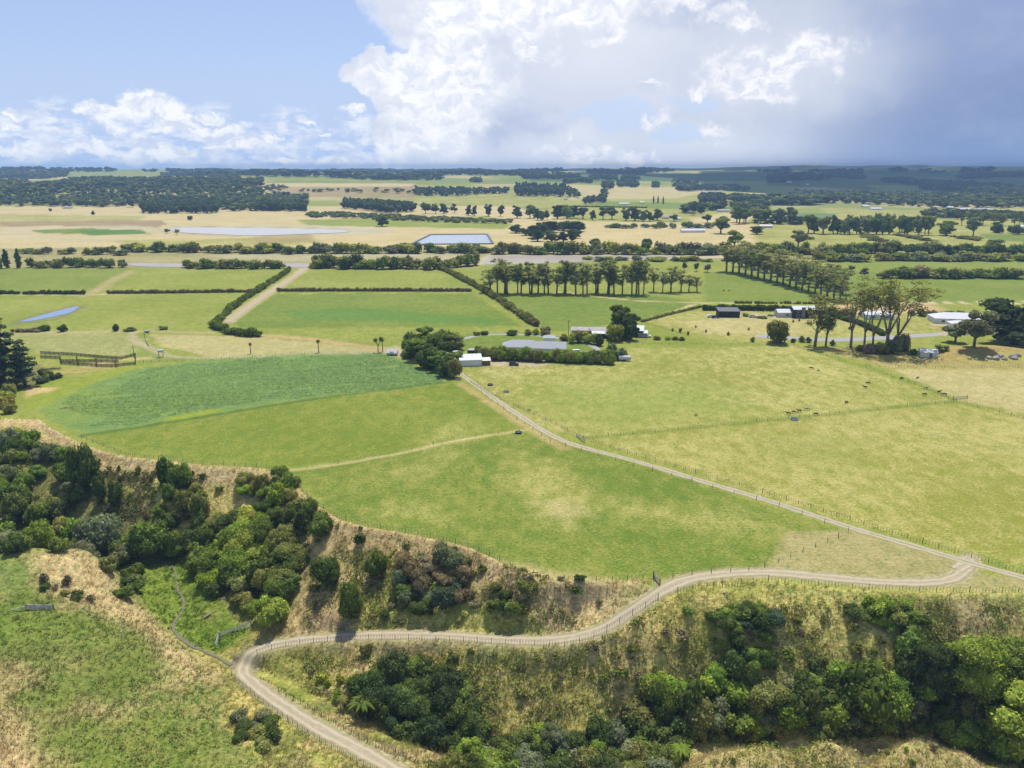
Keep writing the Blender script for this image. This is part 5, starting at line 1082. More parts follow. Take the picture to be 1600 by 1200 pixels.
def box(t, c, s, rz=0.0, C=(1, 1, 1), rx=0.0):
    v = np.array([[x, y, z] for z in (-.5, .5) for y in (-.5, .5) for x in (-.5, .5)])*s
    if rx: ca, sa = math.cos(rx), math.sin(rx); v = np.stack([v[:, 0], v[:, 1]*ca-v[:, 2]*sa, v[:, 1]*sa+v[:, 2]*ca], 1)
    ca, sa = math.cos(rz), math.sin(rz); v = np.stack([v[:, 0]*ca-v[:, 1]*sa, v[:, 0]*sa+v[:, 1]*ca, v[:, 2]], 1)+np.array(c)
    t.add(v, [[0,2,1],[1,2,3],[4,5,6],[5,7,6],[0,1,4],[1,5,4],[2,6,3],[3,6,7],[0,4,2],[2,4,6],[1,3,5],[3,7,5]], C)
def box_between(t, a, b, w, h, lift=0.0):
    a = np.array(a, float); b = np.array(b, float); d = b-a; L = np.linalg.norm(d[:2]); z = (a[2]+b[2])/2+lift+h/2
    n = np.array([-d[1], d[0]])/(L+1e-9)*w/2; v = []
    for p in (a, b):
        for sgn in (-1, 1):
            for hh in (0, h): v.append([p[0]+sgn*n[0], p[1]+sgn*n[1], p[2]+lift+hh])
    t.add(v, [[0,1,2],[1,3,2],[4,6,5],[5,6,7],[0,4,1],[1,4,5],[2,3,6],[3,7,6],[1,5,3],[3,5,7],[0,2,4],[2,6,4]])
wall_line('embankment', [(642,382.3),(673,367.0),(761,366.2),(770,381.3)], 3, 1.1, ST, 'dark lined bank around the blue reservoir', 'embankment', close=True)

# ------------------------------------------------------------------ hedges
def hedge(px, w, h, tone, label, leaf=.55, irr=.25, gaps=0.0, cat='hedge', step=None):
    g = gl(smooth_line(px, it=1)); P = densify(g, step or w*.55); t = Tri(); rng = np.random.default_rng(int(px[0][0]*7+px[0][1]))
    bl = []
    for p in P:
        if rng.random() < gaps: continue
        r = w*.5*rng.uniform(1-irr, 1+irr); hh = h*rng.uniform(1-irr, 1+irr); bl.append(((p[0]+rng.normal(0, w*.08), p[1]+rng.normal(0, w*.08), float(p[2])+hh*.45), (r*1.15, r, hh*.58)))
    iv, it = ICO[1]
    for c, r in bl:
        tn = rng.uniform(.75, 1.15); t.add(np.array(c)+iv*np.array(r)*.92, it, (tn*.85,)*3); n = max(8, int(4*np.pi*r[0]*r[2]*.75/(leaf*leaf))); d = rng.normal(0, 1, (n, 3)); d /= np.linalg.norm(d, axis=1)[:, None]; d[:, 2] = np.abs(d[:, 2])*.9
        V, T = leaf_quads(np.array(c)+d*np.array(r), d, leaf, rng, .7); q = tn*np.clip(rng.normal(1, .25, n), .4, 1.6); t.add(V, T, np.repeat(np.stack([q]*3, 1), 4, 0))
    o = t.build('hedge', LEAF, color=TONES[tone], smooth=True); tag(o, label, cat); return o
hedge([(-40,459.5),(28,459.5)], 3, 2.6, 'dark green', 'short dark hedge at the edge of the western paddocks')
hedge([(38,460),(80,459.5),(130,460)], 3, 2.8, 'dark green', 'short dark hedge between the western paddocks before the tan gully strip')
hedge([(170,459),(280,458),(405,456.5)], 2.6, 2.6, 'brownish', 'long low hedge across the second paddock')
hedge([(436,455.5),(560,455),(683,455.5)], 2.6, 2.6, 'brownish', 'long low hedge across the central paddock')
hedge([(686,455.5),(735,455.5)], 2.6, 2.6, 'brownish', 'short end piece of low hedge meeting the diagonal hedge')
hedge([(333,512),(352,492),(378,472),(400,458),(425,442),(452,424)], 4.2, 3.4, 'mid green', 'tree hedge climbing beside the pale farm lane', .8, .4)
hedge([(333,511),(350,519),(375,525),(402,526)], 4.5, 4.0, 'mid green', 'thick hedge curving round the foot of the farm lane', .8, .35)
hedge([(686,419),(712,432),(745,449),(775,467),(805,488),(832,506)], 4.2, 3.6, 'olive green', 'scrubby hedge running diagonally down to the long house', .8, .4)
hedge([(832,506),(838,510)], 4, 4, 'brownish', 'reddish clump ending the scrubby diagonal hedge')
hedge([(1100,485),(1180,485),(1290,487)], 3.5, 3.8, 'dark green', 'clipped dark hedge behind the dark shed', .6, .15)
hedge([(1288,492),(1320,500),(1360,514),(1378,524)], 3.6, 3.0, 'dark green', 'clipped hedge sloping down to the road', .5, .08)
hedge([(1004,503),(1060,488),(1096,480)], 2.6, 1.4, 'olive green', 'low hedge along the pale lawn edge', .6)
hedge([(20,519),(60,519)], 3, 1.6, 'brownish', 'low brown hedge on the bank above the sunny bench', .7)
for i, (a, b) in enumerate([((1345,366),(1375,374)), ((1400,368),(1440,375)), ((1485,370),(1530,377))]): hedge([a, b], 6, 3, 'olive green', ['broken hedge', 'scrubby hedge', 'low hedge'][i]+[' nearest the avenue start on the flats', ' in the middle of the eastern flats', ' below the round tree on the flats'][i], 1.2, .4, .2)
hedge([(882,323),(1010,325)], 5, 3, 'dark green', 'dark clipped hedge by the far white roof', 1.5)
hedge([(1150,474),(1290,475)], 2.2, 1.5, 'olive green', 'low weedy hedge along the race behind the dark hedge', .6, .4, .2)

# ------------------------------------------------------------------ fences
WOODP = mat('post_wood', (.20, .165, .125), .9, var=.3, scale=2); WIRE = mat('fence_wire', (.30, .29, .27), .6, .4); GREYW_ = mat('weathered_timber', (.46, .42, .36), .9, var=.25, scale=2)
PALE = mat('galvanised', (.42, .42, .41), .5, .3, var=.06); CONC = mat('concrete', (.42, .40, .37), .9, var=.15)
def fence(px, label, posth=1.25, gap=4.5, bats=4, pw=.15, group='post and batten fences', gates=(), wires=3, individual=True, bw=.05):
    g = gl(px); L = np.concatenate([[0], np.cumsum(np.hypot(*np.diff(g[:, :2], axis=0).T))]); n = max(2, int(L[-1]/gap)+1); s = np.linspace(0, L[-1], n)
    X = np.interp(s, L, g[:, 0]); Y = np.interp(s, L, g[:, 1]); Z = H(X, Y); rng = np.random.default_rng(int(px[0][0]+px[0][1]))
    root = thing('fence', (X[0], Y[0], Z[0])); tag(root, label, 'fence', group)
    pm = None; rest = Tri(); big = max(1, n//100+1)
    D = depth_at(X, Y, Z); order = np.argsort(D); ind = set(order[:96].tolist()) if individual else set()
    t0 = Tri(); tube(t0, [(0, 0, -.3), (0, 0, posth)], [pw*.5, pw*.46], 6)
    V, T, C = t0.arrays()
    for i in range(n):
        k = rng.uniform(.9, 1.12)*(1.15 if i % 6 == 0 else 1)
        if i in ind:
            if pm is None: pm = link_mesh('post', (V, T, C), WOODP)
            o = bpy.data.objects.new('post', pm); COL.objects.link(o); o.parent = root; o.location = (X[i]-X[0], Y[i]-Y[0], Z[i]-Z[0]); o.scale = (k, k, k); o.rotation_euler = (rng.normal(0, .03), rng.normal(0, .03), 0)
        else: rest.add(V*[1, 1, k]+[X[i]-X[0], Y[i]-Y[0], Z[i]-Z[0]], T)
    if rest.V: rest.build('post_row', WOODP, root, kind='stuff')
    if bats:
        b = Tri()
        for i in range(n-1):
            for j in range(1, bats+1):
                f = j/(bats+1); x = X[i]*(1-f)+X[i+1]*f; y = Y[i]*(1-f)+Y[i+1]*f; z = float(H(x, y)); hh = posth*rng.uniform(.78, .9); box(b, (x-X[0], y-Y[0], z-Z[0]+hh/2), (bw, bw*.7, hh))
        b.build('batten_row', WOODP, root, kind='stuff')
    if wires:
        w = Tri(); ss = np.linspace(0, L[-1], max(2, int(L[-1]/2.5))); x = np.interp(ss, L, g[:, 0]); y = np.interp(ss, L, g[:, 1]); z = H(x, y)
        for j in range(wires):
            hh = posth*(.3+.62*j/max(1, wires-1))
            for i in range(len(ss)-1): box_between(w, (x[i]-X[0], y[i]-Y[0], z[i]-Z[0]+hh), (x[i+1]-X[0], y[i+1]-Y[0], z[i+1]-Z[0]+hh), .012, .014)
        w.build('wire', WIRE, root)
    return root
fence([(128,684),(200,712),(330,726),(400,729),(441,735),(463,758),(486,781),(530,810),(575,822),(620,829),(700,845),(735,854),(770,870),(800,886),(835,902),(880,907),(960,907),(1005,904)], 'fence following the dead grass rim of the gully', gap=3.6, bats=3)
fence([(1059,926),(1100,917),(1200,908),(1340,919),(1480,925),(1600,925),(1720,926)], 'long fence along the top of the eastern bank', gap=3.6)
fence([(1028,936),(998,954),(964,974),(933,994),(895,1010),(830,1007),(720,1002),(610,998),(560,998),(530,1000),(470,1006),(430,1012),(402,1022)], 'fence down the outer side of the descending track', gap=3.2)
fence([(362,1056),(400,1090),(440,1119),(480,1146),(530,1175),(580,1202),(620,1226)], 'fence on the spur side of the lower track', gap=1.7, bats=2, pw=.12)
fence([(436,1082),(480,1106),(520,1130),(560,1152),(600,1172),(640,1188),(670,1199)], 'fence on the creek side of the lower track', gap=2.2, bats=2)
fence([(735,598),(790,628),(850,655),(912,686),(1000,714),(1100,743),(1200,772),(1300,804),(1400,836),(1500,866),(1600,897),(1720,935)], 'fence between the farm track and the big yellow paddocks', gap=3.6)
fence([(752,613),(800,650),(836,674),(860,690),(900,702),(985,726),(1035,740),(1090,755),(1150,772),(1200,786),(1260,806),(1325,832)], 'sparse fence on the green paddock side of the farm track', gap=6.5, bats=0, wires=2)
fence([(912,686),(1000,678),(1100,667),(1240,654),(1370,640),(1490,628)], 'fence dividing the two big yellow paddocks', gap=4.5, bats=3)
fence([(1240,541),(1300,560),(1360,577),(1420,597),(1490,626),(1560,645),(1620,660),(1720,685)], 'fence down the eastern side of the big paddock', gap=4.2, bats=3)
fence([(445,736),(520,726),(620,709),(720,685),(812,673)], 'sparse electric fence between the two green paddocks', gap=8, bats=0, wires=1, pw=.12)
fence([(1022,905),(1085,897),(1160,893),(1207,882),(1245,865),(1300,845),(1325,832)], 'fence curving round the green paddock corner to the farm track', gap=4.6, bats=0, wires=2)
fence([(212,567),(340,562),(460,553),(600,552)], 'fence along the top of the crop', gap=3.6, bats=2)
fence([(736,576),(800,578),(870,575),(930,570),(980,560)], 'fence below the long house shelter', gap=3.2, bats=2)
fence([(940,537),(1050,538),(1150,539),(1240,541)], 'fence along the terrace edge above the road', gap=3.6, bats=2)
fence([(1360,574),(1440,575),(1620,574)], 'fence behind the pale eastern paddock', gap=4.2, bats=2, individual=False)
fence([(1005,503),(1040,515),(1075,524)], 'dark board fence at the corner of the pale lawn', gap=3, bats=2, wires=3)
fence([(225,521),(228,535),(232,542)], 'short railing beside the farm lane gate', gap=3, bats=2)

def gate(p1, p2, label, m=None, h=1.15, name='gate'):
    a, b = np.array(at(*p1)), np.array(at(*p2)); c = (a+b)/2; d = b-a; L = float(np.hypot(d[0], d[1])); m = m or GREYW_
    root = thing(name, tuple(c), math.atan2(d[1], d[0])); tag(root, label, 'gate'); hz = d[2]/2
    e0, e1 = np.array([-L/2+.15, 0, -hz]), np.array([L/2-.15, 0, hz])
    for k in range(5):
        t = Tri(); box_between(t, e0, e1, .06, .10, .15+k*h*.22); t.build('rail', m, root)
    for e in (np.array([-L/2, 0, -hz]), np.array([L/2, 0, hz])):
        t = Tri(); tube(t, [e-[0, 0, .3], e+[0, 0, h+.35]], [.13, .12], 7); t.build('gatepost', WOODP if m is not PALE else PALE, root)
    t = Tri(); tube(t, [e0+[0, .04, .2], e1+[0, .04, h]], [.035, .035], 5); t.build('brace', m, root); return root
gate((1021,901), (1031,913), 'timber gate standing open beside the gravel track bend')
gate((337,1013), (342,995), 'short pale metal gate across the swamp edge beside the ford', PALE)
gate((344,996), (392,978), 'long pale rail gate slanting up from the ford gate', PALE)
gate((901,682), (913,692), 'pale gate where the dividing fence meets the farm track', PALE)
gate((1489,624), (1511,623), 'timber gate at the eastern corner of the big paddock')

# timber barrier on the spur
a, b = np.array(at(41, 953)), np.array(at(84, 953)); root = thing('timber_barrier', tuple(a)); tag(root, 'weathered timber barrier standing on the grassy spur', 'barrier')
BB = mat('bleached_board', (.60, .55, .46), .9, var=.2)
for k in range(5): t = Tri(); box_between(t, a*0, b-a, .08, .20, .15+k*.25); t.build('board', BB, root)
for f in (0, .33, .66, 1): t = Tri(); p = (b-a)*f+[0, .12, 0]; tube(t, [p-[0, 0, .8], p+[0, 0, 1.5]], [.13, .12], 7); t.build('post', WOODP, root)
for f in (.7, 1.1):
    p = (a-b)/np.linalg.norm(b-a)*3.0*f; q = np.array(at(41-26*f, 955))-a; t = Tri(); tube(t, [[0, 0, 1.0], q+[0, 0, .1]], [.07, .06], 5); t.build('brace', BB, root)

# stockyards
def stockyard():
    g = gl([(72,556),(80,566)]); root = thing('stockyard', g[0]); tag(root, 'old dark timber stockyards behind the crop', 'stockyard'); o0 = g[0]
    runs = [[(64,553),(120,556),(160,560),(190,562),(212,556)], [(64,560),(95,561)], [(94,560),(96,569),(150,573),(175,574),(212,570)], [(212,556),(212,570)], [(120,556),(122,571)], [(150,559),(152,573)], [(180,561),(182,574)], [(96,566),(150,566),(185,567)]]
    for r in runs:
        G = densify(gl(r), 2.4)
        for h in (.3, .65, 1.0, 1.35):
            t = Tri()
            for a, b in zip(G[:-1], G[1:]): box_between(t, a-o0, b-o0, .07, .24, h-.1)
            t.build('rail', WOODP, root)
        t = Tri()
        for p in G: tube(t, [p-o0+[0, 0, -.3], p-o0+[0, 0, 1.7]], [.14, .12], 5)
        t.build('post_row', WOODP, root)
stockyard()

# ------------------------------------------------------------------ buildings
WHITE = mat('white_wall', (.74, .73, .70), .7, var=.04); CREAM = mat('cream_wall', (.60, .57, .50), .7, var=.06); ROOFG = mat('grey_roof', (.33, .34, .35), .8, 0.0, var=.06); ROOFW = mat('white_roof', (.52, .53, .54), .75, 0.0, var=.04)
DARK = mat('dark_cladding', (.035, .035, .035), .7, var=.15); ROOFD = mat('charcoal_roof', (.12, .12, .125), .5, .2); GLASS = mat('window_glass', (.03, .04, .05), .15, spec=.6, var=.02); BRICK = mat('grey_stone', (.22, .20, .18), .9, bump=.03)
TIMB = mat('brown_timber', (.22, .16, .10), .85, var=.2); RED = mat('red_paint', (.55, .06, .05), .4, var=.05); RUST = mat('old_roof', (.36, .33, .30), .7, var=.15, scale=.8); GTANK = mat('tank_green', (.035, .05, .04), .5, var=.1)
def building(px, L, W, h, rise, deg, wall, roof, label, cat='shed', style='gable', name='shed', over=.35, doors=(), windows=(), chimney=None, lift=0.0):
    """origin at the centre of the base; L along local x, front is local -y"""
    x, y, z = at(*px); root = thing(name, (x, y, z+lift), math.radians(deg)); tag(root, label, cat)
    t = Tri(); box(t, (0, 0, h/2-.3), (L, W, h+.6))
    if style == 'gable':
        for s in (-1, 1): t.add([(s*L/2, -W/2, h), (s*L/2, W/2, h), (s*L/2, 0, h+rise*.98)], [[0, 1, 2] if s > 0 else [0, 2, 1]])
    t.build('wall', wall, root)
    t = Tri(); a, b = L/2+over, W/2+over; e = -over*rise/(W/2)
    if style == 'gable':
        for s in (-1, 1):
            v = [(-a, s*b, h+e), (a, s*b, h+e), (a, 0, h+rise), (-a, 0, h+rise)]; v += [(p[0], p[1], p[2]+.12) for p in v]
            t.add(v, [[4,5,6],[4,6,7],[0,2,1],[0,3,2],[0,1,5],[0,5,4],[1,2,6],[1,6,5],[3,0,4],[3,4,7]])
    elif style == 'skillion':
        v = [(-a, -b, h), (a, -b, h), (a, b, h+rise), (-a, b, h+rise)]; v += [(p[0], p[1], p[2]+.14) for p in v]; t.add(v, [[4,5,6],[4,6,7],[0,2,1],[0,3,2],[0,1,5],[0,5,4],[1,2,6],[1,6,5],[2,3,7],[2,7,6],[3,0,4],[3,4,7]])
        t2 = Tri(); box(t2, (0, W/2-.15, h+rise/2-.1), (L-.1, .2, rise)); t2.build('gable_wall', wall, root)
    else:
        r = L/2-W/2; v = [(-a, -b, h), (a, -b, h), (a, b, h), (-a, b, h), (-max(r, .1), 0, h+rise), (max(r, .1), 0, h+rise)]; v += [(p[0], p[1], p[2]+.1) for p in v]
        t.add(v, [[6,7,11],[6,11,10],[7,8,11],[8,9,10],[8,10,11],[9,6,10],[0,2,1],[0,3,2],[0,1,7],[0,7,6],[1,2,8],[1,8,7],[2,3,9],[2,9,8],[3,0,6],[3,6,9]])
    t.build('roof', roof, root)
    for (u, w_, h_, side) in doors:
        t = Tri(); c, s = ((u, -W/2-.02, h_/2), (w_, .08, h_)) if side == 'f' else ((L/2+.02, u, h_/2), (.08, w_, h_)); box(t, c, s); t.build('door', ROOFD if wall is not DARK else ROOFG, root)
    for (u, w_, z0, h_, side) in windows:
        c, s = ((u, -W/2-.02, z0+h_/2), (w_, .08, h_)) if side == 'f' else ((L/2+.02, u, z0+h_/2), (.08, w_, h_)); t = Tri(); box(t, c, s); wn = t.build('window', WHITE, root)
        t = Tri(); c2 = (c[0], c[1]-.05, c[2]) if side == 'f' else (c[0]+.05, c[1], c[2]); box(t, c2, tuple(q-.16 if q > .2 else .04 for q in s)); t.build('pane', GLASS, wn)
    if chimney:
        t = Tri(); box(t, (chimney[0], chimney[1], (h+rise+.8)/2), (1.3, .9, h+rise+.8)); t.build('chimney', BRICK, root)
    return root
building((735,569), 10.5, 8, 2.9, 1.1, 8, WHITE, ROOFW, 'white shed with pale metal roof at the top of the farm track', style='skillion', doors=[(-3, 3, 2.6, 'r')])
building((758,569), 4.6, 4.5, 2.2, .5, 8, TIMB, CREAM, 'small brown timber lean-to beside the white shed', name='lean_to', style='skillion')
building((816,549), 20, 10, 3.2, 2.8, -4, WHITE, ROOFG, 'long white house with grey roof behind the shelter bushes', 'house', 'hip', 'house', windows=[(-6, 2, .9, 1.2, 'f'), (0, 2, .9, 1.2, 'f'), (5, 3, .3, 2.0, 'f')])
building((858,551), 17, 9, 3.2, 2.6, -6, WHITE, ROOFG, 'eastern wing of the long white house, with its gable end showing', 'house', 'gable', 'house', windows=[(-5, 1.6, .9, 1.2, 'f'), (0, 2.4, .3, 2.0, 'f'), (4, 1.6, .9, 1.2, 'f'), (0, 2, .9, 1.3, 'r')], chimney=None)
building((858,537), 6, 6, 3.6, 1.2, -6, WHITE, ROOFG, 'raised grey-roofed block behind the long white house', 'house', 'hip', 'house')
building((921,523), 20, 8, 3.2, 1.2, -5, GREYW_, RUST, 'old farm shed with weathered grey-brown roof', doors=[(4, 3, 2.4, 'f')])
building((938,527), 9, 6, 2.6, .5, -5, DARK, ROOFW, 'open lean-to with white roof on the old farm shed', name='lean_to', style='skillion')
building((988,524), 12, 9, 3.6, 1.2, -12, DARK, ROOFW, 'dark farm shed with bright white roof behind the domed tree', style='skillion')
building((1004,526), 5, 5, 2.4, .6, -12, GREYW_, ROOFW, 'small white-roofed lean-to beside the red tractor shed', name='lean_to', style='skillion')
building((1137,494), 13, 9, 3.8, 1.0, -3, DARK, ROOFD, 'charcoal shed with grey skillion roof on the pale lawn', style='skillion')
building((1226,494), 11, 8, 3.0, 1.6, 0, CREAM, ROOFW, 'white-roofed garage wing next to the black house', 'house', 'gable', 'house', windows=[(0, 2, .9, 1.2, 'f')])
building((1253,495), 14, 9, 5.4, 1.6, 0, DARK, ROOFW, 'black two-storey house with pale roof and stone chimney', 'house', 'gable', 'house', windows=[(-4, 2.4, .4, 2, 'f'), (-4, 2, 3.4, 1.2, 'f'), (4.5, 2, .6, 2, 'f')])
x, y, z = at(1254, 494.5)
building((1371,497), 17, 10, 2.8, 1.8, -6, WHITE, ROOFW, 'low white-roofed house behind the roadside gums', 'house', 'hip', 'house', windows=[(-4, 2, .9, 1.2, 'f'), (4, 2, .9, 1.2, 'f')])
building((1500,503), 33, 14, 2.9, 2.8, -10, WHITE, ROOFW, 'large white bungalow with broad white hip roof', 'house', 'hip', 'house', windows=[(-12, 2, .8, 1.3, 'f'), (-7, 4, .3, 2.2, 'f'), (-1, 3, .3, 2.2, 'f'), (5, 2, .8, 1.3, 'f')])
building((1497,511), 10, 8, 2.6, 1.4, -10, WHITE, ROOFW, 'white garage in front of the large white bungalow', 'garage', 'hip', 'garage', doors=[(-1, 4, 2.2, 'f')])
building((1449,556), 7.5, 5.5, 2.3, 1.3, -18, CREAM, ROOFW, 'small hut with patched white roof beside the grassy mound', 'hut', 'gable', 'hut', doors=[(1, 1.2, 1.9, 'f')])
building((1281,490), 10, 8, 3, 1.5, 0, DARK, ROOFD, 'black side wing of the two-storey house', 'house', 'gable', 'house')
# chimney of the black house as its own stack part
for o in bpy.data.objects:
    if o.get('label', '').startswith('black two-storey'):
        t = Tri(); box(t, (-1.2, -4.9, 3.2), (2.2, .9, 7.4)); t.build('chimney', BRICK, o)
far_b = [(975,320,26,12,'W','large white-roofed shed by the thin poplars'),(1003,318,12,8,'C','small cream shed right of the thin poplars'),(1001,318,8,6,'W',''),(884,312,10,7,'P','pink-roofed shed on the far slope'),
 (1082,363,36,9,'W','long low white farm building in the river flats'),(1130,331,26,9,'G','long grey-roofed house amid the village trees'),(1233,285,18,10,'W','distant white house below the eastern hills'),(1262,289,10,7,'W','tiny white house past the distant white house'),
 (1352,324,16,9,'W','white two-part house beside the village road'),(1368,328,26,9,'W','long white roof by the village road'),(1395,302,44,14,'C','long pale packing shed in the eastern village'),(1414,304,20,9,'W','short pale shed beside the packing shed'),
 (1484,326,14,10,'W','white house in the gap of the eastern trees'),(1505,329,22,8,'W','low white roof beyond the eastern trees'),(1530,329,28,8,'G','long grey roof beyond the eastern trees'),(1540,329,16,8,'W','bright roof nearest the eastern frame edge'),
 (106,326,20,9,'G','grey shed at the foot of the western bluff'),(0,316,14,8,'W','white shed at the western frame edge'),(392,287,14,9,'W','pale house above the bluff among pines'),(1040,342,14,8,'P','brown farm cottage under the dark belt'),(1058,344,12,7,'W','white farm cottage under the dark belt'),
 (1165,310,12,8,'W','white cottage by the dark pine block'),(1180,312,10,7,'C','cream cottage by the dark pine block'),(1240,307,12,8,'W','small white house among the village trees'),(80,417,7,5,'C','small hut behind the river bushes'),(1595,357,16,9,'W','white shed past the cut bank'),(1196,356,20,8,'C','cream barn by the domed dark tree')]
for bx, by, L, W, c, lab in far_b:
    if not lab: continue
    k = {'W': (WHITE, ROOFW), 'C': (CREAM, CREAM), 'P': (CREAM, mat('faded_red_roof', (.42, .22, .18), .7)), 'G': (CREAM, ROOFG)}[c]
    building((bx, by), L, W, 3.2, 2.2, RNG.uniform(-8, 8), k[0], k[1], lab, 'building', 'gable', 'farm_building', over=.3)
# water tanks
for i, (bx, by, r) in enumerate([(694,560,2.3),(713,557,1.9),(737,554,2.1),(753,554,1.8)]):
    x, y, z = at(bx, by); root = thing('water_tank', (x, y, z)); tag(root, f"dark green round water tank, {ordw(i+1)} from the grove end behind the white shed", 'water tank', 'water tanks behind the white shed')
    t = Tri(); tube(t, [(0, 0, 0), (0, 0, 2.6)], [r, r], 20); t.build('tank_wall', GTANK, root); t = Tri(); tube(t, [(0, 0, 2.6), (0, 0, 2.75), (0, 0, 3.1)], [r+.05, r*.96, .2], 20); t.build('lid', ROOFG, root)
# silver cylinder tank on legs
x, y, z = at(976, 564); root = thing('fuel_tank', (x, y, z), math.radians(-5)); tag(root, 'white horizontal cylinder tank at the end of the shelter bushes', 'tank')
t = Tri(); tube(t, [(-3, 0, 1.6), (-2.8, 0, 1.6), (2.8, 0, 1.6), (3, 0, 1.6)], [.5, 1.1, 1.1, .5], 16); t.build('tank', ROOFW, root)
for s in (-2, 2): t = Tri(); box(t, (s, 0, .3), (.4, 1.6, .8)); t.build('cradle', CONC, root)
# white container and small box on stand
x, y, z = at(613, 555); root = thing('caravan', (x, y, z), math.radians(-8)); tag(root, 'white caravan parked beside the grove at the crop corner', 'caravan')
t = Tri(); tube(t, [(-2.9, 0, 1.45), (-2.7, 0, 1.5), (2.7, 0, 1.5), (2.9, 0, 1.45)], [.9, 1.35, 1.35, .9], 4); t.build('body', WHITE, root); t = Tri(); box(t, (0, -1.0, 1.7), (2.2, .1, .6)); t.build('window', GLASS, root)
for s in (-.9, .9): t = Tri(); tube(t, [(0, s-.1, .33), (0, s+.1, .33)], [.33, .33], 12); t.build('wheel', DARK, root)
x, y, z = at(252, 558); root = thing('water_header_tank', (x, y, z), .2); tag(root, 'white header tank raised on a slim stand near the stockyards', 'tank')
t = Tri(); tube(t, [(-1.3, 0, 3.2), (1.3, 0, 3.2)], [.8, .8], 12); t.build('tank', ROOFW, root)
for sx in (-1, 1):
    for sy in (-.5, .5): t = Tri(); box(t, (sx, sy, 1.25), (.16, .16, 2.5)); t.build('leg', PALE, root)
x, y, z = at(230, 520); root = thing('water_trailer', (x, y, z), .1); tag(root, 'small pale trailer parked by the farm lane corner', 'trailer')
t = Tri(); box(t, (0, 0, 1.0), (3, 1.6, .9)); t.build('body', PALE, root)
for s in (-.85, .85): t = Tri(); tube(t, [(0, s-.1, .35), (0, s+.1, .35)], [.35, .35], 10); t.build('wheel', DARK, root)
# troughs
def trough(px, r, label, m=DARK, rect=False):
    x, y, z = at(*px); root = thing('water_trough', (x, y, z)); tag(root, label, 'trough'); t = Tri()
    if rect:
        for c, s in (((0, -.5, .35), (2.6, .12, .7)), ((0, .5, .35), (2.6, .12, .7)), ((-1.25, 0, .35), (.12, .88, .7)), ((1.25, 0, .35), (.12, .88, .7))): box(t, c, s)
    else:
        a = np.linspace(0, 2*np.pi, 19)[:-1]; ring = lambda rr, zz: np.stack([rr*np.cos(a), rr*np.sin(a), np.full(18, zz)], 1)
        V = np.concatenate([ring(r, 0), ring(r, .6), ring(r-.1, .6), ring(r-.1, .25)]); T = []
        for j in range(3):
            for k in range(18): p, q = j*18+k, j*18+(k+1) % 18; T += [[p, q, q+18], [p, q+18, p+18]]
        t.add(V, T)
    t.build('basin', m, root); t = Tri()
    if rect: box(t, (0, 0, .5), (2.36, .86, .02))
    else: tube(t, [(0, 0, .44), (0, 0, .46)], [r-.09, r-.09], 18)
    t.build('water', MATS_W, root)
MATS_W = mat_water('trough_water', (.05, .07, .09))
trough((810, 677), 1.2, 'dark round trough beside the farm track fence'); trough((766, 602), 1.2, 'dark round trough nearest the white shed'); trough((791, 613), 1.3, 'grey rectangular trough in the big paddock near the track', CONC, True)
trough((1241, 656), 1.5, 'round concrete trough with cattle beside it on the dividing fence', CONC); trough((716, 594), 1.3, 'small rectangular trough at the crop corner', CONC, True)
# vehicles
def car(px, deg, body, label, L=4.5, W=1.8, h=1.65, ute=False, name='parked_car', cat='car', van=False):
    x, y, z = at(*px); root = thing(name, (x, y, z+.05), math.radians(deg)); tag(root, label, cat)
    if van: prof = [(-L/2, .4), (-L/2, h*.95), (-L/2+.2, h), (L*.22, h), (L*.36, h*.62), (L/2, h*.5), (L/2, .4)]
    elif ute: prof = [(-L/2, .45), (-L/2, .95), (-L*.08, .98), (-L*.06, h), (L*.18, h), (L*.27, 1.05), (L/2, .95), (L/2, .4)]
    else: prof = [(-L/2, .4), (-L/2, .95), (-L*.42, h*.93), (-L*.33, h), (L*.08, h), (L*.22, 1.02), (L*.45, .88), (L/2, .4)]
    n = len(prof); V = [(a, -W/2, b) for a, b in prof]+[(a, W/2, b) for a, b in prof]; V = [(a, s*(.84 if b > 1.15 else 1), b) for a, s, b in V]
    bm = bmesh.new(); vs = [bm.verts.new(v) for v in V]; bm.faces.new(vs[:n][::-1]); bm.faces.new(vs[n:])
    for k in range(n): q = (k+1) % n; bm.faces.new([vs[k], vs[q], vs[n+q], vs[n+k]])
    bmesh.ops.recalc_face_normals(bm, faces=bm.faces[:]); bmesh.ops.bevel(bm, geom=bm.edges[:], offset=.07, segments=2, affect='EDGES')
    me = bpy.data.meshes.new('body'); bm.to_mesh(me); bm.free(); me.materials.append(body); o = bpy.data.objects.new('body', me); COL.objects.link(o); o.parent = root
    for s in (-1, 1):
        t = Tri(); x0, x1 = (-L*.34, L*.12) if not (ute or van) else ((-L*.04, L*.2) if ute else (-L*.4, L*.25)); box(t, ((x0+x1)/2, s*(W*.44+.02), h*.79), (x1-x0, .06, h*.25)); t.build('window', GLASS, root)
        for ax in (-L*.32, L*.32): t = Tri(); tube(t, [(ax, s*(W/2-.12), .34), (ax, s*(W/2+.05), .34)], [.34, .34], 14); t.build('wheel', DARK, root)
    t = Tri(); box(t, (L*.17+(.15 if van else 0), 0, h*.78), (.25, W*.74, h*.3)); t.build('windscreen', GLASS, root)
CARB = mat('navy_paint', (.02, .03, .05), .25, .3, spec=.6, var=.02); CARW = mat('white_paint', (.78, .79, .80), .3, var=.02)
car((803,571), -12, CARB, 'dark blue four-wheel drive parked beside the white shed', 4.7, 1.9, 1.75)
car((902,552), -3, CARW, 'white van parked at the end of the long house', 4.6, 1.8, 1.9, van=True, name='parked_van', cat='van')
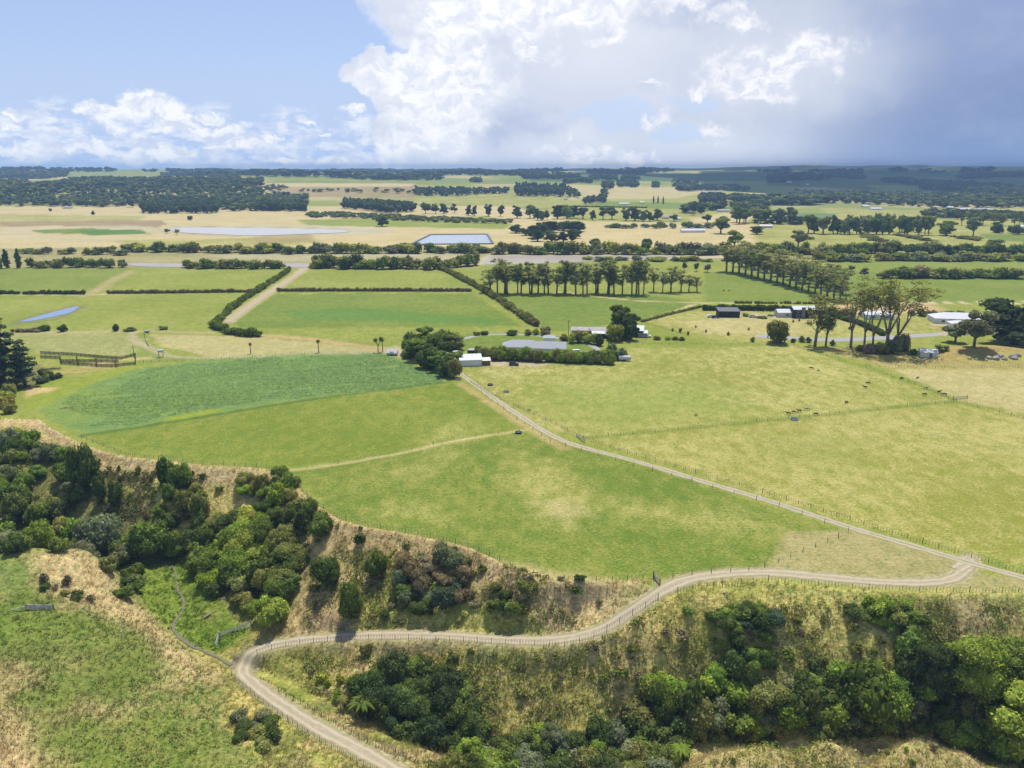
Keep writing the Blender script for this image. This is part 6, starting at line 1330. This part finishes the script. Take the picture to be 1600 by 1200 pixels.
car((998,526), 10, RED, 'red tractor-sized truck parked beside the white-roofed shed', 4.8, 2, 2.2, van=True, name='parked_truck', cat='truck')
car((1010,527), 0, CARW, 'white pickup parked beside the red truck', 5, 1.8, 1.7, ute=True, name='pickup', cat='pickup')
car((1110,496), 5, CARW, 'white car parked outside the charcoal shed', name='parked_car'); car((1118,497), 0, CARB, 'dark car parked against the charcoal shed wall'); car((1176,496), 0, mat('silver_paint', (.5, .5, .52), .3, .5, var=.02), 'silver car on the gravel by the garage wing')
# power poles
for i, (bx, by, top, lab) in enumerate([(888,530,499,'tall dark power pole by the old farm shed'),(1547,360,347,'slim pole beside the cut bank'),(730,445,430,'slim pole in the paddock behind the diagonal hedge'),(787,478,460,'slim pole beside the diagonal hedge'),(825,502,486,'slim pole near the lower end of the diagonal hedge'),
                                  (92,273,256,'distant lattice pole nearest the frame edge on the horizon'),(96,273,257,'second distant pole on the horizon'),(921,531,513,'short power pole in front of the old farm shed'),(210,560,540,'thin pole at the end of the stockyards')]):
    x, y, z = at(bx, by); D = depth_at(x, y, z); hh = (by-top)*D/F; root = thing('power_pole', (x, y, z)); tag(root, lab, 'power pole')
    t = Tri(); tube(t, [(0, 0, -.3), (0, 0, hh)], [.2*max(1, D/900), .13*max(1, D/900)], 7); t.build('pole', WOODP, root); t = Tri(); box(t, (0, 0, hh*.93), (2.0*max(.8, hh/11), .15, .15)); t.build('crossarm', WOODP, root)
# rocks and dead wood
STONE = mat('pale_rock', (.42, .38, .33), .95, var=.25, scale=1.2, bump=.15)
def rock(px, r, label, dead=None):
    x, y, z = at(*px); rng = np.random.default_rng(int(px[0]*3)); t = Tri(); iv, it = ICO[2]; k = 1+.5*(vnoise(iv[:, 0]*2+5, iv[:, 1]*2+iv[:, 2]*3, int(px[0]))-.5); t.add(iv*k[:, None]*[r, r*.8, r*.65], it); o = t.build('boulder', STONE); o.location = (x, y, z+r*.2); o.rotation_euler = (0, 0, rng.uniform(0, 6)); tag(o, label, 'boulder', 'boulders by the grassy mound')
for i, (bx, by, r) in enumerate([(1545,560,1.6),(1556,561,2.0),(1563,557,1.6),(1570,562,1.4),(1583,560,2.2),(1590,556,1.7),(1540,563,1.1),(1515,561,1.0),(1525,562,.9)]): rock((bx, by), r, f"pale boulder, {ordw([7,8,9,1,2,3,4,5,6][i])} along the rocky bank beyond the grassy mound" )
DW = mat('dead_wood', (.40, .36, .31), .9, var=.2)
def branch(px, L, deg, label, m=DW, n=5, r=.09, name='fallen_branch', cat='branch'):
    x, y, z = at(*px); rng = np.random.default_rng(int(px[0]+px[1])); t = Tri(); a = math.radians(deg); zz = lambda u, v: float(H(x+u, y+v))-z
    ex_, ey_ = math.cos(a)*L/2, math.sin(a)*L/2; tube(t, [(-ex_, -ey_, zz(-ex_, -ey_)+.15), (0, 0, .3), (ex_, ey_, zz(ex_, ey_)+.4)], [r*1.3, r, r*.5], 6)
    for k in range(n):
        f = rng.uniform(-.6, .8); b = a+rng.uniform(-1, 1); l = L*rng.uniform(.15, .35); p = (ex_*f, ey_*f, zz(ex_*f, ey_*f)+.3); tube(t, [p, (p[0]+math.cos(b)*l, p[1]+math.sin(b)*l, p[2]+rng.uniform(.1, .6))], [r*.5, r*.15], 4)
    o = t.build(name, m); o.location = (x, y, z); tag(o, label, cat)
branch((1080,1058), 3.5, 28, 'pale fallen pole above the knoll thicket', n=0, name='fallen_pole', cat='pole'); branch((710,868), 4.5, 40, 'bare grey branch on the dead grass rim'); branch((516,945), 2.6, 120, 'bleached dead branch above the track bend')
branch((325,963), 1.8, 20, 'bleached log lying on the swampy floor', n=1, r=.2, name='log', cat='log'); branch((190,988), 1.4, 100, 'small white stump on the spur shoulder', n=1, r=.18, name='stump', cat='stump'); branch((1347,1192), 3.2, 25, 'dead branch on the knoll slope'); branch((770,900), 2.4, 10, 'twiggy dead branch below the rim')
branch((105,628+10), 5, 10, 'grey brush heap beside the crop edge', n=14, r=.12, name='brush_heap', cat='brush'); branch((80,577), 9, 5, 'long brown brush pile next to the stockyards', TIMB, 22, .25, 'brush_heap', 'brush'); branch((540,975), 4, 15, 'dead twigs at the foot of the bank beside the track', n=12); branch((1132,926), .9, 60, 'white marker stone by the upper bank fence', n=0, r=.25, name='stone', cat='stone')
# tree ferns and cabbage trees
def fern(px, h, R_, tone, label, cat='tree fern'):
    x, y, z = at(*px); root = thing('tree_fern', (x, y, z)); tag(root, label, cat); t = Tri(); tube(t, [(0, 0, -.5), (0, 0, h)], [.22, .16], 7); t.build('trunk', BARK, root)
    for k in range(13):
        rng = np.random.default_rng(k); a = k*6.283/13+rng.uniform(-.15, .15); t = Tri(); L = R_*rng.uniform(.85, 1.1); ns = 26; V = []; T = []
        for i in range(ns+1):
            f = i/ns; rr = L*f; zz = h+L*(.35*f-.55*f*f)*1.1; w = L*.17*math.sin(math.pi*min(1, f*.9+.1))**.7*(1 if i % 2 else .30); c = np.array([rr*math.cos(a), rr*math.sin(a), zz]); n_ = np.array([-math.sin(a), math.cos(a), 0]); V += [c-n_*w+[0, 0, -w*.3], c+[0, 0, .03], c+n_*w+[0, 0, -w*.3]]
        for i in range(ns): p = i*3; T += [[p, p+1, p+4], [p, p+4, p+3], [p+1, p+2, p+5], [p+1, p+5, p+4]]
        t.add(V, T); t.build('frond', LEAF, root, color=TONES[tone])
fern((568,1128), 5.2, 3.2, 'mid green', 'large pale tree fern rising from the dark thicket'); fern((1062,1200), 4.6, 2.4, 'bright green', 'yellow tree fern among the creek bottom bushes'); fern((538,1106), 2.6, 1.8, 'olive green', 'smaller golden tree fern on the bank beside the large one')
def cabbage(px, top, label, heads=1):
    x, y, z = at(*px); D = depth_at(x, y, z); h = (px[1]-top)*D/F*1.03; root = thing('cabbage_tree', (x, y, z)); tag(root, label, 'cabbage tree'); rng = np.random.default_rng(int(px[0])); t = Tri(); cs = []
    for k in range(heads): a = k*2.5; c = (math.cos(a)*h*.18*(heads > 1), math.sin(a)*h*.18*(heads > 1), h*(.80-.1*k*(heads > 1))); cs.append(c); tube(t, [(0, 0, -.3), (0, 0, h*.35), c], [.28, .22, .16], 6)
    t.build('trunk', BARK, root); t = Tri()
    for c in cs:
        n = 120; d = rng.normal(0, 1, (n, 3)); d /= np.linalg.norm(d, axis=1)[:, None]; L = h*.21; e = np.array(c)+d*L-[0, 0, .15]; s = np.cross(d, rng.normal(0, 1, (n, 3))); s /= np.linalg.norm(s, axis=1)[:, None]
        V = np.stack([np.array(c)-s*.09, np.array(c)+s*.09, e], 1).reshape(-1, 3); t.add(V, np.arange(n*3).reshape(n, 3), np.repeat(rng.uniform(.7, 1.3, (n, 1)), 3, 0)*[1, 1, 1])
        iv, it = ICO[1]; t.add(np.array(c)+iv*L*.6, it, (.8, .8, .8))
    t.build('crown', LEAF, root, color=TONES['olive green'])
cabbage((392,553), 534, 'single-headed cabbage tree standing above the crop fence'); cabbage((498,551), 529, 'small slim cabbage tree on the crop fence'); cabbage((591,551), 524, 'two-headed cabbage tree nearest the caravan', 2); cabbage((598,549), 527, 'shorter cabbage tree behind the two-headed one')

# ------------------------------------------------------------------ cattle
COWM = {'black': mat('black_hide', (.025, .022, .020), .7, var=.1), 'brown': mat('brown_hide', (.12, .055, .03), .7, var=.1), 'white': mat('pale_hide', (.45, .43, .40), .7, var=.1, var2=(.04, .035, .03), scale=1.0)}
def cow_mesh(col, graze):
    bm = bmesh.new(); J = [((0, 0, 1.05), (.36, .38)), ((.55, 0, 1.06), (.34, .40)), ((-.55, 0, 1.04), (.33, .38)), ((-.85, 0, 1.06), (.22, .26)), ((.95, 0, 1.15), (.20, .26))]
    head = [((1.25, 0, .75), (.15, .17)), ((1.45, 0, .35), (.13, .14)), ((1.62, 0, .12), (.09, .09))] if graze else [((1.25, 0, 1.42), (.15, .18)), ((1.50, 0, 1.50), (.15, .15)), ((1.82, 0, 1.38), (.09, .10))]
    J += head; E = [(0, 1), (0, 2), (2, 3), (1, 4), (4, 5), (5, 6), (6, 7)]
    for s in (-1, 1):
        for bx, b in ((.60, 1), (-.68, 2)):
            k = len(J); off = .06 if bx > 0 else -.10; J += [((bx, s*.20, .72), (.13, .13)), ((bx+off*.5, s*.21, .40), (.075, .075)), ((bx+off, s*.21, .03), (.06, .06))]; E += [(b, k), (k, k+1), (k+1, k+2)]
    k = len(J); J += [((-1.02, 0, 1.0), (.05, .05)), ((-1.06, 0, .5), (.035, .035))]; E += [(3, k), (k, k+1)]
    k = len(J); hb = head[1][0]; 
    for s in (-1, 1): k = len(J); J += [((hb[0]-.08, s*.24, hb[2]+.10), (.04, .04))]; E += [(6, k)]
    me = bpy.data.meshes.new('cow'); me.from_pydata([j[0] for j in J], E, []); o = bpy.data.objects.new('cow', me); COL.objects.link(o)
    m = o.modifiers.new('skin', 'SKIN'); o.modifiers.new('sub', 'SUBSURF').levels = 1
    for v, j in zip(me.skin_vertices[0].data, J): v.radius = j[1]
    me.skin_vertices[0].data[0].use_root = True
    dg = bpy.context.evaluated_depsgraph_get(); me2 = bpy.data.meshes.new_from_object(o.evaluated_get(dg)); bpy.data.objects.remove(o); me2.name = 'cow'; me2.materials.clear(); me2.materials.append(COWM[col])
    for p in me2.polygons: p.use_smooth = True
    return me2
CM = {}
for i, (bx, by, c, g, lab) in enumerate([(1267,577,'black',1,'black cow grazing alone, highest up the big paddock near the gums'),(1279,580,'black',1,'black calf grazing just beside the highest cow in the big paddock'),(1356,600,'brown',1,'dark brown cow grazing behind the larger black cow'),(1352,607,'black',0,'large black cow standing midway down the big paddock'),
    (1322,631,'black',1,'black cow grazing alone between the trough and the midway pair'),(1232,648,'brown',0,'brown cow farthest along the group past the trough'),(1240,646,'brown',1,'brown cow grazing directly behind the trough'),(1249,644,'brown',0,'brown cow standing in the middle of the trough group'),
    (1260,641,'white',1,'pale patched cow grazing at the end of the trough group'),(1275,649,'black',1,'black cow grazing on the dividing fence next to the trough'),(1446,608,'white',0,'pale patched cow standing on the eastern fence'),(1445,618,'black',1,'black cow grazing below the pale patched cow'),
    (1467,614,'black',0,'black cow nearest the corner gate of the big paddock'),(1476,618,'black',1,'black cow grazing against the corner gate fence'),(1408,593,'black',1,'black cow beside the eastern fence above the others'),(1088,650,'black',1,'tiny black calf grazing alone in the middle of the big paddock'),
    (826,642,'black',1,'dark calf grazing beside the farm track fence'),(1131,455,'black',1,'dark cow grazing before the diagonal gum belt'),(1139,455,'black',1,'second dark cow grazing before the diagonal gum belt'),(1434,592,'brown',1,'brown cow lying close against the eastern fence line')]):
    if (c, g) not in CM: CM[c, g] = cow_mesh(c, g)
    x, y, z = at(bx, by); o = bpy.data.objects.new('cow', CM[c, g]); COL.objects.link(o); o.location = (x, y, z); o.rotation_euler = (0, 0, RNG.uniform(-.5, .5)+(math.pi if i % 2 else 0)); s = .8 if 'calf' not in lab else .5; o.scale = (s, s, s); tag(o, lab, 'cow', 'cattle in the paddocks')

# ------------------------------------------------------------------ grass and crop cover
def blades(pts, hgt, wid, n, lean, cols, name, label, rng):
    """pts (m,3): tussock feet, n blades each"""
    m = len(pts); P = np.repeat(pts, n, 0); k = len(P); a = rng.uniform(0, 6.283, k); r = rng.uniform(0, 1, k)*wid*2.2; P = P+np.stack([np.cos(a)*r, np.sin(a)*r, np.zeros(k)], 1)
    hh = np.repeat(hgt, n)*rng.uniform(.6, 1.2, k); d = np.stack([np.cos(a)*lean, np.sin(a)*lean, np.ones(k)], 1); side = np.stack([-np.sin(a+.6), np.cos(a+.6), np.zeros(k)], 1)*wid*.5
    V = np.stack([P-side-[0, 0, .1], P+side-[0, 0, .1], P+d*hh[:, None]], 1).reshape(-1, 3); C = np.repeat(np.repeat(cols, n, 0)*rng.uniform(.75, 1.25, (k, 1)), 3, 0)
    o = mesh_np(name, V, np.arange(k*3).reshape(k, 3), STRAW, None, {'tone': C}, smooth=True, kind='stuff', color=(1, 1, 1)); o['label'] = label; o['category'] = 'grass'; return o
def undergrowth():
    rng = np.random.default_rng(123); out = []
    for poly_, n, pal, sz in [([(130,735),(330,742),(300,850),(150,800)], 1500, ['olive green', 'brownish', 'dark green'], .42), ([(440,760),(520,820),(700,855),(900,915),(900,975),(640,985),(480,985),(470,900)], 2200, ['olive green', 'brownish', 'mid green', 'olive green'], .38),
                              ([(410,1030),(900,1018),(1000,960),(1320,940),(1600,945),(1600,1010),(1400,1040),(1000,1100),(760,1180),(640,1090),(500,1090)], 2300, ['olive green', 'brownish', 'mid green', 'yellow green'], .36), ([(-60,900),(200,960),(330,1060),(300,1200),(-60,1230)], 600, ['olive green', 'brownish', 'mid green'], .30), ([(1080,1200),(1300,1158),(1480,1170),(1530,1215)], 500, ['olive green', 'yellow green'], .3),
                              ([(-60,700),(135,722),(150,765),(215,868),(130,862),(-60,868)], 1700, ['mid green', 'dark green', 'olive green'], .5), ([(292,862),(335,805),(440,780),(468,880),(430,978),(335,925)], 1400, ['mid green', 'bright green', 'dark green'], .5),
                              ([(980,1130),(1060,1070),(1400,1050),(1620,1010),(1620,1190),(1400,1150),(1000,1170)], 2600, ['mid green', 'dark green', 'olive green'], .5), ([(1060,1155),(1150,1125),(1450,1108),(1480,1148),(1300,1153),(1120,1168)], 1100, ['mid green', 'dark green', 'olive green'], .45), ([(540,1110),(700,1060),(760,1180),(1050,1150),(1050,1215),(700,1215)], 1800, ['mid green', 'dark green', 'olive green'], .5)]:
        P = gpoly(poly_); b0, b1 = P.min(0), P.max(0); X = rng.uniform(b0, b1, (n*5, 2)); X = X[inpoly(X[:, 0], X[:, 1], P)]; v = fbm(X[:, 0], X[:, 1], 5.5, 4, 321); X = X[v > .02+rng.normal(0, .06, len(X))][:n]
        X = X[(pline_dist(X[:, 0], X[:, 1], TD[:, :2]) > 3.0) & (pline_dist(X[:, 0], X[:, 1], CK[:, :2]) > 1.2)]; m = len(X); k = 9
        Q = np.repeat(np.stack([X[:, 0], X[:, 1], H(X[:, 0], X[:, 1])+.3], 1), k, 0)+rng.normal(0, 1, (m*k, 3))*[.38, .38, .22]; V, T = leaf_quads(Q, np.tile([0, 0, .8], (m*k, 1)), sz, rng, .7)
        c = np.array([TONES[pal[j]] for j in rng.integers(0, len(pal), m)])*rng.uniform(.7, 1.15, (m, 1)); out.append((V, T, np.repeat(np.repeat(c, k, 0)*rng.uniform(.8, 1.2, (m*k, 1)), 4, 0)))
    P = gpoly([(205,876),(262,870),(300,876),(330,905),(350,950),(385,985),(340,1018),(300,1012),(262,985),(228,948)]); X = rng.uniform(P.min(0), P.max(0), (4200, 2)); X = X[inpoly(X[:, 0], X[:, 1], P)]
    d_ = pline_dist(X[:, 0], X[:, 1], CK[:, :2]); X = X[(d_ > .42) & ((fbm(X[:, 0], X[:, 1], 4, 3, 9) > .0) | (d_ < 1.3))]; m = len(X); k = 6
    Q = np.repeat(np.stack([X[:, 0], X[:, 1], H(X[:, 0], X[:, 1])+.18], 1), k, 0)+rng.normal(0, 1, (m*k, 3))*[.22, .22, .14]; V, T = leaf_quads(Q, np.tile([0, 0, .8], (m*k, 1)), .3, rng, .7)
    c = np.array([(.14, .23, .03), (.19, .26, .04), (.11, .16, .03)])[rng.integers(0, 3, m)]; out.append((V, T, np.repeat(np.repeat(c, k, 0), 4, 0)))
    t = Tri()
    for V, T, C in out: t.add(V, T, C)
    o = t.build('undergrowth', STRAW, kind='stuff', color=(1, 1, 1)); o['label'] = 'low bracken and gorse over the gully banks'; o['category'] = 'undergrowth'
undergrowth()
def grass():
    rng = np.random.default_rng(99); vx, vy, vz = GROUND_V[:, 0], GROUND_V[:, 1], GROUND_V[:, 2]
    i = np.nonzero((vx > GX0+5) & (vx < GX1-5) & (vy < GY1-5) & (vy > 85))[0]
    g = inpoly(vx[i], vy[i], GULLY); i = i[g]; R = np.hypot(vx[i], vy[i])
    # only where the frame (with a margin) sees
    P = np.stack([vx[i], vy[i], vz[i]], 1); D = depth_at(P[:, 0], P[:, 1], P[:, 2]); sx = 800+F*P[:, 0]/D; keep = (sx > -150) & (sx < 1750); i = i[keep]; R = R[keep]
    p = R/R.max(); sel = rng.random(len(i)) < .33*p; i = i[sel]
    dT = pline_dist(vx[i], vy[i], TD[:, :2]); dC = pline_dist(vx[i], vy[i], CK[:, :2]); i = i[(dT > 2.4) & (dC > 1.0)]
    pts = np.stack([vx[i], vy[i], vz[i]], 1)+np.concatenate([rng.uniform(-.4, .4, (len(i), 2)), np.zeros((len(i), 1))], 1); pts[:, 2] = H(pts[:, 0], pts[:, 1])
    f = np.clip(.5+fbm(pts[:, 0], pts[:, 1], 6, 3, 61)*1.6+rng.normal(0, .25, len(i)), 0, 1)[:, None]; A = GROUND_A[i]; B = GROUND_B[i]; col = (A*(1-f)+B*f)*1.05
    green = (A[:, 1] > A[:, 0]*1.25)[:, None]*1.0; hg = .55*(1-.45*green[:, 0])*rng.uniform(.6, 1.3, len(i))*(1+.5*(fbm(pts[:, 0], pts[:, 1], 10, 2, 5) > .05))
    blades(pts, hg, .13, 9, .75, col, 'rough_grass', 'rough standing grass over the gully banks', rng); print('GRASS', len(i))
    # crop: leafy plants
    Pc = gpoly([(70,642),(98,624),(145,601),(210,579),(330,563),(470,554),(598,553),(697,590),(690,598),(430,628),(240,660),(132,677),(95,658)]); b0, b1 = Pc.min(0), Pc.max(0)
    X = rng.uniform(b0, b1, (48000, 2)); X = X[inpoly(X[:, 0], X[:, 1], Pc)]; dq = pline_dist(X[:, 0], X[:, 1], np.concatenate([Pc, Pc[:1]])); wf = np.clip((-60-X[:, 0])/90, .08, 1)*22; X = X[(dq/wf+fbm(X[:, 0], X[:, 1], 12, 3, 71)*1.6) > .35]
    for ln, wd in (([(228,596),(330,589),(420,582),(490,575)], 1.5), ([(560,600),(480,606),(400,614)], .8), ([(250,592),(262,590)], 2.2), ([(600,574),(618,572)], 2.2), ([(255,655),(345,640)], 2.6), ([(150,622),(200,617)], 2.5)): X = X[pline_dist(X[:, 0], X[:, 1], gl(ln)) > wd]
    Z = H(X[:, 0], X[:, 1]); n = 4; m = len(X); tone = (1+fbm(X[:, 0], X[:, 1], 30, 3, 8)*.6)[:, None]; rowd = np.abs(((X[:, 1]*.99-X[:, 0]*.10)/14.0) % 1-.5) < .03; X[rowd, 1] += 1.2
    Q = np.repeat(np.stack([X[:, 0], X[:, 1], Z+.14], 1), n, 0)+rng.normal(0, .13, (m*n, 3)); V, T = leaf_quads(Q, np.tile([0, -.2, 1.0], (m*n, 1)), .27, rng, .16)
    mixc = np.where(rng.random((m, 1)) < .5, np.array([[.175, .285, .120]]), np.array([[.200, .300, .085]]))*tone*rng.uniform(.75, 1.25, (m, 1)); mixc = mixc*(1+.10*np.sin((X[:, 1]*.99-X[:, 0]*.10)*2*np.pi/3.6))[:, None]; C = np.repeat(np.repeat(mixc, n, 0), 4, 0)
    o = mesh_np('fodder_crop', V, T, STRAW, None, {'tone': C}, kind='stuff', color=(1, 1, 1)); o['label'] = 'blue-green leafy fodder crop'; o['category'] = 'crop'
grass()
for o in list(bpy.data.objects):
    if '_t' in o: del o['_t']
    l = o.get('label')
    if l and o.parent is None and len(l.split()) > 16: print('LONG', len(l.split()), l)

# ------------------------------------------------------------------ unseen cloud bank, added to shade the eastern hills
def unseen_shade_cloud():
    m = bpy.data.materials.new('cloud'); m.use_nodes = True; bs = m.node_tree.nodes['Principled BSDF']; bs.inputs['Base Color'].default_value = (.8, .82, .86, 1); bs.inputs['Roughness'].default_value = 1.0; bs.inputs['Specular IOR Level'].default_value = 0
    rng = np.random.default_rng(5); t = Tri(); iv, it = ICO[3]
    P = np.array([(-1300, 8600), (400, 6600), (1500, 4700), (4200, 4300), (9500, 5600), (9500, 13500), (-3500, 13500), (-3800, 10000)], float)
    X = rng.uniform(P.min(0), P.max(0), (900, 2)); X = X[inpoly(X[:, 0], X[:, 1], P)]; d = pline_dist(X[:, 0], X[:, 1], np.concatenate([P, P[:1]]))
    X = X[(fbm(X[:, 0], X[:, 1], 1500, 3, 19) > -.16+.10*(d < 500))][:380]
    for x, y in X:
        r = rng.uniform(260, 520); k = 1+.35*(vnoise(iv[:, 0]*2+x, iv[:, 1]*2+iv[:, 2]*2+y, 3)-.5); t.add(np.array([x, y, 3300+rng.uniform(0, 260)])+iv*k[:, None]*[r, r, r*.55], it)
    o = t.build('unseen_shade_cloud', m, smooth=True, kind='stuff'); o['label'] = 'unseen cloud bank added to shade the eastern hills'; o['category'] = 'cloud'
unseen_shade_cloud()

# ------------------------------------------------------------------ air
def haze():
    bm = bmesh.new(); bmesh.ops.create_cube(bm, size=1.0); me = bpy.data.meshes.new('haze')
    for v in bm.verts: v.co = ((v.co.x)*34000, v.co.y*15700+7450, (v.co.z+.5)*(float(GROUND_V[:, 2].max())+60)-32)
    bm.to_mesh(me); bm.free(); o = bpy.data.objects.new('haze', me); COL.objects.link(o); o['kind'] = 'stuff'; o['label'] = 'thin blue summer haze'; o['category'] = 'haze'
    m = bpy.data.materials.new('haze'); m.use_nodes = True; N = NT(m.node_tree); N.n.clear(); out = N.add('ShaderNodeOutputMaterial'); pv = N.add('ShaderNodeVolumePrincipled')
    pv.inputs['Density'].default_value = HAZE; pv.inputs['Color'].default_value = (.44, .68, 1.0, 1); pv.inputs['Anisotropy'].default_value = 0.0
    N.l.new(pv.outputs[0], out.inputs['Volume']); me.materials.append(m)
HAZE = 8.5e-5
haze()
print('GROUNDZ', float(GROUND_V[:, 2].min()), float(GROUND_V[:, 2].max()))
